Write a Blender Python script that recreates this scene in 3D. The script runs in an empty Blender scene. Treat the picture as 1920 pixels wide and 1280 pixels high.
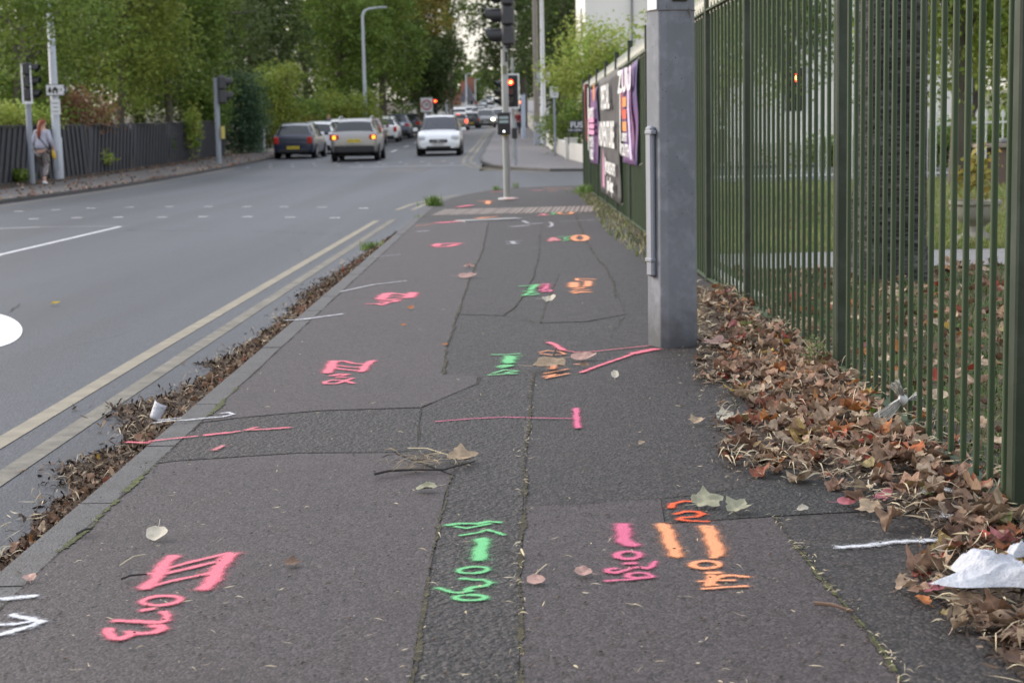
import bpy, bmesh, math, random
import numpy as np
from mathutils import Vector, Matrix, geometry
random.seed(7)
rng = np.random.default_rng(11)
SC = bpy.context.scene
COL = SC.collection
R = math.radians
PI = math.pi
# ---------------------------------------------------------------- camera
FPX, CAMH = 3200.0, 1.02
PITCH, ROLL = math.atan(405/3200), 0.0195
_f = Vector((0, math.cos(PITCH), -math.sin(PITCH)))
_u = Vector((0, math.sin(PITCH), math.cos(PITCH)))
_x = Vector((1, 0, 0))
CR = _x*math.cos(ROLL) - _u*math.sin(ROLL)
CU = _u*math.cos(ROLL) + _x*math.sin(ROLL)
cam = bpy.data.cameras.new('camera'); cam.sensor_width = 36; cam.lens = 60
cam.clip_start = 0.05; cam.clip_end = 4000
cam.dof.use_dof = True; cam.dof.focus_distance = 5.1; cam.dof.aperture_fstop = 7.2
camo = bpy.data.objects.new('camera', cam); COL.objects.link(camo)
m = Matrix((CR, CU, -_f)).transposed().to_4x4(); m.translation = Vector((0, 0, CAMH))
camo.matrix_world = m
SC.camera = camo
# ---------------------------------------------------------------- world and light
SUN_EL, SUN_AZ = R(24), R(-62)          # azimuth from +Y (ahead), negative = left
w = bpy.data.worlds.new('World'); SC.world = w; w.use_nodes = True
nt = w.node_tree; nt.nodes.clear()
sky = nt.nodes.new('ShaderNodeTexSky'); sky.sky_type = 'NISHITA'; sky.sun_disc = False
sky.sun_elevation = SUN_EL; sky.sun_rotation = SUN_AZ; sky.air_density = 1.2; sky.dust_density = 4.0; sky.ozone_density = 1.0
mx = nt.nodes.new('ShaderNodeMixRGB'); mx.inputs[0].default_value = 0.62
tc = nt.nodes.new('ShaderNodeTexCoord'); sp_ = nt.nodes.new('ShaderNodeSeparateXYZ'); cr_ = nt.nodes.new('ShaderNodeValToRGB')   # thin overcast: warm and bright low down, cooler overhead
cr_.color_ramp.elements[0].color = (.8, .755, .66, 1); cr_.color_ramp.elements[1].position = .4; cr_.color_ramp.elements[1].color = (.84, .88, .98, 1)
vm = nt.nodes.new('ShaderNodeVectorMath'); vm.operation = 'SCALE'; vm.inputs['Scale'].default_value = 14
nt.links.new(tc.outputs['Generated'], sp_.inputs[0]); nt.links.new(sp_.outputs[2], cr_.inputs[0]); nt.links.new(cr_.outputs[0], vm.inputs[0]); nt.links.new(vm.outputs[0], mx.inputs[2])
bg = nt.nodes.new('ShaderNodeBackground'); bg.inputs[1].default_value = 0.105
wo = nt.nodes.new('ShaderNodeOutputWorld')
nt.links.new(sky.outputs[0], mx.inputs[1]); nt.links.new(mx.outputs[0], bg.inputs[0]); nt.links.new(bg.outputs[0], wo.inputs[0])
sl = bpy.data.lights.new('sun', 'SUN'); sl.energy = 2.4; sl.angle = R(25); sl.color = (1, .93, .84)
so = bpy.data.objects.new('sun', sl); COL.objects.link(so)
sd = Vector((math.sin(SUN_AZ)*math.cos(SUN_EL), math.cos(SUN_AZ)*math.cos(SUN_EL), math.sin(SUN_EL)))
so.rotation_euler = sd.to_track_quat('Z', 'Y').to_euler(); so.location = sd*50
SC.view_settings.view_transform = 'Standard'; SC.view_settings.look = 'None'
SC.view_settings.exposure = 0.55; SC.view_settings.gamma = 1
try:
    SC.cycles.max_bounces = 6; SC.cycles.transparent_max_bounces = 12; SC.cycles.diffuse_bounces = 3
    SC.cycles.caustics_reflective = False; SC.cycles.caustics_refractive = False
except Exception: pass
# ---------------------------------------------------------------- terrain profile and pixel helpers
_yy = np.arange(-60, 1500, 1.0)
_g = np.interp(_yy, [-60, 0, 27, 45, 60, 72, 100, 140, 175, 250, 500, 700, 1500],
               [.33, -.09, -.279, -.37, -.29, -.19, .08, .55, 1.1, 2.7, 8.8, 11, 16])
_k = np.ones(15)/15
_gs = np.convolve(np.pad(_g, 7, mode='edge'), _k, mode='valid'); _gs[:70] = _g[:70]
def GR(y): return float(np.interp(y, _yy, _gs))
def GP(y): return GR(y) + .09
def ray(px, py):
    d = _f + CR*((px-960)/FPX) + CU*((640-py)/FPX)
    return d/d.y
def D(px, py, Y):
    d = ray(px, py); return Vector((d.x*Y, Y, CAMH + d.z*Y))
def P(px, py, s='p', off=0.0):
    d = ray(px, py); G = GR if s == 'r' else GP
    t, st = 1.5, .25
    while t < 900:
        if CAMH + d.z*(t+st) < G(t+st): break
        t += st; st = max(.25, t*.01)
    a, b = t, t+st
    for _ in range(30):
        c = (a+b)/2
        if CAMH + d.z*c < G(c): b = c
        else: a = c
    return Vector((d.x*b, b, G(b)+off))
# ---------------------------------------------------------------- object helpers
def tag(o, label=None, cat=None, group=None, kind=None):
    if label: o['label'] = label
    if cat: o['category'] = cat
    if group: o['group'] = group
    if kind: o['kind'] = kind
    return o
def empty(name, loc, rz=0.0, label=None, cat=None, group=None):
    o = bpy.data.objects.new(name, None); COL.objects.link(o); o.empty_display_size = .1
    o.location = loc; o.rotation_euler = (0, 0, rz); return tag(o, label, cat, group)
class MB:
    def __init__(s): s.v = []; s.f = []; s.org = Vector((0, 0, 0))
    def add(s, vs, fs):
        b = len(s.v); s.v += [tuple(v) for v in vs]; s.f += [tuple(i+b for i in f) for f in fs]; return s
    def box(s, c, d, rz=0, rx=0, ry=0):
        M = Matrix.Rotation(rz, 3, 'Z') @ Matrix.Rotation(ry, 3, 'Y') @ Matrix.Rotation(rx, 3, 'X')
        c = Vector(c); vs = []
        for x in (-.5, .5):
            for y in (-.5, .5):
                for z in (-.5, .5): vs.append(c + M @ Vector((x*d[0], y*d[1], z*d[2])))
        return s.add(vs, [(0, 1, 3, 2), (4, 6, 7, 5), (0, 4, 5, 1), (2, 3, 7, 6), (0, 2, 6, 4), (1, 5, 7, 3)])
    def bbox(s, c, d, b=.01, rz=0):          # box with bevelled vertical and top edges
        hx, hy, hz = d[0]/2, d[1]/2, d[2]/2; b = min(b, hx*.9, hy*.9, hz*.9)
        M = Matrix.Rotation(rz, 3, 'Z'); c = Vector(c)
        def ring(hx, hy, z, b): return [c + M @ Vector(p) for p in ((-hx+b, -hy, z), (hx-b, -hy, z), (hx, -hy+b, z), (hx, hy-b, z), (hx-b, hy, z), (-hx+b, hy, z), (-hx, hy-b, z), (-hx, -hy+b, z))]
        r = [ring(hx-b, hy-b, -hz, b*.5), ring(hx, hy, -hz+b, b), ring(hx, hy, hz-b, b), ring(hx-b, hy-b, hz, b*.5)]
        vs = sum(r, []); fs = []
        for k in range(3):
            for i in range(8): j = (i+1) % 8; fs.append((k*8+i, k*8+j, k*8+8+j, k*8+8+i))
        fs.append(tuple(range(7, -1, -1))); fs.append(tuple(range(24, 32)))
        return s.add(vs, fs)
    def tube(s, pts, rad, n=10, cap=True):
        pts = [Vector(p) for p in pts]
        if not hasattr(rad, '__len__'): rad = [rad]*len(pts)
        vs = []; fs = []; up = None
        for i, p in enumerate(pts):
            t = (pts[min(i+1, len(pts)-1)] - pts[max(i-1, 0)])
            if t.length < 1e-9: t = Vector((0, 0, 1))
            t.normalize()
            if up is None:
                up = Vector((0, 1, 0)) if abs(t.z) > .8 else Vector((0, 0, 1))
            a = t.cross(up).normalized(); b = a.cross(t).normalized(); up = b
            for k in range(n):
                an = 2*PI*k/n + (PI/n)
                vs.append(p + (a*math.cos(an) + b*math.sin(an))*rad[i])
        for i in range(len(pts)-1):
            for k in range(n):
                j = (k+1) % n; fs.append((i*n+k, i*n+j, (i+1)*n+j, (i+1)*n+k))
        if cap:
            fs.append(tuple(range(n-1, -1, -1))); fs.append(tuple(range((len(pts)-1)*n, len(pts)*n)))
        return s.add(vs, fs)
    def prism(s, poly, o, ax, ay, az, th):      # poly in (ax, ay), extruded th along az
        o, ax, ay, az = Vector(o), Vector(ax), Vector(ay), Vector(az); n = len(poly)
        a = [o + ax*p[0] + ay*p[1] for p in poly]; b = [q + az*th for q in a]
        return s.add(a+b, [tuple(range(n-1, -1, -1)), tuple(range(n, 2*n))] + [(i, (i+1) % n, n+(i+1) % n, n+i) for i in range(n)])
    def lathe(s, prof, c, n=20, ax='z'):
        c = Vector(c); vs = []
        for r, z in prof:
            for k in range(n):
                a = 2*PI*k/n; x, y = r*math.cos(a), r*math.sin(a)
                vs.append(c + (Vector((x, y, z)) if ax == 'z' else Vector((z, x, y)) if ax == 'x' else Vector((x, z, y))))
        fs = [(i*n+k, i*n+(k+1) % n, (i+1)*n+(k+1) % n, (i+1)*n+k) for i in range(len(prof)-1) for k in range(n)]
        return s.add(vs, fs)
    def build(s, name, mat, parent=None, smooth=False, loc=None, world=False):
        used = sorted({i for f in s.f for i in f})
        if len(used) < len(s.v): mp_ = {u: k for k, u in enumerate(used)}; s.v = [s.v[u] for u in used]; s.f = [tuple(mp_[i] for i in f) for f in s.f]
        me = bpy.data.meshes.new(name); vs = s.v
        sub = None
        if world and parent is not None: sub = wloc(parent)
        elif loc is not None: sub = Vector(loc)
        if sub is not None: vs = [(x-sub.x, y-sub.y, z-sub.z) for x, y, z in vs]
        me.from_pydata([tuple(v) for v in vs], [], s.f); me.update()
        if mat: me.materials.append(mat)
        if smooth:
            me.polygons.foreach_set('use_smooth', [True]*len(me.polygons))
            try: me.set_sharp_from_angle(angle=R(smooth if smooth > 1 else 40))
            except Exception: pass
        o = bpy.data.objects.new(name, me); COL.objects.link(o)
        if parent is not None: o.parent = parent
        if loc is not None: o.location = loc
        return o
def wloc(o):
    l = Vector(o.location)
    while o.parent is not None: o = o.parent; l += o.location
    return l
def npmesh(name, V, F, mat, parent=None, loc=None, smooth=False):
    """V (n,3) array, F (m,k) array of equal-size faces"""
    V = np.asarray(V, dtype=np.float32).copy(); F = np.asarray(F, dtype=np.int32)
    if loc is not None: V -= np.array(loc, dtype=np.float32)
    me = bpy.data.meshes.new(name); k = F.shape[1]
    me.vertices.add(len(V)); me.vertices.foreach_set('co', V.ravel())
    me.loops.add(F.size); me.loops.foreach_set('vertex_index', F.ravel())
    me.polygons.add(len(F)); me.polygons.foreach_set('loop_start', np.arange(0, F.size, k, dtype=np.int32))
    me.polygons.foreach_set('loop_total', np.full(len(F), k, dtype=np.int32))
    if smooth: me.polygons.foreach_set('use_smooth', np.ones(len(F), dtype=bool))
    me.update(calc_edges=True); me.validate()
    if mat: me.materials.append(mat)
    o = bpy.data.objects.new(name, me); COL.objects.link(o)
    if parent is not None: o.parent = parent
    if loc is not None: o.location = loc
    return o
def copy_tree(o, parent=None):
    c = o.copy(); COL.objects.link(c); c.parent = parent
    for ch in list(o.children): copy_tree(ch, c)
    return c
def sheet(name, poly, s, off, mat, step=3.0):
    G = GR if s == 'r' else GP
    tris = geometry.tessellate_polygon([[Vector((p[0], p[1], 0)) for p in poly]])
    bm = bmesh.new(); vs = [bm.verts.new((p[0], p[1], 0)) for p in poly]
    for t in tris:
        try: bm.faces.new([vs[i] for i in t])
        except ValueError: pass
    y0 = min(p[1] for p in poly); y1 = max(p[1] for p in poly)
    y = max(18.0, (math.floor(y0/step)+1)*step); ys = []
    while y < y1:
        ys.append(y); y += step if y < 200 else 15
    for y in ys:
        bmesh.ops.bisect_plane(bm, geom=bm.verts[:]+bm.edges[:]+bm.faces[:], plane_co=(0, y, 0), plane_no=(0, 1, 0), dist=1e-5)
    for v in bm.verts: v.co.z = G(v.co.y) + off
    bmesh.ops.recalc_face_normals(bm, faces=bm.faces[:])
    me = bpy.data.meshes.new(name); bm.to_mesh(me); bm.free()
    if me.polygons and me.polygons[0].normal.z < 0: me.flip_normals()
    me.materials.append(mat); o = bpy.data.objects.new(name, me); COL.objects.link(o)
    return o
# ---------------------------------------------------------------- materials
class NB:
    def __init__(s, name):
        s.m = bpy.data.materials.new(name); s.m.use_nodes = True; s.t = s.m.node_tree; s.t.nodes.clear()
        s.out = s.n('ShaderNodeOutputMaterial'); s.b = s.n('ShaderNodeBsdfPrincipled'); s.l(s.b.outputs[0], s.out.inputs[0])
    def n(s, t, **k):
        q = s.t.nodes.new(t)
        for a, b in k.items(): setattr(q, a, b)
        return q
    def l(s, a, b): s.t.links.new(a, b)
    def pos(s):
        if not hasattr(s, '_p'): s._p = s.n('ShaderNodeNewGeometry')
        return s._p.outputs['Position']
    def obj(s): return s.n('ShaderNodeTexCoord').outputs['Object']
    def noise(s, sc, co=None, det=4, rough=.6, out=0):
        q = s.n('ShaderNodeTexNoise'); q.inputs['Scale'].default_value = sc; q.inputs['Detail'].default_value = det; q.inputs['Roughness'].default_value = rough
        s.l(co if co is not None else s.pos(), q.inputs['Vector']); return q.outputs[out]
    def voro(s, sc, co=None, feat='F1', out=0):
        q = s.n('ShaderNodeTexVoronoi'); q.feature = feat; q.inputs['Scale'].default_value = sc
        s.l(co if co is not None else s.pos(), q.inputs['Vector']); return q.outputs[out]
    def ramp(s, f, stops, interp='LINEAR'):
        q = s.n('ShaderNodeValToRGB'); e = q.color_ramp; e.interpolation = interp
        while len(e.elements) < len(stops): e.elements.new(.5)
        for el, (p, c) in zip(e.elements, stops):
            el.position = p; el.color = (c, c, c, 1) if not hasattr(c, '__len__') else (*c[:3], 1)
        s.l(f, q.inputs[0]); return q.outputs[0]
    def mix(s, f, a, b, mode='MIX'):
        q = s.n('ShaderNodeMixRGB', blend_type=mode)
        for i, v in enumerate((f, a, b)):
            if hasattr(v, 'node'): s.l(v, q.inputs[i])
            elif i == 0: q.inputs[0].default_value = v
            else: q.inputs[i].default_value = (*v[:3], 1) if hasattr(v, '__len__') else (v, v, v, 1)
        return q.outputs[0]
    def math(s, op, a, b=0.0, clamp=False):
        q = s.n('ShaderNodeMath', operation=op); q.use_clamp = clamp
        for i, v in enumerate((a, b)):
            if hasattr(v, 'node'): s.l(v, q.inputs[i])
            else: q.inputs[i].default_value = v
        return q.outputs[0]
    def bump(s, h, strength=.5, dist=.01, prev=None):
        q = s.n('ShaderNodeBump'); q.inputs['Strength'].default_value = strength; q.inputs['Distance'].default_value = dist
        s.l(h, q.inputs['Height'])
        if prev is not None: s.l(prev, q.inputs['Normal'])
        return q.outputs[0]
    def set(s, col=None, rough=None, metal=None, normal=None, spec=None, alpha=None, emit=None, es=0):
        for k, v in (('Base Color', col), ('Roughness', rough), ('Metallic', metal), ('Normal', normal), ('Specular IOR Level', spec), ('Alpha', alpha), ('Emission Color', emit)):
            if v is None: continue
            if hasattr(v, 'node'): s.l(v, s.b.inputs[k])
            elif hasattr(v, '__len__'): s.b.inputs[k].default_value = (*v[:3], 1)
            else: s.b.inputs[k].default_value = v
        if es: s.b.inputs['Emission Strength'].default_value = es
        return s.m
_mc = {}
def paint(name, col, rough=.5, metal=0., var=.12, sc=6., bump=0., spec=.5):
    if name in _mc: return _mc[name]
    b = NB(name); n = b.noise(sc, b.obj(), 5)
    dark = tuple(c*(1-var) for c in col); lite = tuple(min(1, c*(1+var)) for c in col)
    c = b.mix(n, dark, lite)
    b.set(col=c, rough=rough, metal=metal, spec=spec, normal=b.bump(b.noise(sc*8, b.obj(), 3), bump, .004) if bump else None)
    _mc[name] = b.m; return b.m
def dirty(name, col, dirt, amt=.5, sc=3., rough=.6, bump=.15, streak=True, metal=0.):
    if name in _mc: return _mc[name]
    b = NB(name); co = b.obj(); mp = b.n('ShaderNodeMapping'); mp.inputs['Scale'].default_value = (1, 1, .25 if streak else 1); b.l(co, mp.inputs[0])
    n = b.noise(sc, mp.outputs[0], 6, .65); f = b.ramp(n, [(.5-.25*amt, 0), (.75, amt)])
    n2 = b.noise(sc*14, co, 4)
    c = b.mix(f, col, dirt); c = b.mix(b.math('MULTIPLY', n2, .25), c, tuple(x*.6 for x in col))
    b.set(col=c, rough=rough, metal=metal, normal=b.bump(n2, bump, .003)); _mc[name] = b.m; return b.m
def emit(name, col, st):
    if name in _mc: return _mc[name]
    b = NB(name); b.set(col=col, rough=.3, emit=col, es=st); _mc[name] = b.m; return b.m
def ramp_mat(name, stops, src='island', rough=.7, trans=.0, bump=.2, extra=None, veins=False):
    b = NB(name)
    if src == 'island': f = b.n('ShaderNodeNewGeometry').outputs['Random Per Island']
    else: f = b.n('ShaderNodeObjectInfo').outputs['Random']
    c = b.ramp(f, stops, 'LINEAR' if src != 'island' or len(stops) < 6 else 'CONSTANT')
    if veins:
        n = b.noise(45, None, 4); c = b.mix(b.ramp(n, [(.35, .55), (.65, 0)]), c, (.045, .025, .014))
    if extra is not None:   # large scale tint
        n = b.noise(extra[0], None, 2); c = b.mix(b.ramp(n, [(.4, 0), (.62, extra[2])]), c, extra[1])
    b.set(col=c, rough=rough, spec=.3)
    if bump: b.set(normal=b.bump(b.noise(60), bump, .003))
    if trans:
        tr = b.n('ShaderNodeBsdfTranslucent'); b.l(c, tr.inputs[0]); ms = b.n('ShaderNodeMixShader'); ms.inputs[0].default_value = trans
        b.l(b.b.outputs[0], ms.inputs[1]); b.l(tr.outputs[0], ms.inputs[2]); b.l(ms.outputs[0], b.out.inputs[0])
    return b.m
def tarmac(name, base, agg=170., bump=.5, bdist=.004, pits=.0, spk=.35, stain=.25, warm=(.06, .045, .04), lumps=0., rough=.56, tracks=0.):
    b = NB(name)
    big = b.noise(.9, None, 4); mid = b.noise(7, None, 5); v = b.voro(agg); vc = b.voro(agg, None, 'F1', 1); fn = b.noise(420, None, 2)
    c = b.mix(b.ramp(big, [(.35, 0), (.7, stain)]), base, tuple(x*1.35 for x in base))
    c = b.mix(b.ramp(mid, [(.4, 0), (.72, stain)]), c, warm)
    bw = b.n('ShaderNodeRGBToBW'); b.l(vc, bw.inputs[0])
    c = b.mix(b.ramp(bw.outputs[0], [(.5, 0), (.62, spk*.35), (.8, spk)]), c, tuple(min(1, x*2.3+.01) for x in base))
    c = b.mix(b.ramp(bw.outputs[0], [(.2, spk), (.42, 0)]), c, tuple(x*.45 for x in base))
    blot = b.noise(2.6, None, 6, .75); c = b.mix(b.ramp(blot, [(.56, 0), (.66, .35)]), c, tuple(x*.62 for x in base))
    gum = b.ramp(b.math('ADD', b.voro(4.3), b.math('MULTIPLY', b.noise(11, None, 2), .06)), [(.085, .3), (.1, 0)]); c = b.mix(gum, c, tuple(x*1.6 for x in base))
    if tracks:
        mp = b.n('ShaderNodeMapping'); mp.inputs['Scale'].default_value = (1.1, .035, 1); b.l(b.pos(), mp.inputs[0]); tn = b.noise(1, mp.outputs[0], 4)
        c = b.mix(b.ramp(tn, [(.38, tracks), (.62, 0)]), c, tuple(x*.6 for x in base)); c = b.mix(b.ramp(tn, [(.5, 0), (.72, tracks*.6)]), c, tuple(x*1.5 for x in base))
    h = b.math('ADD', b.math('MULTIPLY', v, -.8), b.math('MULTIPLY', fn, .35))
    nrm = b.bump(h, bump, bdist)
    if lumps:
        lv = b.voro(62); ln = b.noise(24, None, 3); lh = b.math('ADD', b.math('MULTIPLY', lv, -1.), b.math('MULTIPLY', ln, 1.3))
        nrm = b.bump(lh, lumps, .012, nrm)
        c = b.mix(b.ramp(lh, [(-.0, .75), (.28, 0)]), c, tuple(x*.3 for x in base))
    if pits:
        pv = b.voro(23, None, 'F1', 0); pn = b.noise(5, None, 3)
        pit = b.ramp(b.math('ADD', pv, b.math('MULTIPLY', pn, -.38)), [(-.02, 1), (.06, 0)])
        q = b.ramp(b.math('ADD', pv, b.math('MULTIPLY', b.noise(3.1, None, 3), -.22)), [(0.0, pits), (.05, 0)])
        c = b.mix(q, c, tuple(x*.25 for x in base)); nrm = b.bump(b.math('MULTIPLY', q, -1.), .6, .006, nrm)
    b.set(col=c, rough=rough, normal=nrm, spec=.4); return b.m
M = {}
M['road'] = tarmac('road_asphalt', (.033, .035, .045), 95, .7, .005, 0, .6, .3, (.034, .033, .035), rough=.46, tracks=.75)
M['pave'] = tarmac('pavement_tarmac', (.037, .031, .0305), 110, .8, .006, .4, .6, .5, (.034, .027, .021), lumps=.25, rough=.62)
M['smooth'] = tarmac('pavement_smooth', (.04, .0315, .0325), 140, .6, .004, .75, .6, .45, (.038, .028, .026), rough=.62)
M['rough'] = tarmac('pavement_rough', (.038, .032, .032), 130, .8, .006, 0, .5, .4, (.032, .028, .024), lumps=.6, rough=.62)
M['dark'] = tarmac('pavement_dark', (.02, .019, .0195), 110, .9, .007, 0, .7, .4, (.035, .03, .018), lumps=.5)
M['kerb'] = tarmac('kerb_concrete', (.066, .062, .062), 200, .6, .004, .6, .4, .7, (.04, .036, .03))
M['conc'] = tarmac('pale_concrete', (.36, .35, .33), 200, .4, .003, 0, .2, .4, (.25, .24, .2))
# ================================================================= setting: ground, road, pavements
def soil_mat():
    b = NB('garden_grass_ground'); n = b.noise(1.2, None, 5); n2 = b.noise(26, None, 5)
    c = b.mix(b.ramp(n, [(.38, 0), (.6, 1)]), (.12, .16, .045), (.15, .14, .06)); c = b.mix(b.ramp(n2, [(.35, .8), (.65, 0)]), c, (.035, .028, .016))
    b.set(col=c, rough=.95, normal=b.bump(n2, .8, .03)); return b.m
M['grassground'] = soil_mat()
def litter_mat():
    b = NB('litter_soil'); n = b.noise(50, None, 6); n2 = b.voro(70)
    c = b.ramp(n, [(.3, (.012, .009, .007)), (.5, (.045, .03, .02)), (.7, (.1, .07, .045))])
    b.set(col=c, rough=.95, normal=b.bump(b.math('ADD', n, n2), .9, .01)); return b.m
M['litter'] = litter_mat()
b = NB('garden_litter'); n = b.noise(3.5, None, 4); n2 = b.noise(60, None, 5); b.set(col=b.mix(b.ramp(n, [(.4, 0), (.6, 1)]), b.ramp(n2, [(.35, (.03, .045, .012)), (.65, (.09, .13, .035))]), b.ramp(n2, [(.35, (.03, .022, .014)), (.65, (.12, .085, .055))])), rough=.95, normal=b.bump(n2, .9, .02)); M['gardenlitter'] = b.m
tag(sheet('ground', [(-700, -40), (700, -40), (700, 1400), (-700, 1400)], 'r', -.12, M['grassground']), kind='structure')
tag(sheet('road', [(-9.95, -30), (-1.2, -30), (-1.2, 22), (1.1, 22), (1.1, 36), (60, 36), (60, 50), (-.9, 52), (-.9, 900), (-9.95, 900)], 'r', 0, M['road']), kind='structure')
KX = -1.27
corner = [(KX, 24.6), (-1.235, 27), (-1.12, 29.2), (-.9, 31), (-.5, 33), (.0, 34.4), (.8, 35.1), (1.7, 35.3), (14, 35.3), (60, 35.3)]
kerb_near = [(KX, y) for y in np.arange(-8, 24.5, .915)] + corner
KW = .115
def offs(line, d):
    out = []
    for i, p in enumerate(line):
        a = line[max(i-1, 0)]; c = line[min(i+1, len(line)-1)]; tx, ty = c[0]-a[0], c[1]-a[1]; L = math.hypot(tx, ty) or 1
        out.append((p[0]+ty/L*d, p[1]-tx/L*d))
    return out
def kerb(name, line, side, h0=-.35, top=.0012, gap=.006):
    """line = road-side edge; the stones lie on the right-hand side when side=1; one box per stone"""
    mb = MB(); pts = []
    for a, b in zip(line[:-1], line[1:]):
        L = math.hypot(b[0]-a[0], b[1]-a[1]); n = max(1, round(L/.915))
        for k in range(n): pts.append((a[0]+(b[0]-a[0])*k/n, a[1]+(b[1]-a[1])*k/n))
    pts.append(line[-1]); inner = offs(pts, KW*side)
    for i in range(len(pts)-1):
        a, b, c, d = pts[i], pts[i+1], inner[i+1], inner[i]
        g = gap/max(.3, math.hypot(b[0]-a[0], b[1]-a[1]))
        lp = lambda p, q, t: (p[0]+(q[0]-p[0])*t, p[1]+(q[1]-p[1])*t)
        a2, b2 = lp(a, b, g), lp(a, b, 1-g); d2, c2 = lp(d, c, g), lp(d, c, 1-g)
        rd = .02; jz = random.uniform(-.0015, .0012); jx = random.uniform(-.003, .003)
        ch = lambda p, q: (p[0]+(q[0]-p[0])*rd/KW, p[1]+(q[1]-p[1])*rd/KW)
        a3, b3 = ch(a2, d2), ch(b2, c2)
        zt = lambda p: GP(p[1]) + top + jz
        vs = [(a2[0]+jx, a2[1], GR(a2[1])-.2), (b2[0]+jx, b2[1], GR(b2[1])-.2), (c2[0], c2[1], GR(c2[1])-.2), (d2[0], d2[1], GR(d2[1])-.2),
              (a2[0]+jx, a2[1], zt(a2)-.018), (b2[0]+jx, b2[1], zt(b2)-.018), (a3[0], a3[1], zt(a3)), (b3[0], b3[1], zt(b3)), (c2[0], c2[1], zt(c2)), (d2[0], d2[1], zt(d2))]
        fs = [(0, 1, 5, 4), (4, 5, 7, 6), (6, 7, 8, 9), (1, 2, 8, 7, 5), (0, 4, 6, 9, 3), (2, 3, 9, 8)]
        mb.add(vs, fs)
    return tag(mb.build(name, M['kerb']), kind='structure')
kerb('kerb', kerb_near, 1)
inn = offs(kerb_near, KW-.002)
tag(sheet('pavement', inn + [(60, 34.6), (2.2, 34.6), (1.75, 33.9), (1.62, 20), (1.62, 9), (1.5, 4), (1.5, -8)], 'p', 0, M['pave']), kind='structure')
# garden grass beyond the railings
tag(sheet('garden_ground', [(1.5, -8), (1.5, 4), (1.62, 9), (1.62, 20), (1.75, 33.9), (2.2, 34.55), (60, 34.55), (60, -8)], 'p', -.002, M['grassground']), kind='structure')
tag(sheet('leafy_strip', [(1.52, 3), (6, 3), (6, 12.1), (1.64, 12.6), (1.64, 9)], 'p', .003, M['gardenlitter']), kind='structure')
tag(sheet('garden_path', [(1.66, 12.7), (60, 12.1), (60, 13.9), (1.66, 14.4)], 'p', .01, tarmac('garden_path_tarmac', (.17, .165, .165), 120, .6, .005, 0, .4, .3)), kind='structure')
# far pavement of the side street and on along the right of the main road
k2 = [(60, 49), (20, 49), (3, 49.2), (1.2, 50), (.1, 52.5), (-.6, 56), (-1.0, 61), (-1.1, 66), (-1.1, 120), (-1.1, 420)]
kerb('kerb', k2, 1)
in2 = offs(k2, KW-.002)
tag(sheet('pavement', in2 + [(12, 420), (12, 90), (12, 62), (60, 62)], 'p', 0, tarmac('far_pavement_tarmac', (.13, .12, .125), 110, .6, .005, 0, .35, .5, (.12, .1, .09))), kind='structure')
k3 = [(-9.9, 600), (-9.9, 90), (-9.9, 60), (-9.95, 30), (-10.3, 18), (-11, 5), (-12, -8)]
kerb('kerb', k3, 1)
in3 = offs(k3, KW-.002)
tag(sheet('pavement', in3 + [(-13.3, -8), (-13.3, 600)], 'p', 0, tarmac('left_pavement_tarmac', (.085, .075, .072), 60, .8, .01, 0, .7, .6, (.07, .05, .035), rough=.7)), kind='structure')
tag(sheet('verge', [(-13.28, -8), (-13.28, 600), (-60, 600), (-60, -8)], 'p', -.01, M['litter']), kind='structure')
# leafy soil between pavement edge and left fence
tag(sheet('leafy_strip', [(-12.2, 30), (-12.0, 40), (-12.3, 50), (-12.0, 58), (-12.4, 90), (-13.25, 90), (-13.25, 30)], 'p', .004, M['litter']), kind='structure')
# ---- pavement patches (laid 4 mm proud)
M['smooth2'] = tarmac('pavement_half_smooth', (.038, .0313, .0316), 125, .7, .005, .6, .6, .45, (.037, .029, .025), lumps=.1, rough=.62)
def pxpoly(l, s='p'): return [tuple(P(x, y, s)[:2]) for x, y in l]
back = lambda y: (KX+KW+.004, y)
def PY(px, py): return P(px, py).y
smA = [back(2.2), back(PY(240, 872))] + pxpoly([(330, 866), (560, 851), (735, 850), (846, 893), (833, 930), (820, 1000), (800, 1100), (778, 1220), (762, 1330), (745, 1500)])
tag(sheet('smooth_patch', smA, 'p', .002, M['smooth']), kind='structure')
smB = pxpoly([(985, 950), (1100, 945), (1238, 935), (1246, 983), (1300, 979), (1450, 970), (1530, 1075), (1640, 1205), (1720, 1320), (1800, 1450), (972, 1500), (975, 1280), (976, 1100)])
tag(sheet('smooth_patch', smB, 'p', .002, M['smooth']), kind='structure')
rough = pxpoly([(855, 893), (740, 850), (783, 845), (792, 766), (895, 722), (898, 708), (1002, 706), (992, 800), (985, 870), (980, 950), (975, 1100), (972, 1280), (968, 1500), (750, 1500), (766, 1330), (782, 1220), (804, 1100), (824, 1000), (837, 930)])
tag(sheet('rough_trench', rough, 'p', .0025, M['rough']), kind='structure')
bandp = [back(PY(240, 870)), back(PY(318, 797))] + pxpoly([(450, 785), (600, 772), (790, 766), (780, 845), (730, 848), (560, 849), (330, 864)])
tag(sheet('rough_trench', bandp, 'p', .0015, M['rough']), kind='structure')
smC = [back(PY(322, 794)), back(PY(760, 418))] + pxpoly([(915, 415), (905, 470), (880, 520), (858, 590), (838, 650), (830, 703), (895, 706), (893, 720), (790, 764), (600, 770), (450, 783)])
tag(sheet('smooth_patch', smC, 'p', .002, M['smooth']), kind='structure')
smD = pxpoly([(1050, 515), (1140, 508), (1155, 545), (1172, 590), (1100, 603), (1012, 606), (1030, 560)])
tag(sheet('smooth_patch', smD, 'p', .002, M['smooth2']), kind='structure')
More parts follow.
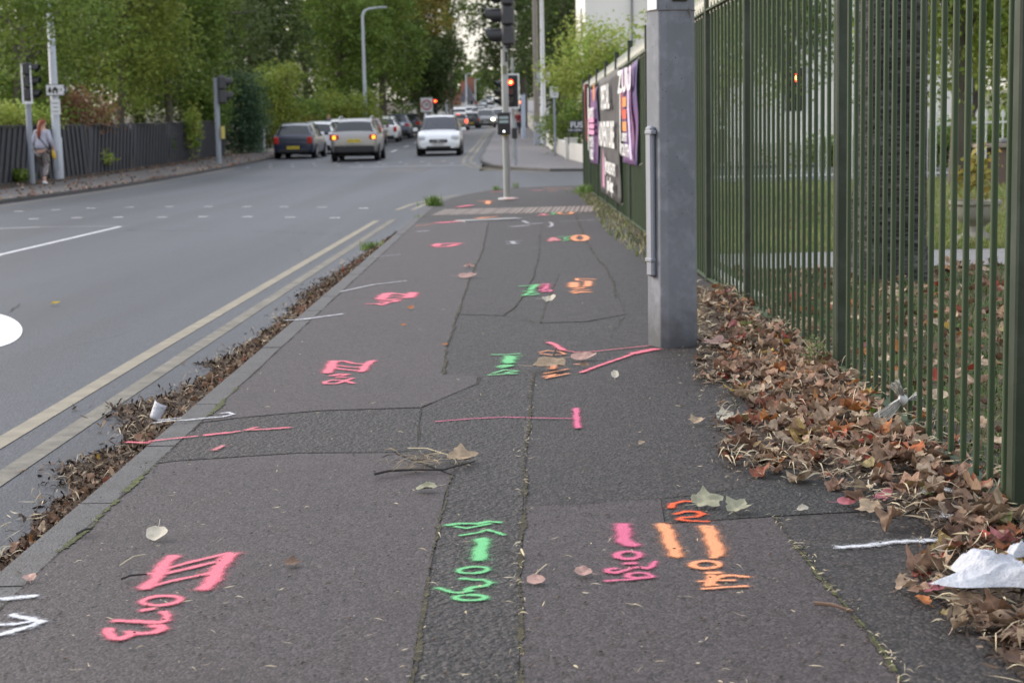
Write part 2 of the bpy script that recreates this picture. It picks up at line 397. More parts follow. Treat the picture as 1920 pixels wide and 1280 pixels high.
smE = pxpoly([(918, 415), (1012, 418), (1014, 470), (1000, 520), (968, 575), (943, 592), (862, 590), (884, 520), (908, 470)])
tag(sheet('smooth_patch', smE, 'p', .002, M['smooth2']), kind='structure')
dk = pxpoly([(1240, 935), (1390, 915), (1450, 880), (1640, 880), (1700, 930), (1690, 955), (1600, 960), (1450, 968), (1300, 977), (1248, 981)])
tag(sheet('dark_patch', dk, 'p', .002, M['dark']), kind='structure')
soil = pxpoly([(1322, 535), (1300, 600), (1315, 655), (1345, 700), (1420, 775), (1390, 800), (1400, 860), (1500, 885), (1640, 900), (1740, 990), (1790, 1040), (1740, 1110), (1810, 1160), (1900, 1260), (1990, 1340), (2250, 1200), (1945, 985), (1600, 690), (1425, 570), (1350, 525)])
tag(sheet('leafy_strip', soil, 'p', .0035, M['litter']), kind='structure')
vergepx = pxpoly([(1216, 470), (1175, 430), (1130, 395), (1090, 362), (1085, 352), (1102, 352), (1118, 372), (1222, 440)])
tag(sheet('leafy_strip', vergepx, 'p', .0035, M['litter']), kind='structure')
# tactile paving: buff blocks at the crossing
tm = MB(); rowY = [P(900, y).y for y in (402, 398, 394, 390, 386, 382)]
def paver(x0, x1, y0, y1):
    g = .012; z = lambda y: GP(y)
    tm.bbox(((x0+x1)/2, (y0+y1)/2, GP((y0+y1)/2)+.0), (x1-x0-g, y1-y0-g, .012), .004)
yb = P(830, 404).y
for r in range(9):
    y0 = yb + r*.2; xl = -1.05 + r*.012
    for c in range(12):
        x0 = xl + c*.2
        if x0+.2 > 1.3: continue
        paver(x0, x0+.2, y0+.03*c*.5, y0+.2+.03*c*.5)
        for i in range(3):
            tm.box((x0+.035+i*.065, y0+.1+.015*c, GP(y0)+.0075), (.026, .16, .009))
tag(tm.build('tactile_paving', tarmac('buff_block', (.2, .17, .15), 260, .4, .002, 0, .3, .5, (.2, .13, .1))), kind='structure')
# iron drain channel cover
dm = MB(); a = P(862, 416); b_ = P(972, 411); n = 30
dirv = (b_-a); nn = Vector((-dirv.y, dirv.x, 0)).normalized()
fr = MB(); fr.prism([(0, -.15), (1, -.15), (1, -.13), (0, -.13)], a+Vector((0, 0, .002)), dirv, nn, (0, 0, 1), .014); fr.prism([(0, .13), (1, .13), (1, .15), (0, .15)], a+Vector((0, 0, .002)), dirv, nn, (0, 0, 1), .014)
ir = paint('worn_iron', (.3, .3, .31), .45, .4, .4, 20); irk = paint('dark_iron', (.025, .025, .027), .6, .2, .3, 20)
W_ = 0
dc = empty('drain_cover', a, 0, 'long iron drain grating set in the pavement in front of the crossing', 'drain cover')
fr.build('frame', ir, dc, world=True)
for i in range(n):
    t = (i+.5)/n; c = a + dirv*t; dm.prism([(-.009, -.129), (.009, -.129), (.009, .129), (-.009, .129)], c+Vector((0, 0, .002)), dirv.normalized(), nn, (0, 0, 1), .016)
dm.build('grating', ir, dc, world=True)
q = MB(); q.prism([(0, -.129), (1, -.129), (1, .129), (0, .129)], a+Vector((0, 0, -.002)), dirv, nn, (0, 0, 1), .005); q.build('pit', irk, dc, world=True)
# ---- joints and cracks
def crackmat(name, c1, c2, moss=.0):
    b = NB(name); n = b.noise(30, None, 5); n2 = b.noise(160, None, 4)
    c = b.mix(b.ramp(n, [(.4, 0), (.6, 1)]), c1, c2); c = b.mix(b.ramp(n2, [(.55, 0), (.7, .8)]), c, (.22, .18, .12))
    u = b.n('ShaderNodeUVMap'); sx = b.n('ShaderNodeSeparateXYZ'); b.l(u.outputs[0], sx.inputs[0])
    e = b.math('ADD', b.math('ADD', b.math('ABSOLUTE', sx.outputs[0]), b.math('MULTIPLY', b.noise(38, None, 4), 1.5)), b.math('MULTIPLY', b.math('SUBTRACT', b.noise(3.3, None, 3), .5), 1.6))
    a = b.ramp(e, [(.95, 1), (1.15, 0)])
    b.set(col=c, rough=.95, alpha=a, normal=b.bump(n2, .8, .006)); return b.m
M['crack'] = crackmat('dark_joint', (.012, .011, .01), (.03, .026, .02))
M['moss'] = crackmat('mossy_joint', (.018, .016, .012), (.06, .054, .026))
M['green'] = crackmat('green_moss', (.03, .04, .012), (.085, .1, .025))
def ribbon(name, px, wd, mat, s='p', off=.0042, jit=.006, world=None):
    pts = [P(x, y, s) for x, y in px] if world is None else [Vector((x, y, 0)) for x, y in world]
    out = []
    for a, b in zip(pts[:-1], pts[1:]):
        n = max(2, int((b-a).length/.05)); out += [a+(b-a)*(k/n) for k in range(n)]
    out.append(pts[-1]); G = GR if s == 'r' else GP
    vs, fs, uv = [], [], []; ph = random.random()*9
    for i, p in enumerate(out):
        t = (out[min(i+1, len(out)-1)]-out[max(i-1, 0)]); t.z = 0; t.normalize(); nn = Vector((-t.y, t.x, 0))
        p = p + nn*(math.sin(i*.7+ph)*.5+math.sin(i*.23+ph*2))*jit*.6; w = wd*(1+.3*math.sin(i*.9+ph)); z = G(p.y)+off
        vs += [(p.x+nn.x*w/2, p.y+nn.y*w/2, z), (p.x-nn.x*w/2, p.y-nn.y*w/2, z)]
    for i in range(len(out)-1): fs.append((2*i, 2*i+1, 2*i+3, 2*i+2))
    me = bpy.data.meshes.new(name); me.from_pydata(vs, [], fs); ul = me.uv_layers.new(name='UVMap')
    for l in me.loops: ul.data[l.index].uv = (1 if l.vertex_index % 2 == 0 else -1, l.vertex_index*.1)
    me.materials.append(mat); me.update()
    if me.polygons[0].normal.z < 0: me.flip_normals()
    o = bpy.data.objects.new(name, me); COL.objects.link(o); return tag(o, kind='structure')
for px, wd, mt in [
    ([(846, 893), (835, 930), (821, 1000), (802, 1100), (780, 1220), (764, 1330)], .03, 'moss'),
    ([(1000, 700), (991, 800), (985, 870), (981, 950), (976, 1100), (973, 1290)], .035, 'moss'),
    ([(318, 797), (450, 784), (600, 771), (790, 765), (895, 721), (898, 708)], .016, 'crack'),
    ([(240, 870), (330, 864), (560, 850), (735, 849), (800, 856)], .014, 'crack'),
    ([(791, 765), (781, 845)], .016, 'crack'),
    ([(915, 418), (905, 470), (882, 520), (858, 590), (838, 650), (830, 703)], .035, 'moss'),
    ([(1012, 440), (1010, 480), (1000, 520), (968, 575), (943, 592)], .03, 'moss'),
    ([(1048, 515), (1030, 560), (1012, 606)], .03, 'moss'),
    ([(943, 592), (1012, 606), (1100, 603), (1172, 590)], .012, 'crack'),
    ([(1075, 395), (1095, 440), (1115, 480), (1135, 500), (1150, 530), (1155, 560)], .04, 'moss'),
    ([(985, 950), (1100, 945), (1238, 935), (1330, 925), (1400, 912)], .014, 'crack'),
    ([(1246, 983), (1300, 979), (1450, 970)], .012, 'crack'),
    ([(1452, 970), (1530, 1075), (1640, 1205), (1720, 1320)], .026, 'green'),
    ([(1452, 970), (1530, 1075), (1640, 1205), (1720, 1320)], .045, 'moss'),
    ([(1345, 700), (1380, 760), (1360, 800), (1390, 870)], .03, 'moss'),
    ([(1172, 590), (1140, 640), (1030, 655)], .012, 'crack')]:
    ribbon('pavement_joint', px, wd, M[mt], off=.0042 if mt != 'green' else .005)
kb = KX+KW+.004
ribbon('pavement_joint', None, .02, M['crack'], world=[(kb, 2.5), (kb, 24)], jit=.003)
for y0, y1 in ((PY(30, 1040), PY(150, 940)), (PY(165, 925), PY(245, 862)), (PY(335, 785), PY(390, 730))):
    ribbon('kerb_moss', None, .055, M['green'], world=[(kb, y0), (kb+.004, (y0+y1)/2), (kb, y1)], jit=.006, off=.0045)
# ---- road markings
wm = dirty('worn_white_line', (.62, .62, .64), (.28, .28, .3), .7, 14, .7, .2, False)
ym = dirty('faded_yellow_line', (.3, .265, .2), (.15, .14, .12), .85, 7, .85, .4, False); ym2 = dirty('worn_yellow_line', (.24, .22, .18), (.07, .067, .062), 1., 9, .85, .5, False)
def band(pts, wd, n=0):
    a = offs(pts, wd/2); b = offs(pts, -wd/2); return a + b[::-1]
tag(sheet('yellow_line', band([(-1.965, -4), (-1.94, 9), (-1.9, 15), (-1.84, 23.6)], .085), 'r', .0025, ym), kind='structure')
tag(sheet('yellow_line', band([(-1.755, -4), (-1.73, 9), (-1.69, 15), (-1.62, 23.9)], .085), 'r', .0025, ym2), kind='structure')
c1 = offs(corner, -.55); c2 = offs(corner, -.3)
c1 = [p for p in c1 if p[1] > 25]; c2 = [p for p in c2 if p[1] > 25]
tag(sheet('yellow_line', band(c1, .085), 'r', .0025, ym), kind='structure')
tag(sheet('yellow_line', band(c2, .085), 'r', .0025, ym), kind='structure')
for o_ in (.35, .62):
    l = [p for p in offs(k2, -o_) if p[0] < 14]
    tag(sheet('yellow_line', band(l, .1), 'r', .0025, ym), kind='structure')
tag(sheet('yellow_line', band([(-9.6, 20), (-9.55, 60)], .08), 'r', .0025, ym), kind='structure')
def mark(px, wd, name='white_line'):
    pts = [tuple(P(x, y, 'r')[:2]) for x, y in px]
    return tag(sheet(name, band(pts, wd), 'r', .003, wm), kind='structure')
mark([(-60, 431), (75, 426)], .1); mark([(75, 426), (228, 424)], .035); mark([(-60, 500), (0, 478), (120, 450), (226, 425)], .075)
wbr = dirty('white_stud_paint', (.8, .8, .8), (.5, .5, .5), .3, 14, .6, .1, False)
for x, y in [(35, 397), (105, 394), (170, 391), (243, 389), (318, 388), (391, 388), (463, 388), (533, 388), (604, 389), (682, 391), (63, 411), (144, 409), (222, 408), (304, 408), (381, 407), (464, 407), (544, 408), (628, 409)]:
    p = P(x, y, 'r'); o = tag(sheet('crossing_stud', [(p.x-.075, p.y-.06), (p.x+.075, p.y-.06), (p.x+.075, p.y+.06), (p.x-.075, p.y+.06)], 'r', .006, wbr), kind='structure')
for k in range(11):
    for yy, in ((60.5,), (63.5,)):
        x = -9.2 + k*.8 + (.4 if yy > 62 else 0); sheet_ = tag(sheet('crossing_stud', [(x-.06, yy-.2), (x+.06, yy-.2), (x+.06, yy+.2), (x-.06, yy+.2)], 'r', .006, wm), kind='structure')
for y0, y1 in ((80, 84), (90, 94), (100, 104), (115, 119), (130, 134)):
    tag(sheet('white_line', [(-5.5, y0), (-5.4, y0), (-5.4, y1), (-5.5, y1)], 'r', .006, wm), kind='structure')
tag(sheet('white_line', [(-5.4, 58), (-1.5, 58), (-1.5, 58.3), (-5.4, 58.3)], 'r', .006, wm), kind='structure')
tag(sheet('white_line', [tuple(P(-34+76*math.cos(a*PI/24), 620-34*math.sin(a*PI/24), 'r')[:2]) for a in range(48)], 'r', .003, wbr), kind='structure')
tag(sheet('road_patch', [(-4.1, 52), (-2.6, 52), (-1.7, 70), (-3.4, 70)], 'r', .003, tarmac('pale_road_patch', (.07, .068, .07), 95, .7, .006, 0, .4, .3)), kind='structure')
ribbon('road_crack', [(235, 432), (500, 435), (640, 440)], .05, M['crack'], 'r', .004, .02)
for q in ([(500, 452), (560, 470), (590, 500)], [(120, 655), (180, 640), (240, 622)]): ribbon('road_crack', q, .01, M['crack'], 'r', .002, .03)
ribbon('road_crack', [(0, 592), (20, 582), (40, 570)], .03, M['crack'], 'r', .009, .02)
# ================================================================= sprayed utility marks
def spraymat(name, col, thr=.0):
    b = NB(name); at = b.n('ShaderNodeAttribute'); at.attribute_name = 'paint'
    n = b.noise(300, None, 3); v = b.voro(150); n3 = b.noise(55, None, 3)
    h = b.math('ADD', b.math('MULTIPLY', n, .9), b.math('MULTIPLY', b.math('SUBTRACT', n3, .5), thr))
    h = b.math('ADD', b.math('MULTIPLY', b.math('SUBTRACT', n, .5), 1.25), b.math('MULTIPLY', b.math('SUBTRACT', n3, .5), thr))
    a = b.math('ADD', at.outputs['Fac'], h)
    a = b.math('MULTIPLY', b.ramp(a, [(.26, 0), (.5, .22), (.9, 1)]), .9)
    c = b.mix(b.ramp(n3, [(.4, 0), (.7, .3)]), col, tuple(x*.72 for x in col))
    b.set(col=c, rough=.6, alpha=a, spec=.3, normal=b.bump(b.math('ADD', b.math('MULTIPLY', v, -.8), n), .5, .004)); return b.m
SM = {'pink': spraymat('pink_spray', (.85, .19, .26), .5), 'rose': spraymat('rose_spray', (.68, .14, .26), .5), 'orange': spraymat('orange_spray', (.92, .36, .17), .5), 'red': spraymat('red_orange_spray', (.9, .12, .03), 1.),
      'green': spraymat('green_spray', (.17, .58, .24), .9), 'white': spraymat('white_spray', (.7, .72, .77), 1.5), 'faint': spraymat('faint_white_spray', (.42, .42, .44), 1.6), 'fpink': spraymat('faint_pink_spray', (.6, .2, .22), 1.6)}
def arc(cx, cy, rx, ry, a0, a1, n=14, rot=0):
    o = []
    for k in range(n+1):
        a = R(a0+(a1-a0)*k/n); x, y = rx*math.cos(a), ry*math.sin(a); c, s = math.cos(R(rot)), math.sin(R(rot))
        o.append((cx+x*c-y*s, cy+x*s+y*c))
    return o
def spray(strokes, colr, label, cell=.005, soft=.55, off=.0058, cat='spray marking', halo=.44, ws=.74, s='p'):
    segs = []
    for pts, wd in strokes:
        W = [P(x, y, s) for x, y in pts]
        if len(W) == 1: W = W*2
        for a, b in zip(W[:-1], W[1:]): segs.append((a.x, a.y, b.x, b.y, wd/2*ws))
    S = np.array(segs); mg = S[:, 4].max()*1.6 + .02
    x0, x1 = min(S[:, 0].min(), S[:, 2].min())-mg, max(S[:, 0].max(), S[:, 2].max())+mg
    y0, y1 = min(S[:, 1].min(), S[:, 3].min())-mg, max(S[:, 1].max(), S[:, 3].max())+mg
    nx, ny = int((x1-x0)/cell)+2, int((y1-y0)/cell)+2
    while nx*ny > 60000: cell *= 1.2; nx, ny = int((x1-x0)/cell)+2, int((y1-y0)/cell)+2
    X, Y = np.meshgrid(x0+np.arange(nx)*cell, y0+np.arange(ny)*cell); A = np.zeros_like(X)
    wob = .18*np.sin(X*61+Y*37)+.12*np.sin(X*151-Y*97)
    for ax, ay, bx, by, r in segs:
        dx, dy = bx-ax, by-ay; L = dx*dx+dy*dy
        t = np.clip(((X-ax)*dx+(Y-ay)*dy)/L, 0, 1) if L > 1e-10 else 0
        d = np.hypot(X-ax-t*dx, Y-ay-t*dy); rr = r*(1+wob*.6); so = r*soft+.002
        A = np.maximum(A, np.clip((rr+so-d)/(2*so), 0, 1)); A = np.maximum(A, halo*np.exp(-np.maximum(d-rr, 0)/(r*.7+.007)))
    keep = A > .08
    F = keep[:-1, :-1] | keep[1:, :-1] | keep[:-1, 1:] | keep[1:, 1:]
    idx = np.arange(nx*ny).reshape(ny, nx); q = np.stack([idx[:-1, :-1], idx[:-1, 1:], idx[1:, 1:], idx[1:, :-1]], -1)[F]
    u, inv = np.unique(q, return_inverse=True); inv = inv.reshape(q.shape)
    G = (_gs if s == 'r' else _gs+.09); Z = np.interp(Y.ravel()[u], _yy, G)+off
    V = np.stack([X.ravel()[u], Y.ravel()[u], Z], 1); c = V.mean(0); c[2] = GP(c[1])
    o = npmesh('spray_mark', V, inv, SM[colr], loc=tuple(c))
    at = o.data.attributes.new('paint', 'FLOAT', 'POINT'); at.data.foreach_set('value', A.ravel()[u].astype(np.float32))
    return tag(o, label, cat)
PK, CM = 'pink', .01
# near pink ladder with 0.73 beneath
def zc(l, ox, oy, k): return [(ox+x/k, oy+y/k) for x, y in l]     # points read from an enlarged crop
k1 = lambda l: zc(l, 160, 1010, 5.819)
spray([(k1([(950, 215), (890, 270), (800, 400), (730, 500), (660, 550)]), .055), (k1([(1600, 185), (1540, 230), (1460, 330), (1390, 460), (1310, 560)]), .06),
       (k1([(900, 340), (1200, 260), (1570, 175)]), .028), (k1([(700, 400), (900, 395), (1410, 275)]), .03), (k1([(760, 530), (900, 490), (1400, 385)]), .026),
       (k1(arc(830, 695, 210, 50, 0, 360, 24, -4)), .03), (k1([(640, 800), (730, 785)]), .034),
       (k1([(850, 820), (890, 860), (885, 915), (800, 935), (550, 925), (330, 915)]), .034),
       (k1([(740, 975), (830, 975), (850, 1000), (760, 1040), (600, 1060), (480, 1040), (500, 1070), (400, 1110), (310, 1110), (260, 1070), (250, 1010)]), .036)],
      PK, 'large pink sprayed ladder sign over 0.73, lowest left of the pavement', cell=.0035)
k2_ = lambda l: zc(l, 790, 960, 6.735)
spray([(k2_([(350, 185), (480, 165), (700, 170), (850, 140), (980, 150)]), .03), (k2_([(440, 205), (580, 225), (760, 190), (870, 165)]), .022),
       (k2_([(500, 315), (700, 285), (830, 245), (960, 280), (1040, 310)]), .022), (k2_([(765, 370), (770, 440), (745, 520), (725, 620)]), .056),
       (k2_(arc(660, 755, 190, 40, 0, 360, 24, -3)), .024),
       (k2_([(520, 865), (600, 870), (660, 880), (780, 880), (870, 915), (830, 955), (640, 975), (570, 1000), (620, 1015), (500, 1045), (370, 1035), (230, 985)]), .026),
       (k2_(arc(620, 1105, 185, 34, 0, 360, 24, 0)), .026)], 'green', 'green sprayed letters H, I and 0.30 in the rough trench at the front', cell=.0035)
k3_ = lambda l: zc(l, 1110, 960, 6.0)
spray([(k3_([(345, 160), (350, 250), (370, 350), (450, 385)]), .062), (k3_(arc(410, 505, 130, 42, 0, 360, 24)), .032), (k3_([(370, 600), (470, 596)]), .03),
       (k3_([(260, 655), (180, 665), (170, 695), (260, 705), (380, 675), (460, 645), (540, 640), (620, 655), (680, 625), (710, 580)]), .026),
       (k3_([(680, 745), (620, 710), (520, 700), (420, 715), (400, 750), (500, 765), (680, 745)]), .024), (k3_([(170, 795), (400, 780), (660, 755)]), .022)],
      'rose', 'rose pink sprayed I over 0.59 beside the orange figures', cell=.0035)
spray([(k3_([(800, 160), (850, 260), (890, 380), (950, 510)]), .055), (k3_([(1290, 185), (1340, 290), (1390, 420), (1410, 500)]), .06), (k3_([(1370, 530), (1440, 500)]), .03),
       (k3_(arc(1280, 612, 150, 42, 0, 360, 24)), .03), (k3_([(1310, 705), (1420, 703)]), .032),
       (k3_([(1740, 750), (1600, 735), (1480, 735), (1390, 770), (1340, 830), (1400, 840)]), .028), (k3_([(1220, 800), (1400, 790), (1590, 790)]), .02), (k3_([(1350, 740), (1320, 840)]), .04), (k3_([(1260, 885), (1500, 865), (1730, 855)]), .022)],
      'orange', 'two orange sprayed bars over 0.41 on the smooth patch', cell=.0035)
k4 = lambda l: zc(l, 1160, 900, 4.8)
spray([(k4([(470, 262), (490, 225), (580, 205), (690, 205)]), .028), (k4([(510, 320), (600, 297), (700, 298), (760, 320), (700, 345), (560, 352), (545, 368), (640, 382), (800, 388)]), .026)],
      'red', 'dark orange sprayed curls on the black patch above the two orange bars', cell=.0035)
spray([(zc([(800, 550), (960, 540), (1100, 520), (1330, 512)], 1300, 840, 2.91), .04)], 'white', 'short white sprayed dash leading to the leaves at the railing', soft=.8, cell=.004)
k5 = lambda l: zc(l, 0, 880, 3.0)
spray([(k5([(-40, 742), (80, 735), (190, 722)]), .035)], 'white', 'white sprayed dash at the very left edge above the white arrow', cell=.004)
spray([(k5([(-60, 890), (90, 880), (170, 868)]), .025), (k5([(-60, 955), (60, 925), (180, 890), (230, 868), (160, 852), (75, 830)]), .034)], 'white', 'white sprayed arrowhead pointing right in the lower left corner', cell=.004)
k6 = lambda l: zc(l, 0, 560, 3.2)
spray([(k6([(770, 868), (890, 872)]), .03), (k6([(900, 862), (1050, 845), (1180, 832)]), .022), (k6([(1240, 825), (1360, 812)]), .04), (k6([(1395, 808), (1440, 802)]), .024), (k6([(1480, 795), (1600, 790), (1735, 780)]), .03), (k6([(1480, 795), (1540, 778)]), .02)],
      PK, 'pink sprayed dashes crossing the kerb onto the rough band', cell=.005)
spray([(k6([(1285, 915), (1340, 890)]), .03)], 'fpink', 'faint pink smudge just below the dashes on the rough band', cell=.006)
spray([(k6([(925, 752), (1000, 740), (1120, 735), (1250, 722), (1340, 715), (1400, 700), (1370, 690), (1330, 694)]), .02), (k6([(950, 735), (1080, 722)]), .015)], 'white', 'white sprayed line and loop across the kerb beside the plastic cup', cell=.005)
spray([(zc([(670, 500), (850, 485), (1000, 478), (1150, 482), (1340, 485)], 560, 600, 2.595), .018), (zc([(1350, 435), (1352, 480), (1358, 530)], 560, 600, 2.595), .036)], 'rose', 'thin rose line ending in a short bar, mid pavement', cell=.005)
k7 = lambda l: zc(l, 590, 530, 6.095)
spray([(k7([(140, 1040), (175, 1000), (215, 910)]), .075), (k7([(660, 905), (600, 940), (540, 1025)]), .06), (k7([(215, 915), (330, 905), (450, 935), (620, 945)]), .04), (k7([(220, 950), (400, 975), (590, 985)]), .032), (k7([(200, 985), (350, 1005), (540, 1020)]), .035),
       (k7([(180, 1075), (300, 1055), (390, 1060), (300, 1075), (180, 1075)]), .035), (k7([(270, 1095), (340, 1092)]), .045),
       (k7([(430, 1105), (360, 1130), (250, 1165), (130, 1165), (115, 1145), (200, 1125), (330, 1130), (440, 1160)]), .035)],
      PK, 'pink sprayed ladder with figures, second from the front', cell=.007)
spray([(k7([(760, 195), (800, 150), (850, 130)]), .12), (k7([(1120, 125), (1080, 175)]), .12), (k7([(850, 132), (1000, 140), (1080, 155)]), .07), (k7([(800, 165), (950, 165), (1080, 175)]), .05), (k7([(780, 200), (900, 195), (1080, 178)]), .05),
       (k7([(760, 215), (880, 205), (965, 212), (880, 228), (760, 235)]), .07), (k7([(600, 252), (720, 250), (770, 262), (840, 235)]), .05)],
      PK, 'pink sprayed ladder with figures, third from the front', cell=.009)
k8 = lambda l: zc(l, 780, 380, 5.486)
spray([(k8([(200, 450), (230, 430), (330, 425), (440, 425)]), .14), (k8([(220, 460), (330, 455), (420, 435)]), .12)], PK, 'solid pink sprayed smear before the drain cover', cell=.015)
spray([(k8([(230, 212), (320, 205), (420, 198)]), .2)], PK, 'pink smear at the left end of the drain cover', cell=.02)
spray([(k8([(0, 243), (180, 225)]), .04)], 'orange', 'thin orange sprayed line from the kerb to the drain cover', cell=.02)
spray([(k8([(640, 165), (720, 155), (810, 150)]), .16)], 'orange', 'orange smear behind the middle of the drain cover', cell=.02)
spray([(k8([(1285, 135), (1340, 130)]), .2), (k8([(1310, 118), (1320, 130)]), .12)], 'fpink', 'pink mark left in the row beyond the drain', cell=.02)
spray([(k8([(1385, 105), (1440, 105)]), .09), (k8([(1380, 125), (1440, 122)]), .09), (k8([(1415, 105), (1415, 125)]), .08)], 'green', 'green mark in the middle of the row beyond the drain', cell=.02)
spray([(k8(arc(1535, 108, 70, 14, 0, 360)), .1)], 'orange', 'orange ring right in the row beyond the drain', cell=.02)
spray([(k8([(1380, 400), (1410, 365), (1460, 395), (1380, 398)]), .1)], 'fpink', 'small pink triangle sprayed left of the green zigzag', cell=.012)
spray([(k8([(1480, 355), (1600, 350), (1520, 372), (1580, 385), (1510, 398)]), .07)], 'green', 'small green zigzag between the pink triangle and orange ring', cell=.012)
spray([(k8(arc(1685, 368, 68, 30, 0, 360)), .1)], 'orange', 'small orange ring right of the green zigzag', cell=.012)
spray([(k8([(1000, 250), (1130, 240)]), .14), (k8([(1100, 190), (1150, 215)]), .08), (k8([(1170, 225), (1300, 215)]), .09), (k8(arc(1360, 230, 40, 25, -80, 80)), .06)], 'faint', 'faded white figures right of the drain cover', cell=.015)
spray([(k8([(1480, 197), (1840, 182)]), .03)], 'white', 'thin white line running to the grass below the purple banner', cell=.015)
spray([(k8([(930, 405), (1070, 400)]), .06), (k8([(950, 430), (1050, 425)]), .07), (k8([(990, 405), (1010, 428)]), .08)], 'faint', 'faded white patch nearer than the drain cover', cell=.012)
spray([(k8([(20, 302), (120, 295)]), .06)], 'white', 'white dash by the kerb near the drain cover', cell=.015)
spray([([(683, 485), (752, 478)], .03)], 'faint', 'faded white dash across the dropped kerb', cell=.012)
spray([([(537, 602), (570, 600), (605, 595), (642, 590)], .035)], 'white', 'white sprayed dash across the kerb level with the green cross', cell=.008)
spray([([(640, 548), (700, 535), (760, 528)], .05)], 'faint', 'long faint white streak above the third pink ladder', cell=.015, halo=.2)
k9 = lambda l: zc(l, 900, 640, 5.647)
spray([(k9([(140, 150), (260, 150), (420, 140)]), .03), (k9([(250, 165), (440, 162)]), .024), (k9([(320, 175), (300, 235)]), .09), (k9([(190, 280), (270, 260), (340, 265), (220, 290)]), .04),
       (k9([(150, 345), (260, 312), (400, 325), (250, 345), (380, 352), (90, 366)]), .026)], 'green', 'green sprayed I between the ladders and the concrete column', cell=.007)
spray([(k9([(630, 125), (720, 108), (840, 118), (900, 145), (760, 155), (640, 140)]), .022), (k9([(750, 190), (775, 240), (770, 300)]), .05), (k9([(1010, 175), (1100, 172)]), .03), (k9([(1020, 252), (1110, 248)]), .03),
       (k9([(690, 350), (800, 330), (920, 305)]), .028), (k9([(670, 385), (800, 360), (700, 400), (930, 352)]), .024)], 'orange', 'orange sprayed symbol under the curled leaves before the column', cell=.006)
spray([(k9([(735, 20), (800, 50), (880, 100)]), .05), (k9([(880, 105), (1000, 122), (1150, 122), (1380, 98), (1600, 75), (1790, 55)]), .018), (k9([(1070, 340), (1250, 270), (1500, 185), (1640, 135)]), .032), (k9([(1640, 135), (1750, 110), (1850, 92)]), .075)],
      PK, 'pink sprayed arrow lines running to the foot of the concrete column', cell=.006)
k10 = lambda l: zc(l, 960, 500, 10.67)
spray([(k10([(200, 400), (380, 395), (530, 370), (430, 420), (370, 470)]), .07), (k10([(250, 505), (420, 490), (330, 530), (480, 525), (320, 550), (230, 590), (400, 580), (520, 560)]), .05)], 'green', 'green sprayed zigzag on the joint, mid distance', cell=.008)
spray([(k10([(640, 360), (640, 430)]), .12), (k10([(550, 435), (700, 440), (560, 485), (700, 495), (590, 520)]), .06), (k10([(720, 470), (790, 490), (750, 515)]), .04)], 'rose', 'small rose scribble right beside the green zigzag', cell=.008)
spray([(k10([(1650, 265), (1300, 250), (1300, 285), (1500, 300), (1540, 300)]), .05), (k10([(1235, 335), (1240, 420)]), .12), (k10([(1530, 310), (1510, 400), (1460, 405)]), .09), (k10([(1250, 460), (1430, 435)]), .07), (k10([(1560, 475), (1300, 490), (1180, 515)]), .05), (k10([(1250, 545), (1400, 515), (1570, 520), (1270, 530)]), .06)],
      'orange', 'orange sprayed square figure on the small smooth patch', cell=.008)
k11 = lambda l: zc(l, 780, 340, 5.486)
spray([(k11([(780, 112), (890, 103)]), .1)], PK, 'pink dash left of the traffic light pole foot', cell=.03)
spray([(k11([(650, 205), (780, 208)]), .12), (k11([(740, 205), (740, 235)]), .14)], 'orange', 'orange cross left of the traffic light pole foot', cell=.025)
spray([(k11([(1340, 75), (1580, 75)]), .12), (k11([(1370, 100), (1450, 98)]), .12)], 'orange', 'orange marks at the pavement end by the fence', cell=.03)
spray([(k11([(1230, 95), (1270, 95)]), .3)], 'fpink', 'pink blob at the pavement end', cell=.03)
spray([(k11([(440, 275), (570, 255)]), .16)], PK, 'pink smear over the buff crossing blocks', cell=.025, off=.016)
spray([(k11([(940, 198), (975, 195)]), .2)], 'orange', 'orange blotch on the white foot of the traffic light', cell=.02, off=.03)
# ================================================================= green railings
gp = dirty('green_paint', (.026, .05, .017), (.07, .095, .045), .25, 9, .6, .12, False)
gpost = dirty('green_post_paint', (.022, .034, .019), (.3, .33, .3), .14, 5, .4, .12, False)
pale = paint('pale_sky_sheen_tips', (.62, .6, .52), .6, .0, .2, 20)  # sky reflection on the spear tops, put into the colour as a pale tone
def FX(y): return float(np.interp(y, [0, 4.37, 7.26, 10.15, 11.87, 14.65, 20, 26, 32], [1.25, 1.32, 1.415, 1.42, 1.39, 1.40, 1.44, 1.48, 1.5]))
posts = [1.55, 4.37, 7.26, 10.15, 11.87, 14.65, 17.4, 20.15, 22.9, 25.65, 28.4, 31.15, 33.9]
fe = empty('railing_fence', (FX(4.37), 4.37, GP(4.37)), 0, 'long dark green metal railing with pale spear tops along the right of the pavement', 'fence')
bars = []
for i, y in enumerate(posts):
    x, g = FX(y), GP(y); mb = MB(); mb.bbox((x, y, g+1.0), (.06, .06, 2.2), .006)
    mb.bbox((x, y, g+2.105), (.066, .066, .014), .004)
    mb.build('post', gpost, fe, world=True, smooth=30)
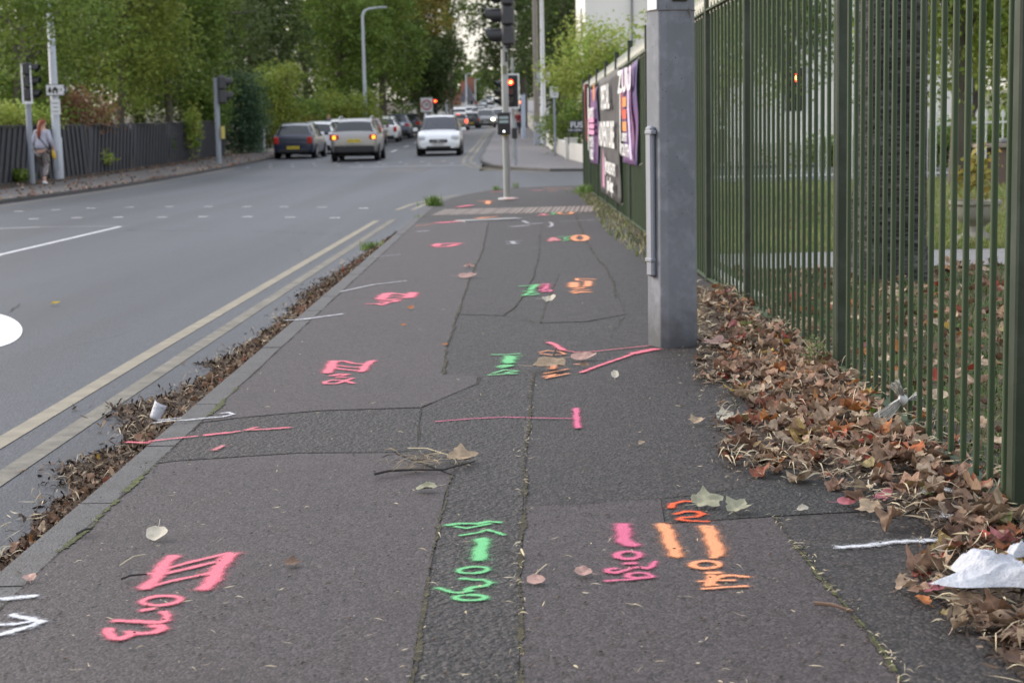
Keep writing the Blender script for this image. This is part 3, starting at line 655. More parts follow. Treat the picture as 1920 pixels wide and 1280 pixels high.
for a, b in zip(posts[:-1], posts[1:]):
    pa, pb = Vector((FX(a), a, GP(a))), Vector((FX(b), b, GP(b))); d = (pb-pa); L = d.length; t = d.normalized(); ry = Vector((t.x, t.y, 0)).normalized(); nn = Vector((-ry.y, ry.x, 0))
    for h, wd, th in ((1.85, .05, .012), (.012, .05, .012), (1.94, .03, .008)):
        o = pa + t*.031 + Vector((0, 0, h)); mb = MB()
        if h == 1.94: continue
        mb.prism([(0, -wd/2), (L-.062, -wd/2), (L-.062, wd/2), (0, wd/2)], o, t, nn, (0, 0, 1), th)
        mb.build('rail', gp, fe, world=True)
    n = max(2, round(L/.158))
    for k in range(1, n):
        bars.append(pa + t*(L*k/n) + Vector((random.uniform(-.001, .001), 0, 0)))
bars.sort(key=lambda p: p.y)
vis = [p for p in bars if p.y > 3.9]
def bar(mb, p, n=10): mb.tube([p+Vector((0, 0, .0)), p+Vector((0, 0, 1.9))], .0097, n)
def tip(mb, p):
    z = p.z+1.88; x, y = p.x, p.y
    mb.add([(x-.004, y-.012, z), (x-.004, y+.012, z), (x-.004, y+.026, z+.05), (x-.004, y, z+.14), (x-.004, y-.026, z+.05), (x+.004, y-.012, z), (x+.004, y+.012, z), (x+.004, y+.026, z+.05), (x+.004, y, z+.14), (x+.004, y-.026, z+.05)],
           [(0, 4, 3, 2, 1), (5, 6, 7, 8, 9), (0, 1, 6, 5), (1, 2, 7, 6), (2, 3, 8, 7), (3, 4, 9, 8), (4, 0, 5, 9)])
first = vis[:100]; rest = vis[100:] + [p for p in bars if p.y <= 3.9]
for p in first:
    mb = MB(); bar(mb, p); mb.build('bar', gp, fe, smooth=40, world=True)
mb = MB()
for p in rest: bar(mb, p, 6)
tag(mb.build('bar', gp, fe, world=True), kind='stuff')
for a, b in zip(posts[:-1], posts[1:]):
    mb = MB()
    for p in [q for q in bars if a < q.y < b]:
        tip(mb, p); q = p+Vector((0, .079, 0))
        if q.y < b-.06:
            tip(mb, q+Vector((0, 0, -.05)))
            mb.tube([q+Vector((0, .036*math.cos(t*PI/5), 1.9+.036*math.sin(t*PI/5))) for t in range(11)], .006, 5, False)
    mb.build('spear_tops', pale, fe, world=True)
# knee of rubble kerb under the fence
mb = MB()
for a, b in zip(posts[3:-1], posts[4:]):
    mb.prism([(0, -.03), (b-a-.02, -.03), (b-a-.02, .05), (0, .05)], Vector((FX(a)+.06, a, GP(a)-.03)), Vector((FX(b)-FX(a), b-a, GP(b)-GP(a))).normalized(), (1, 0, 0), (0, 0, 1), .08)
mb.build('concrete_footing', M['conc'], fe, world=True)
# ================================================================= text helper
def text_mesh(txt, size, mat, bold=.0, ext=.0005):
    cu = bpy.data.curves.new('lettering', 'FONT'); cu.body = txt; cu.size = size; cu.align_x = 'CENTER'; cu.align_y = 'CENTER'; cu.extrude = ext; cu.offset = bold; cu.resolution_u = 3
    o = bpy.data.objects.new('t', cu); COL.objects.link(o); bpy.context.view_layer.update()
    me = bpy.data.meshes.new_from_object(o.evaluated_get(bpy.context.evaluated_depsgraph_get())); bpy.data.objects.remove(o); bpy.data.curves.remove(cu)
    me.materials.clear(); me.materials.append(mat); me.name = 'lettering'; return me
def text(txt, size, mat, parent, loc, ax, ay, name='lettering', bold=0., sx=1., sy=1.):
    """ax = reading direction, ay = up, in the parent's frame; loc relative to parent"""
    me = text_mesh(txt, size, mat, bold); ax, ay = Vector(ax).normalized(), Vector(ay).normalized(); az = ax.cross(ay)
    Mx = Matrix((ax*sx, ay*sy, az)).transposed().to_4x4(); me.transform(Mx); o = bpy.data.objects.new(name, me); COL.objects.link(o); o.parent = parent; o.location = loc; return o
# ================================================================= banners on the railings
def banner(y0, y1, z0, z1, col, label, name='banner', wav=.012, seed=0):
    """cloth hung on the road side of the railing, y1 > y0"""
    r = random.Random(seed); nu, nv = 26, 18; V, F = [], []
    ob = empty(name, (FX(y0)-.03, y0, GP(y0)+z0), 0, label, 'banner')
    X0 = FX(y0)-.03
    for j in range(nv+1):
        for i in range(nu+1):
            u, v = i/nu, j/nv; y = y0+(y1-y0)*u; sag = -.03*math.sin(u*PI)*(v > .5)*(v-.5)*2
            V.append((FX(y)-.028-wav*abs(math.sin(u*8+v*1.5+seed))-wav*.8*math.sin(v*9+u*2+seed), y + .01*math.sin(v*5), GP(y)+z0+(z1-z0)*v+sag))
    for j in range(nv):
        for i in range(nu): F.append((j*(nu+1)+i, j*(nu+1)+i+1, (j+1)*(nu+1)+i+1, (j+1)*(nu+1)+i))
    fr = MB(); fr.add(V, F); c = fr.build('cloth', col, ob, smooth=True, world=True)
    so = c.modifiers.new('s', 'SOLIDIFY'); so.thickness = .002
    mb = MB()
    for (y, z) in ((y0, z0), (y1, z0), (y0, z1), (y1, z1)): mb.tube([(FX(y)-.03, y, GP(y)+z), (FX(y), y+(.05 if y == y1 else -.05), GP(y)+z+.03)], .003, 5)
    mb.build('tie', pale, ob, world=True)
    return ob
def bt(ob, txt, y, z, size, mat, y0, sx=1.): return text(txt, size, mat, ob, (FX(y)-FX(y0)-.064, y-y0, z), (0, -1, 0), (0, 0, 1), bold=size*.03, sx=sx)
wh = paint('white_print', (.75, .75, .75), .6); redp = paint('red_print', (.6, .09, .05), .6); org = paint('orange_print', (.72, .27, .08), .6); pkp = paint('pink_print', (.75, .3, .5), .6); lil = paint('lilac_print', (.6, .52, .72), .6)
def clothm(name, a, b_, c3=None):
    b = NB(name); n = b.noise(1.6, b.obj(), 2); c = b.mix(b.ramp(n, [(.42, 0), (.6, 1)]), a, b_); b.set(col=c, rough=.55); return b.m
purple = clothm('purple_vinyl', (.07, .045, .16), (.2, .07, .2)); black = clothm('black_vinyl', (.05, .047, .052), (.07, .066, .072))
y0, y1 = 18.4, 21.2
b1 = banner(y0, y1, .69, 1.83, purple, 'purple banner with tall white letters and pink stripes, nearest on the green railing', seed=1)
def stripe(ob, y0, pts, mat, dx=-.058, name='print_panel'):
    mb = MB(); n = len(pts); vs = [(FX(y0+p[0])-FX(y0)+dx, p[0], p[1]) for p in pts] + [(FX(y0+p[0])-FX(y0)+dx+.004, p[0], p[1]) for p in pts]
    mb.add(vs, [tuple(range(n)), tuple(range(2*n-1, n-1, -1))] + [(i, n+i, n+(i+1) % n, (i+1) % n) for i in range(n)]); return mb.build(name, mat, ob)
stripe(b1, y0, [(2.5, .1), (2.35, .1), (2.3, 1.05), (2.45, 1.05)], wh)
stripe(b1, y0, [(.28, .06), (.6, .06), (1.0, .6), (.85, 1.0), (.7, 1.0), (.7, .6)], lil)
bt(b1, 'ZUU', y0+1.45, .93, .36, wh, y0, 3.)
for z, m_, t_ in ((.7, org, 'PARTY'), (.56, redp, 'MUSIC'), (.42, org, 'GAMES')):
    stripe(b1, y0, [(1.95, z-.055), (1.2, z-.055), (1.2, z+.055), (1.95, z+.055)], m_)
bt(b1, 'SUPPORT', y0+1.5, .29, .13, wh, y0, 1.6); bt(b1, 'YOUTH', y0+1.5, .14, .19, wh, y0, 2.4)
stripe(b1, y0, [(2.05, .55), (1.88, .55), (1.88, .85), (2.05, .85)], redp, -.062)
y0, y1 = 21.7, 27.0
b2 = banner(y0, y1, .14, 1.88, black, 'large black banner with bold white lettering tied to the middle of the green railing', seed=4)
bt(b2, 'SPECIAL', y0+2.6, 1.38, .46, wh, y0, 1.25); bt(b2, 'ADVENTURE', y0+2.45, .86, .48, wh, y0, 1.35)
bt(b2, 'WORKSHOPS', y0+1.5, .42, .22, wh, y0, 1.7); bt(b2, 'Jan-Sept', y0+1.5, .2, .26, wh, y0, 1.6)
stripe(b2, y0, [(3.6, .12), (3.2, .1), (3.3, .5), (3.5, .66)], pkp); stripe(b2, y0, [(2.95, .3), (2.8, .3), (2.8, .55), (2.95, .55)], wh)
y0, y1 = 27.5, 30.4
b3 = banner(y0, y1, .55, 1.82, purple, 'smaller purple banner with white and pink rows of print, beyond the black banner', seed=7)
for z, m_, t_ in ((.82, wh, 'SUPPORT'), (.34, wh, 'YOUTH'), (.14, wh, 'MUSIC')): bt(b3, t_, y0+1.3, z, .24, m_, y0, 1.7)
for k in range(3): stripe(b3, y0, [(2.2, .48+k*.1), (.5, .48+k*.1), (.5, .55+k*.1), (2.2, .55+k*.1)], pkp)
stripe(b3, y0, [(.35+.3*math.cos(a*PI/8), 1.15+.14*math.sin(a*PI/8)) for a in range(16)], org)
stripe(b3, y0, [(2.7, .2), (2.5, .2), (2.4, 1.2), (2.65, 1.3)], wh)
# red scarf
mb = MB(); V = []; F = []; y0 = 31.6
for j in range(25):
    v = j/24
    for i in range(9):
        u = i/8; V.append((FX(y0)-.05-.03*math.sin(u*9+v*4), y0+(u-.5)*(.6-.35*v)+.12*math.sin(v*5), GP(y0)+1.95-1.05*v))
for j in range(24):
    for i in range(8): F.append((j*9+i, j*9+i+1, (j+1)*9+i+1, (j+1)*9+i))
mb.add(V, F); sc = mb.build('scarf', paint('tartan_red', (.13, .018, .022), .9, 0, .9, 16), None, smooth=True); so_ = sc.modifiers.new('s', 'SOLIDIFY'); so_.thickness = .01
tag(sc, 'dark red patterned cloth dangling from the far end of the green railing', 'scarf')
# ================================================================= concrete lighting column
def concm():
    b = NB('column_concrete'); co = b.obj(); n = b.noise(3, co, 6, .7); n2 = b.noise(14, co, 5); v = b.voro(26, co); sp = b.noise(260, co, 3)
    sep = b.n('ShaderNodeSeparateXYZ'); b.l(co, sep.inputs[0])
    c = b.mix(b.ramp(n, [(.35, 0), (.7, 1)]), (.205, .216, .243), (.155, .165, .19)); c = b.mix(b.ramp(n2, [(.5, 0), (.75, .35)]), c, (.4, .42, .46))
    hole = b.ramp(b.math('ADD', v, b.math('MULTIPLY', b.noise(2.6, co, 2), -.12)), [(-.0, 1), (.025, 0)])
    c = b.mix(hole, c, (.04, .04, .045)); c = b.mix(b.math('MULTIPLY', sp, .22), c, (.1, .11, .13))
    base = b.ramp(b.math('ADD', sep.outputs[2], b.math('MULTIPLY', b.noise(11, co, 5), .35)), [(.2, .85), (.42, 0)])
    c = b.mix(base, c, (.07, .072, .078))
    b.set(col=c, rough=.78, normal=b.bump(b.math('ADD', sp, b.math('MULTIPLY', hole, -2)), .4, .004)); return b.m
cb = P(1266, 652); cc = empty('lighting_column', (cb.x, cb.y+.12, GP(cb.y)), 0, 'thick grey octagonal concrete column on the pavement beside the green railing', 'lighting column')
mb = MB(); V = []; F = []
cc.rotation_euler = (0, 0, R(21.5)); hf, lg = .066, .032
oct_ = [(-hf, -hf-lg), (hf, -hf-lg), (hf+lg, -hf), (hf+lg, hf), (hf, hf+lg), (-hf, hf+lg), (-hf-lg, hf), (-hf-lg, -hf)]
for z, r in ((-.1, 1.03), (1.0, 1.0), (2.2, .97), (6.5, .75)):
    for x_, y_ in oct_: V.append((r*x_, r*y_, z))
for k in range(3):
    for i in range(8): F.append((k*8+i, k*8+(i+1) % 8, (k+1)*8+(i+1) % 8, (k+1)*8+i))
F += [tuple(range(7, -1, -1)), tuple(range(24, 32))]; mb.add(V, F); sh = mb.build('shaft', concm(), cc); bv = sh.modifiers.new('b', 'BEVEL'); bv.width = .006; bv.segments = 2
# metal cable guard, strapped on the road side
gs = dirty('galvanised_guard', (.24, .255, .3), (.45, .47, .52), .35, 8, .5, .2, True, .2)
mb = MB(); gx, gy = -.112, .0
mb.bbox((gx, gy, .7), (.028, .064, .72), .009); o = mb.build('cable_guard', gs, cc, smooth=40)
mb = MB(); mb.bbox((gx-.004, gy-.01, 1.03), (.03, .074, .02), .004); mb.bbox((gx-.004, gy, .42), (.03, .07, .02), .004); mb.build('guard_clip', gs, cc)
mb = MB(); ring = [(1.0*a, 1.0*b_, 1.6) for a, b_ in oct_]; mb.tube(ring+[ring[0]], .0022, 5, False)
mb.tube([(.045, -.1, 1.6), (.05, -.108, 1.565), (.047, -.104, 1.61)], .003, 5); mb.build('wire', paint('rusty_wire', (.12, .1, .09), .6), cc)
# paper notice strip and dark plate
mb = MB(); mb.box((-.101, -.01, 1.78), (.004, .1, .35)); mb.build('paper_notice', paint('paper', (.66, .67, .7), .7), cc)
mb = MB(); mb.bbox((.0, -.098, 1.74), (.08, .014, .2), .004); mb.build('number_plate_recess', paint('mossy_brown', (.045, .042, .035), .9, 0, .6, 40, .6), cc)
# ================================================================= traffic signals
tsb = paint('signal_black', (.018, .018, .02), .45); tsg = paint('signal_grey_housing', (.045, .045, .05), .5); galv = dirty('galvanised_pole', (.42, .43, .42), (.2, .22, .17), .8, 3, .5, .1, True, .1); galvb = dirty('grey_blue_pole', (.3, .33, .38), (.2, .21, .2), .5, 3, .5, .1)
redlit = emit('lit_red_lamp', (1.0, .04, .015), 4.5); redcore = emit('lit_red_core', (1.0, .4, .08), 9); lensr = paint('dull_red_lens', (.12, .015, .012), .25); lensd = paint('dark_lens', (.02, .02, .022), .2)
def signal_head(parent, loc, face, n=3, s=1., lit=None, board=None, pitch=.3, hood=.22):
    """face: direction (rad) the lamps look towards, measured from +x"""
    fx, fy = math.cos(face), math.sin(face); f = Vector((fx, fy, 0)); t = Vector((-fy, fx, 0)); loc = Vector(loc)
    mb = MB()
    for k in range(n):
        c = loc + Vector((0, 0, k*pitch*s)); mb.bbox(c, (.18*s, .28*s, pitch*s*.97), .03*s, rz=face)
    h = mb.build('signal_head', tsg if board is None else tsb, parent, smooth=40)
    for k in range(n):
        c = loc + Vector((0, 0, k*pitch*s)) + f*.091*s; r = .105*s
        lm = MB(); lm.add([c+f*.01+t*r*.93*math.cos(a*PI/10)+Vector((0, 0, r*.93*math.sin(a*PI/10))) for a in range(20)] + [c+f*.002+t*r*.93*math.cos(a*PI/10)+Vector((0, 0, r*.93*math.sin(a*PI/10))) for a in range(20)], [tuple(range(20))]+[(i, (i+1) % 20, 20+(i+1) % 20, 20+i) for i in range(20)])
        kk = n-1-k; lo = lm.build('lens', redlit if lit == kk else (lensr if kk == 1 else lensd), h)
        if lit == kk:
            l2 = MB(); l2.add([c+f*.014+t*r*.42*math.cos(a*PI/10)+Vector((0, 0, r*.42*math.sin(a*PI/10))) for a in range(20)], [tuple(range(20))]); l2.build('lamp_glow', redcore, h)
        hd = MB(); V = []; na = 18
        for q, (d_, rr) in enumerate(((0, r*1.08), (hood*s, r*1.02), (hood*s, r*.96), (0, r*1.0))):
            for i in range(na+1):
                a = R(-50 + 280*i/na); cut = 0 if q in (0, 3) else max(0., -math.sin(a))*.1*s + .04*s*(1-math.sin(a))*.6
                V.append(c + f*(d_-cut) + t*rr*math.cos(a) + Vector((0, 0, rr*math.sin(a))))
        F = [(q*(na+1)+i, q*(na+1)+i+1, ((q+1) % 4)*(na+1)+i+1, ((q+1) % 4)*(na+1)+i) for q in range(3) for i in range(na)]
        hd.add(V, F); hd.build('hood', tsb, h, smooth=40)
    if board:
        H = n*pitch*s+.3*s; W = .62*s; c = loc+Vector((0, 0, (n-1)*pitch*s/2)) - f*.0
        mb = MB(); mb.bbox(c-f*.01, (.012, W, H), .004, rz=face); bo = mb.build('backing_board', tsb, parent)
        mb = MB()
        for dz in (-1, 1): mb.box(c+Vector((0, 0, dz*(H/2-.02*s)))-f*.002, (.012, W+.01, .055*s), rz=face)
        for dt in (-1, 1): mb.box(c+t*dt*(W/2-.02*s)-f*.002, (.0125, .055*s, H-.06*s), rz=face)
        mb.build('white_border', paint('white_border', (.8, .8, .82), .4), bo)
    return h
# central pole (the nearest)
pb = P(951, 374); ts = empty('traffic_light', (pb.x, pb.y, pb.z), 0, 'nearest traffic light, a weathered grey pole with two black hoods and a push button box', 'traffic light')
mb = MB(); mb.tube([(0, 0, -.05), (0, 0, 1.3), (0, 0, 4.0)], .057, 16); mb.build('pole', galv, ts, smooth=40)
mb = MB(); mb.lathe([(.0, .0), (.17, .0), (.165, .02), (.06, .035), (.058, .03)], (0.02, -.02, .004), 20); mb.build('concrete_foot', dirty('white_foot', (.6, .6, .6), (.4, .2, .15), .7, 9, .7, .2, False), ts)
hz = D(930, 68, pb.y).z - pb.z
signal_head(ts, (.07, 0, hz), PI+R(-5), 3, 1.12, None, None, .285, .25)
mb = MB(); mb.tube([(-.0, 0, hz-.17), (.03, 0, hz-.19), (.1, 0, hz-.17)], .02, 8); mb.box((0.03, 0, hz-.19), (.18, .1, .04)); mb.build('bracket', tsb, ts)
mb = MB(); mb.box((.03, -.04, hz-.34), (.04, .05, .16)); mb.build('terminal_clip', tsb, ts)
bz = D(947, 232, pb.y).z - pb.z
mb = MB(); mb.bbox((-.03, -.115, bz), (.21, .12, .36), .012); pbx = mb.build('push_button_box', tsb, ts, smooth=40)
mb = MB(); mb.bbox((-.03, -.178, bz+.095), (.15, .006, .045), .002); mb.bbox((-.03, -.178, bz+.03), (.15, .006, .045), .002); mb.build('display', paint('display_grey', (.33, .42, .42), .3), pbx)
mb = MB(); mb.lathe([(.028, 0), (.026, .006), (.0, .007)], (-.03, -.1765, bz-.07), 16, 'y'); mb.build('button', paint('button_grey', (.07, .07, .07), .3), pbx)
mb = MB(); mb.lathe([(.0, -.012), (.015, -.012), (.015, 0)], (-.03, -.1755, bz-.125), 10, 'y'); mb.build('white_light', emit('white_wait_lamp', (1, 1, 1), 3), pbx)
mb = MB(); mb.bbox((-.02, -.11, bz-.19), (.11, .08, .018), .004); mb.build('yellow_base', paint('dull_yellow', (.5, .38, .05), .5), pbx)
mb = MB(); mb.tube([(.1, .05, hz+.62), (.2, .04, hz+.62), (.23, .04, hz+.6), (.2, .04, hz+.58), (.12, .05, hz+.59)], .014, 6); mb.build('cable', tsb, ts)
mb = MB(); mb.bbox((0, -.058, hz-.55), (.07, .008, .14), .003); mb.build('moss_patch', paint('moss_stain', (.16, .17, .1), .9), ts)
# far signal with white bordered board, seen beyond the pole
def pole_at(px, py, name, label, cat, s='p', **k):
    p = P(px, py, s); return empty(name, p, 0, label, cat, **k), p
def at_dist(px, Y, s='p'):
    d = ray(px, 250); return Vector((d.x*Y, Y, (GP if s == 'p' else GR)(Y)))
def straight(parent, h, r, mat, r1=None, n=10, name='pole'):
    mb = MB(); mb.tube([(0, 0, -.1), (0, 0, h*.5), (0, 0, h)], [r, (r+(r1 or r))/2, r1 or r], n); return mb.build(name, mat, parent, smooth=40)
p = at_dist(963, 62); t2 = empty('traffic_light', p, 0, 'red traffic light with white bordered board, behind the nearest pole', 'traffic light')
straight(t2, 3.6, .055, galv); hz = D(957, 188, p.y).z - p.z
s_ = 1.5*p.y/62*.62
signal_head(t2, (-.06, -.1, hz), R(-90-6), 3, .95, 0, True, .33, .1)
signal_head(t2, (-.4, .1, hz-.05), R(180+30), 3, .95, None, None, .33, .2)
mb = MB(); mb.box((-.2, .02, hz+.3), (.4, .04, .04)); mb.tube([(0, 0, hz+1.05), (.0, 0, hz+1.2)], .09, 8); mb.build('bracket', galv, t2)
p = at_dist(966, 54); q = empty('push_button_post', p, 0, 'thin grey post with a small black push button box beyond the nearest pole', 'post')
straight(q, 1.45, .045, galvb); mb = MB(); mb.bbox((-.02, -.09, 1.0), (.17, .1, .33), .01); mb.build('push_button_box', tsb, q)
# three more lights, far
p = at_dist(818, 128, 'r'); p.x = ray(818, 190).x*128; t3 = empty('traffic_light', (p.x, p.y, GP(128)), 0, 'distant traffic light showing red left of the white people carrier roof', 'traffic light')
straight(t3, 2.6, .07, galvb); signal_head(t3, (-.05, -.12, D(816, 190, 128).z-GP(128)-.75), R(-90), 3, 1.15, 0, None, .33, .2)
p = at_dist(984, 118); t4 = empty('traffic_light', p, 0, 'small distant red traffic light left of a pale blue post', 'traffic light')
straight(t4, 2.9, .05, galvb); signal_head(t4, (-.3, -.1, D(975, 190, 118).z-p.z-.6), R(-100), 3, .8, 0, None, .33, .15)
p = at_dist(982, 105); t5 = empty('post', p, 0, 'pale blue grey post beside the small distant red light', 'post'); straight(t5, D(982, 178, 105).z-p.z, .13, paint('pale_blue_post', (.4, .47, .58), .5))
# left side signal seen from the side behind leaves
p, _ = pole_at(61, 345, 'traffic_light', 'traffic light at the far left with black hoods pointing right', 'traffic light'); t6 = p; pz = wloc(p)
straight(t6, D(55, 130, pz.y).z-pz.z, .075, galvb); h1 = D(62, 177, pz.y).z-pz.z
signal_head(t6, (.03, -.02, h1), R(-8), 3, 1.05, None, None, .31, .24)
mb = MB(); mb.box((-.08, -.17, h1+.27), (.04, .02, 1.05)); mb.box((.05, -.17, h1-.22), (.24, .02, .05)); mb.box((.15, -.17, h1+.27), (.035, .02, .92)); mb.build('white_border', paint('white_border', (.8, .8, .82), .4), t6)
# second left signal seen from the back
t7, _ = pole_at(411, 307, 'traffic_light', 'slim grey signal pole with a dark head and yellow box, beside the blue green bush', 'traffic light'); pz = wloc(t7)
straight(t7, D(401, 146, pz.y).z-pz.z, .1, galvb); h1 = D(410, 182, pz.y).z-pz.z
signal_head(t7, (.2, .0, h1), R(18), 2, 1.6, None, None, .32, .16)
mb = MB(); mb.bbox((.2, -.1, D(411, 249, pz.y).z-pz.z), (.12, .12, .45), .01); mb.build('yellow_box', paint('signal_yellow', (.55, .45, .12), .5), t7)
# traffic light seen through the railings
p = at_dist(1484, 40); p.x = ray(1470, 250).x*40; t8 = empty('traffic_light', p, 0, 'traffic light with a red lamp seen through the green railings', 'traffic light')
straight(t8, 3.0, .05, paint('white_post', (.6, .62, .66), .5)); signal_head(t8, (.25, -.08, D(1487, 140, 40).z-p.z-.62), R(-92), 3, .9, 0, True, .3, .15)
mb = MB(); mb.bbox((.0, -.07, D(1468, 250, 40).z-p.z), (.12, .06, .25), .01); mb.build('yellow_box', paint('signal_yellow', (.55, .45, .12), .5), t8)
# ================================================================= lamp posts
lwhite = dirty('pale_steel', (.52, .55, .6), (.3, .32, .35), .6, 3, .5, .1)
def lamp_post(name, px, py, top, r0, r1, label, arm=None, mat=None, extra=None):
    b_ = P(px, py) if py else None; o = empty(name, b_, 0, label, 'lamp post'); H = top
    mb = MB(); mb.tube([(0, 0, -.1), (0, 0, 1.15), (0, 0, 1.2), (0, 0, H)], [r0, r0, r0*.8, r1], 14); mb.build('pole', mat or lwhite, o, smooth=40)
    mb = MB(); mb.bbox((0, -r0*.98, .55), (r0*.9, .02, .55), .004); mb.build('service_door', mat or lwhite, o)
    if arm:
        mb = MB(); ax = arm; mb.tube([(0, 0, H-.02), (ax*.08, 0, H+.3), (ax*.3, 0, H+.45), (ax, 0, H+.52)], r1*.9, 8); mb.build('arm', mat or lwhite, o, smooth=40)
        mb = MB(); mb.bbox((ax+.25*(1 if ax > 0 else -1), 0, H+.5), (.6, .26, .09), .03); mb.build('lantern', paint('lantern_grey', (.4, .42, .45), .4), o)
    return o
L1 = lamp_post('lamp_post', 110, 336, 8.5, .15, .07, 'tall pale lamp post at the left with an arrow sign, beside the walking woman', mat=lwhite, arm=1.2)
pz = wloc(L1); sg = paint('sign_white', (.72, .73, .76), .4); sk = paint('sign_black', (.02, .02, .022), .4)
def arrow_sign():
    Y = pz.y-.2; c = D(107, 169, Y); sx = Y/3200; o = empty('direction_sign', c, R(-1.5), 'white right pointing arrow sign with tree and house on the tall pale lamp post', 'sign')
    W, Hh = 40*sx, 18.5*sx; pts = [(-W/2, -Hh/2), (W/2-.12, -Hh/2), (W/2, 0), (W/2-.12, Hh/2), (-W/2, Hh/2)]
    mb = MB(); mb.prism([(x*1.05, y*1.13) for x, y in pts], (0, 0, 0), (1, 0, 0), (0, 0, 1), (0, 1, 0), .02); mb.build('border', sk, o)
    mb = MB(); mb.prism(pts, (0, -.003, 0), (1, 0, 0), (0, 0, 1), (0, -1, 0), .004); mb.build('face', sg, o)
    k = Hh*.36; f = MB(); X = -W/2+.1
    f.prism([(X-.07, -k*.6), (X+.07, -k*.6), (X+.04, -.0), (X+.055, -.0), (X, k), (X-.055, 0), (X-.04, 0)], (0, -.008, 0), (1, 0, 0), (0, 0, 1), (0, -1, 0), .003); f.prism([(X-.012, -k), (X+.012, -k), (X+.012, -k*.6), (X-.012, -k*.6)], (0, -.008, 0), (1, 0, 0), (0, 0, 1), (0, -1, 0), .003)
    X += .15; f.prism([(X-.07, -k), (X-.025, -k), (X-.025, -k*.2), (X+.025, -k*.2), (X+.025, -k), (X+.07, -k), (X+.07, .03), (X, k), (X-.07, .03)], (0, -.008, 0), (1, 0, 0), (0, 0, 1), (0, -1, 0), .003)
    X = W/2-.08; f.prism([(X-.05, -k), (X+.0, -k), (X+.05, 0), (X, k), (X-.05, k), (X, 0)], (0, -.008, 0), (1, 0, 0), (0, 0, 1), (0, -1, 0), .003); f.build('symbols', sk, o)
    text('1/4', .12, sk, o, (.07, -.008, 0), (1, 0, 0), (0, 0, 1))
    mb = MB(); mb.box((0, .05, 0), (.3, .06, .04)); mb.build('clamp', galvb, o)
arrow_sign()
def notice(px, py, Y, wpx, hpx, label, rows=3, cat='sign', name='notice_sign', txt=None):
    c = D(px, py, Y); s = Y/3200; o = empty(name, c, 0, label, cat); W, H = wpx*s, hpx*s
    mb = MB(); mb.bbox((0, 0, 0), (W, .012, H), .004); mb.build('plate', sg, o)
    f = MB(); 
    for k in range(rows):
        z = H*(.25-.27*k); f.box((0, -.009, z), (W*(.62-.15*(k % 2)), .003, H*.045))
    f.build('print', paint('print_grey', (.09, .09, .1), .5), o)
    return o
notice(104, 201, pz.y-.22, 18, 28, 'white upright notice below the arrow sign on the tall pale lamp post')
L2 = lamp_post('lamp_post', 686, 240, 1, .1, .06, 'tall slender lamp post with a curved arm rising behind the beige car', mat=lwhite)
for c in list(L2.children): bpy.data.objects.remove(c)
L2.location = Vector((ray(686, 240).x*100, 100, GP(100))); H2 = D(681, 30, 100).z-GP(100)
mb = MB(); mb.tube([(0, 0, -.1), (0, 0, 1.2), (0, 0, H2), (.1, 0, H2+.25), (.35, 0, H2+.38), (.95, 0, H2+.45)], [.13, .12, .08, .07, .06, .05], 10); mb.build('pole', lwhite, L2, smooth=40)
mb = MB(); mb.bbox((1.15, 0, H2+.45), (.55, .25, .1), .03); mb.build('lantern', paint('lantern_grey', (.4, .42, .45), .4), L2)
pr = P(1019, 272); L3 = lamp_post('lamp_post', 1020, 273, 9, .16, .08, 'tall pale steel lamp post on the far pavement before the low white wall', mat=lwhite, arm=-1.4)
o = empty('utility_pole', at_dist(1007, 86), 0, 'old brown grey utility pole left of the pale steel lamp post', 'utility pole'); mb = MB(); mb.tube([(0, 0, -.1), (0, 0, 9)], [.16, .12], 12); mb.build('pole', paint('weathered_timber', (.2, .185, .17), .9, 0, .3, 4), o, smooth=40)
mb = MB(); mb.box((0, 0, 8.4), (1.4, .1, .1)); mb.build('crossarm', paint('weathered_timber', (.2, .185, .17), .9), o)
o = empty('street_cabinet', at_dist(1009, 84), 0, 'narrow grey street cabinet at the foot of the utility pole', 'cabinet'); mb = MB(); mb.bbox((0, -.1, .55), (.42, .3, 1.15), .02); mb.build('housing', paint('cabinet_grey', (.36, .38, .44), .5), o); mb = MB(); mb.bbox((0, -.255, .55), (.34, .012, .95), .004); mb.build('door', paint('cabinet_grey', (.36, .38, .44), .5), o)
pz = wloc(L3); c = D(1020, 145, pz.y); o = empty('sign_plate', c, R(8), 'blank grey sign plate across the pale steel lamp post', 'sign'); mb = MB(); mb.bbox((0, .2, 0), (25*pz.y/3200, .015, 20*pz.y/3200), .004); mb.build('plate', paint('plate_grey', (.36, .4, .45), .5), o)
po = empty('sign_post', P(1041, 293), 0, 'small white parking sign on a thin post at the end of the white wall', 'sign'); pz = wloc(po); H = D(1039, 163, pz.y).z-pz.z; straight(po, H, .045, galvb)
mb = MB(); s = pz.y/3200; mb.bbox((0, -.06, H-10*s), (16*s, .01, 20*s), .004); pl = mb.build('plate', sg, po); f = MB()
for k in range(3): f.box((0, -.068, H-6*s-k*4*s), (9*s, .004, .9*s))
f.build('print', paint('print_grey', (.09, .09, .1), .5), pl)
for px, Y, top, r, lab in ((838, 135, 180, .1, 'pale post right of the distant red light by the parked cars'), (846, 128, 205, .06, 'short pale post beside the far white people carrier roof')):
    o = empty('post', Vector((ray(px, 240).x*Y, Y, GP(Y))), 0, lab, 'post'); straight(o, D(px, top, Y).z-GP(Y), r, lwhite)
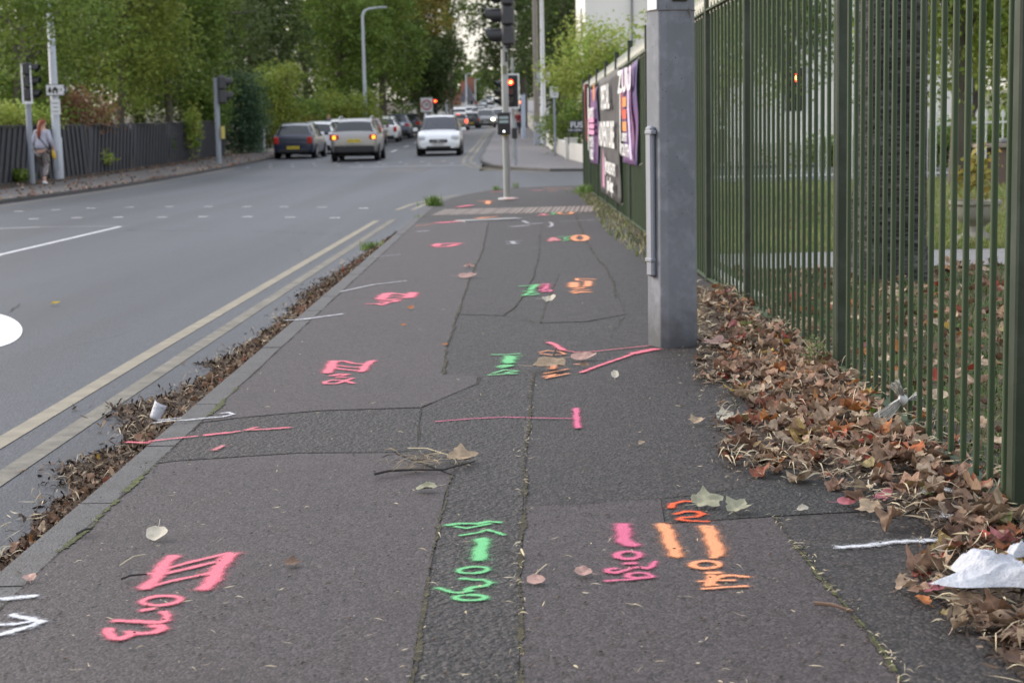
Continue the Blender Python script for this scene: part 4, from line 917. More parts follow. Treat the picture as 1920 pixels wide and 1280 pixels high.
# roundel sign
Y = 122; o = empty('speed_sign', Vector((ray(801, 240).x*Y, Y, GP(Y))), 0, 'round speed limit sign on a pale board left of the distant red light', 'sign'); zc_ = D(801, 197, Y).z-GP(Y); straight(o, zc_, .04, galvb)
mb = MB(); mb.bbox((0, -.05, zc_), (.85, .02, 1.0), .01); mb.build('board', sg, o)
mb = MB(); mb.lathe([(.36, -.0), (.36, -.02), (.27, -.02), (.27, 0)], (0, -.07, zc_), 24, 'y'); mb.build('red_ring', paint('ring_red', (.45, .05, .05), .5), o)
text('30', .38, sk, o, (0, -.085, zc_), (1, 0, 0), (0, 0, 1))
# name board by the white wall
Y = 53; c = D(1086, 237, Y); s = Y/3200; o = empty('name_board', c, R(-4), 'dark board reading FUSK above the low white wall, cut off by the railing', 'sign'); mb = MB(); mb.bbox((.12, 0, 0), (50*s, .03, 22*s), .004); mb.build('board', paint('board_dark', (.045, .05, .06), .5), o)
text('FUSK', 11*s*1.3, sg, o, (.0, -.02, 2.5*s), (1, 0, 0), (0, 0, 1), bold=.004); text('THE GREEN PLACE BAR', 4*s*1.25, sg, o, (.08, -.02, -7*s), (1, 0, 0), (0, 0, 1))
mb = MB(); mb.box((-20*s, .0, -22*s), (.03, .03, 24*s)); mb.box((26*s, .0, -22*s), (.03, .03, 24*s)); mb.build('leg', paint('board_dark', (.045, .05, .06), .5), o)
# low white wall with capped piers
wm_ = dirty('white_render', (.72, .7, .66), (.45, .43, .38), .5, 2, .8, .2); wl = [(1.92, 90), (2.0, 72), (2.2, 60), (2.55, 54.8), (4.2, 53.5), (14, 53.2)]
wo_ = empty('garden_wall', (2.2, 60, GP(60)), 0, 'low white painted wall curving round the far corner under the name board', 'wall')
mb = MB()
for a, b in zip(wl[:-1], wl[1:]):
    v = Vector((b[0]-a[0], b[1]-a[1], 0)); t = v.normalized(); nn = Vector((-t.y, t.x, 0)); n = max(1, int(v.length/3))
    for k in range(n):
        p0 = Vector((a[0], a[1], 0))+v*(k/n); p1 = Vector((a[0], a[1], 0))+v*((k+1)/n); z0, z1 = GP(p0.y), GP(p1.y); hh = .55
        V = [p0-nn*.1+Vector((0, 0, z0-.1)), p1-nn*.1+Vector((0, 0, z1-.1)), p1+nn*.1+Vector((0, 0, z1-.1)), p0+nn*.1+Vector((0, 0, z0-.1)), p0-nn*.1+Vector((0, 0, z0+hh)), p1-nn*.1+Vector((0, 0, z1+hh)), p1+nn*.1+Vector((0, 0, z1+hh)), p0+nn*.1+Vector((0, 0, z0+hh))]
        mb.add(V, [(0, 1, 5, 4), (1, 2, 6, 5), (2, 3, 7, 6), (3, 0, 4, 7), (4, 5, 6, 7)])
mb.build('wall_run', wm_, wo_, world=True)
for x, y in ((1.93, 89), (2.2, 60), (2.6, 54.8), (4.2, 53.5), (7, 53.3)):
    mb = MB(); mb.bbox((x, y, GP(y)+.33), (.42, .42, .72), .02); mb.bbox((x, y, GP(y)+.71), (.5, .5, .06), .02); mb.build('pier', wm_, wo_, world=True)
# ================================================================= left fence of slanting dark boards
fb = dirty('black_stained_boards', (.04, .04, .047), (.09, .09, .105), .6, 6, .75, .5, True)
lf = empty('board_fence', (-13.2, 45, GP(45)), 0, 'dark close boarded fence of slanting slats along the left pavement', 'fence')
y = 30.; k = 0; bend = lambda y: -13.2+.5*max(0, (y-50)/40)
while y < 78:
    L = 6.; mb = MB(); n = 24; lean = (.6, .5, .7, -.4, .5)[k % 5]; up = GP(y)
    for i in range(n):
        yy = y+L*i/n; x = bend(yy); dx = .02 if i % 2 else -.02; g = GP(yy)
        mb.add([(x+dx, yy, g), (x+dx, yy+L/n*.86, g), (x+dx, yy+L/n*.86+lean, g+1.5), (x+dx, yy+lean, g+1.5), (x+dx-.02, yy, g), (x+dx-.02, yy+L/n*.86, g), (x+dx-.02, yy+L/n*.86+lean, g+1.5), (x+dx-.02, yy+lean, g+1.5)], [(0, 1, 2, 3), (7, 6, 5, 4), (0, 3, 7, 4), (1, 5, 6, 2), (3, 2, 6, 7)])
    mb.box((bend(y+L/2)-.07, y+L/2, up+.75), (.04, L, 1.45)); mb.build('fence_panel', fb, lf, world=True)
    mb = MB(); mb.box((bend(y+L/2)+.0, y+L/2+lean, GP(y+L/2)+1.52), (.09, L, .04), rx=math.atan((GP(y+L)-GP(y))/L)); mb.build('top_rail', fb, lf, world=True)
    y += L; k += 1
# pale gate pier and wall on left before the dark hatch
for (px, py, w_, h_, lab) in ((486, 285, .55, 1.25, 'pale rendered gate pier left of the dark hatchback'),):
    b_ = P(px, py); o = empty('gate_pier', b_, 0, lab, 'gate pier'); mb = MB(); mb.bbox((0, 0, h_/2-.1), (w_, .6, h_), .02); mb.build('shaft', dirty('grey_render', (.38, .39, .4), (.2, .2, .2), .5, 3), o); mb = MB(); mb.bbox((0, 0, h_-.06), (w_+.1, .7, .1), .02); mb.build('cap', dirty('grey_render', (.38, .39, .4), (.2, .2, .2), .5, 3), o)
    mb = MB(); mb.bbox((-.45, .25, .45), (.35, .3, 1.05), .02); mb.build('wing', dirty('grey_render', (.38, .39, .4), (.2, .2, .2), .5, 3), o)
# ================================================================= cars
glass = NB('car_glass'); glass.set(col=(.02, .025, .03), rough=.06, spec=.8); glass = glass.m
glassl = NB('car_glass_clear'); glassl.set(col=(.03, .035, .05), rough=.08, spec=.7, alpha=.9); glassl = glassl.m
tyre = paint('tyre_rubber', (.018, .018, .019), .85, 0, .3, 20); rimm = paint('alloy_rim', (.5, .51, .53), .3, .7); trim = paint('black_trim', (.018, .018, .02), .55)
plate_y = paint('yellow_plate', (.8, .6, .04), .5); plate_w = paint('white_plate', (.78, .78, .76), .5); tl = paint('tail_lamp_red', (.45, .025, .02), .2); tlit = emit('lit_brake_lamp', (1., .07, .03), 3); amb = emit('lit_amber_lamp', (1., .42, .04), 1.5); hl = paint('headlamp_glass', (.68, .7, .72), .15); hlit = emit('lit_headlamp', (1, .86, .55), 6)
_cp = {}
def carpaint(name, col, metal=.3):
    if name not in _cp:
        b = NB(name); b.set(col=col, rough=.28, metal=metal, spec=.6); b.b.inputs['Coat Weight'].default_value = .6; b.b.inputs['Coat Roughness'].default_value = .08; _cp[name] = b.m
    return _cp[name]
# stations: y, zb, w(belt half width), belt z, top z, top half width
STY = {
 'hatch': [(-1.98, .34, .70, .62, .64, .60), (-1.95, .26, .80, .86, .90, .68), (-1.86, .24, .84, .95, 1.0, .66), (-1.62, .22, .86, .97, 1.36, .56), (-1.2, .22, .87, .97, 1.44, .58), (-.35, .22, .87, .95, 1.48, .58), (.45, .22, .87, .92, 1.44, .56), (1.05, .22, .86, .90, .98, .66), (1.55, .22, .84, .80, .86, .66), (1.85, .24, .78, .66, .72, .62), (1.97, .3, .68, .5, .54, .55)],
 'suv': [(-2.15, .42, .74, .66, .70, .62), (-2.12, .34, .86, .98, 1.02, .74), (-2.02, .32, .90, 1.08, 1.14, .72), (-1.78, .30, .91, 1.1, 1.5, .60), (-1.35, .3, .92, 1.1, 1.6, .63), (-.3, .3, .92, 1.06, 1.63, .63), (.5, .3, .92, 1.03, 1.58, .60), (1.1, .3, .91, 1.0, 1.08, .7), (1.65, .3, .89, .94, 1.0, .72), (2.0, .3, .82, .8, .86, .66), (2.14, .38, .7, .6, .64, .55)],
 'mpv': [(-2.25, .4, .76, .66, .70, .62), (-2.2, .3, .87, 1.0, 1.04, .76), (-2.1, .28, .9, 1.06, 1.12, .74), (-1.95, .28, .91, 1.08, 1.55, .64), (-1.4, .28, .92, 1.06, 1.64, .66), (-.3, .28, .92, 1.02, 1.67, .66), (.55, .28, .92, 1.0, 1.60, .62), (1.35, .28, .91, .99, 1.06, .72), (1.85, .28, .89, .9, .97, .74), (2.12, .28, .84, .76, .82, .68), (2.24, .33, .76, .56, .6, .6)],
}
def make_car(style, col, label, x, y, away=True, yaw=0., rear='tail', lights=None, plate='', rails=False, group=None, driver=False, lower=None, simple=False, win=None, name='parked_car', s=1.):
    z = GR(y); pit = math.atan((GR(y+2)-GR(y-2))/4); rz = yaw if away else PI+yaw
    o = empty(name, (x, y, z), rz, label, 'car', group); o.rotation_euler = (pit*(1 if away else -1), 0, rz); o.scale = (s, s, s)
    st = STY[style]; V = []; n = len(st)
    for (yy, zb, w_, bz, tz, tw) in st:
        w2 = w_
        ring = [(0, zb), (w_*.86, zb), (w_*.97, zb+.08), (w2, zb+(bz-zb)*.45), (w_*.985, zb+(bz-zb)*.8), (w_*.95, bz), (tw+.03, tz-.045), (tw-.08, tz-.005), (0, tz+.015)]
        full = ring + [(-a, b) for a, b in ring[-2:0:-1]]
        V += [(a, yy, b) for a, b in full]
    A = np.array(V).reshape(n, 16, 3)
    def cr(Q, s, loop):
        N = len(Q); out = []
        for i in range(N if loop else N-1):
            g_ = (lambda k: Q[k % N]) if loop else (lambda k: Q[min(max(k, 0), N-1)])
            p0, p1, p2, p3 = g_(i-1), g_(i), g_(i+1), g_(i+2)
            for j in range(s): t = j/s; c_ = .5*(2*p1+(p2-p0)*t+(2*p0-5*p1+4*p2-p3)*t*t+(3*p1-p0-3*p2+p3)*t**3); l_ = p1+(p2-p1)*t; out.append(l_*.35+c_*.65)
        if not loop: out.append(Q[-1])
        return np.array(out)
    S1, S2 = 3, 2
    A = cr(A, S1, False); A = cr(A.transpose(1, 0, 2), S2, True).transpose(1, 0, 2)
    n2 = n; n = A.shape[0]; V = [tuple(q) for q in A.reshape(-1, 3)]
    m_ = 32; body, wn, ws, rw = [], [], [], []
    gh = [i for i in range(n2) if st[i][4]-st[i][3] > .3]; g0, g1 = gh[0], gh[-1]
    for i_ in range(n-1):
        for k_ in range(m_):
            f = (i_*m_+k_, (i_+1)*m_+k_, (i_+1)*m_+(k_+1) % m_, i_*m_+(k_+1) % m_); i = i_//S1; k = k_//S2; kk = k if k < 8 else 15-k
            if kk == 5 and g0 <= i < g1: wn.append(f)
            elif i == g1 and kk in (6, 7): ws.append(f)
            elif i == g1 and kk == 5: wn.append(f)
            elif i == g0-1 and kk in (6, 7): rw.append(f)
            else: body.append(f)
    body.append(tuple(range(m_))); body.append(tuple(range((n-1)*m_, n*m_))[::-1])
    mb = MB(); mb.add(V, body); bo = mb.build('body', col, o, smooth=35)
    W = win or glass
    for f, nm in ((wn, 'side_window'), (ws, 'windscreen'), (rw, 'rear_window')):
        if nm == 'side_window':
            for sd_ in (0, 1):
                ff = [q for q in f if (V[q[0]][0] > 0) == bool(sd_)]; mb = MB(); mb.add(V, ff); mb.build(nm, W, o)
        else: mb = MB(); mb.add(V, f); mb.build(nm, W, o, smooth=60)
    L0, L1 = st[0][0], st[-1][0]; wr = .335 if style != 'hatch' else .3; wy = (L0+.72, L1-.82); hw = st[4][2]
    for yy in wy:
        for sx in (-1, 1):
            mb = MB(); mb.lathe([(wr+.055, 0), (wr+.05, .006*sx), (wr-.02, .007*sx)], (sx*hw*.985, yy, wr), 22, 'x')
            mb.build('wheel_arch', trim, o)
            mb = MB(); mb.lathe([(.0, -.2), (wr-.02, -.2), (wr, -.17), (wr, .0), (wr-.02, .02), (wr*.66, .022)], (sx*(hw-.0), yy, wr), 24, 'x') if sx > 0 else mb.lathe([(.0, .2), (wr-.02, .2), (wr, .17), (wr, .0), (wr-.02, -.02), (wr*.66, -.022)], (sx*hw, yy, wr), 24, 'x')
            wl_ = mb.build('wheel', tyre, o, smooth=40)
            mb = MB(); a = sx*.012; mb.lathe([(wr*.67, a+.006*sx), (wr*.62, a), (wr*.6, a-.03*sx), (wr*.2, a-.02*sx), (.0, a)], (sx*hw, yy, wr), 24, 'x')
            for q in range(5):
                an = q*2*PI/5; mb.box((sx*(hw+.012), yy+math.cos(an)*wr*.36, wr+math.sin(an)*wr*.36), (.02, wr*.6, .05), rx=an)
            mb.build('rim', rimm, wl_)
    # mirrors
    cy = st[g1][0]+.35
    for sx in (-1, 1):
        mb = MB(); mb.bbox((sx*(hw+.1), cy, st[g1][3]+.08), (.2, .12, .15), .03); mb.build('mirror', col, o)
    rb, rtop = st[1], st[2]; fy = st[-2]
    # rear furniture
    zt = rb[3]-.02; tlm = tl if lights != 'amber' else tlit
    for sx in (-1, 1):
        mb = MB()
        if style == 'hatch': mb.bbox((sx*(rb[2]-.1), rb[0]-.0, zt-.08), (.2, .12, .3), .03)
        else: mb.bbox((sx*(rb[2]-.13), rb[0]+.01, zt-.04), (.3, .13, .2), .04)
        t_ = mb.build('tail_light', tlit if lights == 'brake' else tl, o)
        if lights == 'amber': mb = MB(); mb.bbox((sx*(rb[2]-.10), rb[0]-.055, zt-.05), (.13, .04, .13), .02); mb.build('indicator', amb, t_)
    if lights == 'brake': mb = MB(); mb.box((0, st[3][0]-.02, st[3][4]-.02), (.3, .05, .03)); mb.build('brake_light', tlit, o)
    py_ = rb[0]-.012; pzz = .72 if style != 'hatch' else .46
    py_ = L0-.014
    if style != 'hatch': pzz = .78
    def platef(yc, zc_, mt, face):
        mb = MB(); mb.bbox((0, yc, zc_), (.52, .016, .12), .003); pl = mb.build('number_plate', mt, o)
        if plate: text(plate, .1, sk, pl, (0, yc+face*.0095, zc_), (-face, 0, 0), (0, 0, 1), name='plate_lettering', bold=.002)
    platef(py_, pzz, plate_y, -1)
    mb = MB(); mb.bbox((0, L1+.02, .5 if style != 'hatch' else .42), (.52, .016, .11), .003); pl = mb.build('number_plate', plate_w, o)
    if plate: text(plate, .09, sk, pl, (0, L1+.03, .5 if style != 'hatch' else .42), (-1, 0, 0), (0, 0, 1), name='plate_lettering', bold=.002)
    if lower is None: lower = trim
    mb = MB(); mb.bbox((0, L0+.0, st[0][1]-.02), (st[0][2]*1.8, .14, .16), .03)
    if style == 'suv': mb.bbox((0, L0+.01, .46), (st[0][2]*2.1, .12, .26), .04)
    mb.build('rear_bumper', lower, o, smooth=40)
    mb = MB(); mb.bbox((0, L1-.02, .34), (st[-1][2]*1.35, .1, .12), .03); mb.build('front_bumper_grille', trim, o)
    mb = MB(); mb.bbox((0, L1+.0, st[-1][3]+.06), (st[-1][2]*1.0, .12, .13), .03); g = mb.build('grille', trim, o)
    mb = MB(); mb.box((0, L1+.062, st[-1][3]+.06), (st[-1][2]*.8, .012, .018)); mb.box((0, L1+.063, st[-1][3]+.06), (.1, .014, .07)); mb.build('grille_bar', rimm, g)
    for sx in (-1, 1):
        mb = MB(); mb.bbox((sx*(fy[2]-.14), fy[0]+.03, fy[3]+.0), (.32, .16, .2), .05); mb.build('headlight', hlit if lights == 'head' else hl, o)
        mb = MB(); mb.bbox((sx*(fy[2]-.15), L1-.06, .42), (.16, .1, .09), .03); mb.build('fog_light', trim, o)
    if rails:
        for sx in (-1, 1):
            mb = MB(); mb.tube([(sx*(st[4][5]-.02), st[3][0]+.1, st[3][4]+.0), (sx*(st[4][5]-.02), st[4][0], st[4][4]+.08), (sx*(st[5][5]-.02), st[5][0], st[5][4]+.08), (sx*(st[5][5]-.04), st[6][0]-.1, st[6][4]+.03)], .022, 6); mb.build('roof_rail', rimm, o)
    mb = MB(); mb.box((0, (wy[0]+wy[1])/2, .24), (hw*1.55, wy[1]-wy[0], .14)); mb.build('underbody', trim, o)
    if style != 'hatch': mb = MB(); mb.box((0, wy[0], .28), (hw*1.5, .12, .1)); mb.build('axle', trim, o)
    return o
def X(px, Y): return ray(px, 250).x*Y
cg = 'cars parked along the left kerb'; cq = 'cars queuing on the main road'
make_car('hatch', carpaint('navy_car', (.01, .017, .045), 0), 'dark blue hatchback parked at the left kerb, red rear lamps, yellow plate', X(556, 72), 73.5, True, R(-3), plate='VK05 RHO', group=cg, s=1.0)
make_car('hatch', carpaint('white_car_a', (.7, .72, .75), 0), 'white car parked just in front of the dark blue hatchback', -8.75, 80.5, True, 0, group=cg, plate='CA09 YTR')
make_car('hatch', carpaint('white_car_b', (.72, .73, .76), 0), 'white car behind the beige one, roof and rear window showing between two cars', -8.25, 87.5, True, 0, group=cg, s=1.05)
make_car('suv', carpaint('beige_car', (.29, .28, .27), .6), 'beige crossover in the road seen from behind, indicators on and yellow plate', X(663, 66), 68.2, True, R(0), lights='amber', plate='CE10 WGX', rails=True, name='crossover_car', s=1.0)
make_car('suv', carpaint('maroon_car', (.16, .02, .03), .3), 'maroon car parked beyond the beige crossover, mostly hidden', -7.75, 96, True, 0, group=cg, s=.95)
make_car('hatch', carpaint('white_car_c', (.72, .73, .75), 0), 'white hatchback with one red rear lamp showing, right of the maroon car', -7.55, 106, True, 0, group=cg, s=1.05)
make_car('suv', carpaint('slate_car', (.1, .12, .18), .4), 'slate blue car parked right of the white hatchback', -7.45, 117, True, 0, group=cg)
make_car('suv', carpaint('black_car', (.02, .02, .024), .2), 'black car parked right of the slate blue one', -7.3, 128, True, 0, group=cg)
make_car('hatch', carpaint('silver_car', (.5, .53, .57), .4), 'silver car with a headlight lit facing us at the end of the parked row', -7.0, 140, False, 0, lights='head', group=cg, s=1.05)
wc = make_car('mpv', carpaint('white_mpv', (.78, .79, .8), 0), 'white people carrier driving towards us with a driver behind the windscreen', X(822, 72), 74, False, 0, rails=True, plate='CP12 OWV', name='people_carrier', win=glassl)
far = [(861, 150, 'hatch', (.3, .27, .25), 'brake', True, 'silver car with bright red brake lamps right of the white people carrier'),
       (884, 158, 'hatch', (.03, .035, .05), None, True, 'dark hatchback in the queue beside the car with brake lamps'),
       (911, 160, 'mpv', (.2, .2, .2), 'head', False, 'dark car facing us with both headlights glaring, left of the nearest pole'),
       (936, 168, 'mpv', (.7, .7, .7), 'head', False, 'white car facing us partly behind the nearest traffic light pole'),
       (863, 190, 'suv', (.7, .7, .72), None, True, 'white roofed car above the car with brake lamps'),
       (898, 195, 'suv', (.5, .5, .54), None, False, 'silver car just above the car with headlights'),
       (884, 215, 'hatch', (.7, .7, .72), None, True, 'white hatchback roof in the middle of the far queue'),
       (905, 230, 'mpv', (.3, .33, .4), None, False, 'blue grey car in the middle of the far queue'),
       (880, 250, 'hatch', (.25, .26, .28), None, True, 'grey hatchback far up the queue'),
       (920, 265, 'suv', (.6, .6, .62), None, False, 'pale car far up the queue on the right side'),
       (909, 300, 'mpv', (.75, .76, .78), None, True, 'white van like car climbing the far hill'),
       (914, 345, 'suv', (.7, .7, .72), None, True, 'white car higher up the far hill'),
       (921, 400, 'suv', (.65, .68, .7), None, False, 'topmost pale car near the brow of the far hill')]
for k, (px, Y, sty, c, li, aw, lab) in enumerate(far):
    make_car(sty, carpaint('queue_paint_%d' % k, c, .2), lab, X(px, Y), Y, aw, 0, lights=li, group=cq, name='queuing_car')
# ================================================================= people
def person(name, label, loc, rz, joints, edges, mats, hair=None, s=1.):
    """joints: name -> (x, y, z, r, material slot)"""
    o = empty(name, loc, rz, label, 'person'); o.scale = (s, s, s)
    return o
def skin_body(nm, J, E, mat, parent, sub=2, root=None):
    me = bpy.data.meshes.new(nm); ks = list(J); me.from_pydata([J[k][:3] for k in ks], [(ks.index(a), ks.index(b)) for a, b in E], []); me.materials.append(mat) if mat else None
    o = bpy.data.objects.new(nm, me); COL.objects.link(o); o.parent = parent
    sk_ = o.modifiers.new('skin', 'SKIN'); sk_.use_smooth_shade = True
    d = me.skin_vertices[0].data
    for i, k in enumerate(ks):
        r = J[k][3]; d[i].radius = r if hasattr(r, '__len__') else (r, r); d[i].use_root = (k == (root or ks[0]))
    sb_ = o.modifiers.new('sub', 'SUBSURF'); sb_.levels = sub; sb_.render_levels = sub
    return o
skinm = paint('skin', (.5, .3, .22), .6); 
wp = P(82, 347); wo2 = empty('person', wp, R(-12), 'woman walking away in a grey top and patterned trousers, red ponytail, yellow item in hand', 'person')
topm = paint('grey_knit', (.4, .4, .47), .9, 0, .15, 30)
b = NB('zebra_trousers'); wv = b.n('ShaderNodeTexWave'); wv.inputs['Scale'].default_value = 9; wv.inputs['Distortion'].default_value = 9; wv.inputs['Detail'].default_value = 3; b.l(b.obj(), wv.inputs[0]); b.set(col=b.ramp(wv.outputs[1], [(.4, (.06, .05, .05)), (.6, (.36, .32, .31))]), rough=.9); zeb = b.m
J = {'pel': (0, 0, .92, (.07, .05)), 'ab': (0, .02, 1.02, (.07, .05)), 'ch': (0, .06, 1.22, (.155, .105)), 'sh': (0, .07, 1.36, (.12, .08)), 'nk': (0, .09, 1.43, .052), 'hd0': (0, .12, 1.5, .075), 'hd': (0, .13, 1.57, .095), 'hd2': (0, .13, 1.64, .07),
     'sl': (-.16, .06, 1.34, .065), 'el': (-.22, .0, 1.1, .045), 'wl': (-.2, .14, .92, .03), 'hl': (-.19, .2, .86, .034), 'sr': (.16, .06, 1.34, .065), 'er': (.25, .0, 1.12, .045), 'wr': (.26, .1, .93, .03), 'hr': (.255, .14, .86, .034),
     'l1': (-.08, 0, .84, .085), 'lk': (-.09, .2, .52, .07), 'la': (-.07, .2, .1, .042), 'lt': (-.08, .32, .05, .034), 'r1': (.08, 0, .84, .085), 'rk': (.1, .04, .47, .07), 'ra': (.12, -.2, .13, .042), 'rt': (.14, -.1, .04, .034)}
E = [('pel', 'ab'), ('ab', 'ch'), ('ch', 'sh'), ('sh', 'nk'), ('nk', 'hd0'), ('hd0', 'hd'), ('hd', 'hd2'), ('sh', 'sl'), ('sl', 'el'), ('el', 'wl'), ('wl', 'hl'), ('sh', 'sr'), ('sr', 'er'), ('er', 'wr'), ('wr', 'hr'), ('pel', 'l1'), ('l1', 'lk'), ('lk', 'la'), ('la', 'lt'), ('pel', 'r1'), ('r1', 'rk'), ('rk', 'ra'), ('ra', 'rt')]
skin_body('body', J, E, skinm, wo2)
g = 1.13
def sub_j(keys, k, ov={}): 
    o = {}
    for q in keys:
        x, y, z, r = J[q]; r = tuple(a*k for a in r) if hasattr(r, '__len__') else r*k; o[q] = (x, y, z, r)
    o.update(ov); return o
T = sub_j(['ab', 'ch', 'sh', 'sl', 'el', 'sr', 'er'], 1.2, {'hem': (0, .0, .86, (.215, .165)), 'wl2': (-.205, .12, .95, .04), 'wr2': (.26, .09, .96, .045)})
T['ab'] = (0, .02, 1.04, (.18, .14)); T['sh'] = (0, .065, 1.35, (.13, .1))
skin_body('sweater', T, [('hem', 'ab'), ('ab', 'ch'), ('ch', 'sh'), ('sh', 'sl'), ('sl', 'el'), ('el', 'wl2'), ('sh', 'sr'), ('sr', 'er'), ('er', 'wr2')], topm, wo2, root='hem')
Q = sub_j(['pel', 'l1', 'lk', 'r1', 'rk'], 1.16, {'pel': (0, 0, .93, (.185, .145)), 'l1': (-.085, 0, .84, .125), 'r1': (.085, 0, .84, .125), 'la2': (-.072, .2, .17, .07), 'ra2': (.118, -.17, .19, .072)})
skin_body('trousers', Q, [('pel', 'l1'), ('l1', 'lk'), ('lk', 'la2'), ('pel', 'r1'), ('r1', 'rk'), ('rk', 'ra2')], zeb, wo2)
hr = paint('red_hair', (.22, .045, .015), .6, 0, .4, 40)
HJ = {'a': (0, .09, 1.54, .1), 'b': (0, .11, 1.62, .095), 'c': (0, .02, 1.6, .06), 'd': (-.01, -.05, 1.5, .05), 'e': (-.02, -.075, 1.36, .055), 'f': (-.03, -.07, 1.22, .045), 'g': (-.035, -.06, 1.14, .015)}
skin_body('hair', HJ, [('a', 'b'), ('b', 'c'), ('c', 'd'), ('d', 'e'), ('e', 'f'), ('f', 'g')], hr, wo2)
shoe = paint('white_shoe', (.7, .7, .72), .6)
for pts in (((-.07, .17, .06, .05), (-.075, .24, .045, .045), (-.085, .34, .04, .035)), ((.12, -.24, .09, .05), (.125, -.18, .06, .045), (.14, -.08, .03, .035))):
    skin_body('shoe', {i: p for i, p in enumerate(pts)}, [(0, 1), (1, 2)], shoe, wo2)
skin_body('bag_strap', {0: (-.13, -.05, 1.38, .012), 1: (.0, -.1, 1.2, .012), 2: (.12, -.1, 1.05, .012), 3: (.22, -.03, .9, .012)}, [(0, 1), (1, 2), (2, 3)], trim, wo2, 1)
yl = empty('glove', wp+Vector((.26, .02, .62)), 0, 'mustard yellow bundle hanging from the hand of the walking woman', 'glove')
skin_body('bundle', {0: (.02, -.02, .26, .025), 1: (.03, -.02, .17, .055), 2: (.045, -.01, .06, .05), 3: (.05, 0, .02, .02)}, [(0, 1), (1, 2), (2, 3)], paint('mustard', (.6, .38, .04), .8), yl)
def simple_person(loc, rz, top, legs, hairc, label, s=1., walk=.1):
    o = empty('person', loc, rz, label, 'person'); o.scale = (s, s, s)
    J = {'pel': (0, 0, .95, (.15, .1)), 'ch': (0, 0, 1.28, (.16, .1)), 'sh': (0, 0, 1.42, (.1, .07)), 'nk': (0, 0, 1.5, .05), 'hd0': (0, .02, 1.57, .08), 'hd': (0, .02, 1.67, .09), 'sl': (-.18, 0, 1.4, .06), 'el': (-.23, 0, 1.15, .045), 'wl': (-.2, .1, .93, .035), 'sr': (.18, 0, 1.4, .06), 'er': (.23, 0, 1.15, .045), 'wr': (.2, .1, .93, .035), 'l1': (-.09, 0, .88, .1), 'lk': (-.1, walk, .5, .07), 'la': (-.1, 0, .08, .045), 'lt': (-.1, .12, .04, .035), 'r1': (.09, 0, .88, .1), 'rk': (.1, 0, .5, .07), 'ra': (.1, -walk, .08, .045), 'rt': (.1, .1-walk, .04, .035)}
    E = [('pel', 'ch'), ('ch', 'sh'), ('sh', 'nk'), ('nk', 'hd0'), ('hd0', 'hd'), ('sh', 'sl'), ('sl', 'el'), ('el', 'wl'), ('sh', 'sr'), ('sr', 'er'), ('er', 'wr'), ('pel', 'l1'), ('l1', 'lk'), ('lk', 'la'), ('la', 'lt'), ('pel', 'r1'), ('r1', 'rk'), ('rk', 'ra'), ('ra', 'rt')]
    skin_body('body', J, E, skinm, o, 1)
    up = lambda q, k: tuple(list(J[q][:3])+[tuple(a*k for a in J[q][3]) if hasattr(J[q][3], '__len__') else J[q][3]*k])
    skin_body('jacket', {q: up(q, 1.16) for q in ('ch', 'sh', 'sl', 'el', 'wl', 'sr', 'er', 'wr')} | {'h': (0, 0, .92, (.18, .12))}, [('h', 'ch'), ('ch', 'sh'), ('sh', 'sl'), ('sl', 'el'), ('el', 'wl'), ('sh', 'sr'), ('sr', 'er'), ('er', 'wr')], top, o, 1, root='h')
    skin_body('trousers', {q: up(q, 1.13) for q in ('pel', 'l1', 'lk', 'la', 'r1', 'rk', 'ra')}, [('pel', 'l1'), ('l1', 'lk'), ('lk', 'la'), ('pel', 'r1'), ('r1', 'rk'), ('rk', 'ra')], legs, o, 1)
    skin_body('hair', {0: (0, -.01, 1.66, .09), 1: (0, .0, 1.72, .075)}, [(0, 1)], hairc, o, 1)
    return o
dk = paint('dark_cloth', (.03, .03, .045), .9); brn = paint('brown_hair', (.06, .04, .03), .8)
simple_person((X(617, 90), 90, GP(90)), R(170), paint('navy_jacket', (.03, .035, .08), .9), dk, brn, 'person in a navy jacket behind the parked cars, head and shoulders showing', 1.0)
simple_person((X(971, 112), 112, GP(112)), R(0), paint('red_jacket', (.3, .04, .05), .9), dk, brn, 'person in a dark red jacket walking far along the right pavement', .95)
# driver inside the white people carrier
dr = empty('person', wc.location+Vector((-.38, -.2, .0)), PI, 'driver in a pale shirt behind the windscreen of the white people carrier', 'person')
skin_body('body', {'p': (0, 0, .72, (.16, .12)), 'c': (0, -.02, 1.05, (.17, .1)), 's': (0, 0, 1.17, (.1, .07)), 'n': (0, .02, 1.24, .05), 'h0': (0, .03, 1.3, .07), 'h': (0, .03, 1.39, .085), 'sl': (-.18, .02, 1.12, .06), 'el': (-.22, .25, .98, .045), 'wl': (-.12, .45, 1.05, .035), 'sr': (.18, .02, 1.12, .06), 'er': (.22, .25, .98, .045), 'wr': (.12, .45, 1.05, .035)},
          [('p', 'c'), ('c', 's'), ('s', 'n'), ('n', 'h0'), ('h0', 'h'), ('s', 'sl'), ('sl', 'el'), ('el', 'wl'), ('s', 'sr'), ('sr', 'er'), ('er', 'wr')], skinm, dr, 1)
skin_body('shirt', {'p': (0, 0, .74, (.19, .14)), 'c': (0, -.02, 1.05, (.19, .12)), 's': (0, 0, 1.16, (.11, .08)), 'sl': (-.18, .02, 1.12, .07), 'el': (-.22, .25, .98, .055), 'sr': (.18, .02, 1.12, .07), 'er': (.22, .25, .98, .055)}, [('p', 'c'), ('c', 's'), ('s', 'sl'), ('sl', 'el'), ('s', 'sr'), ('sr', 'er')], paint('pale_shirt', (.45, .5, .55), .9), dr, 1)
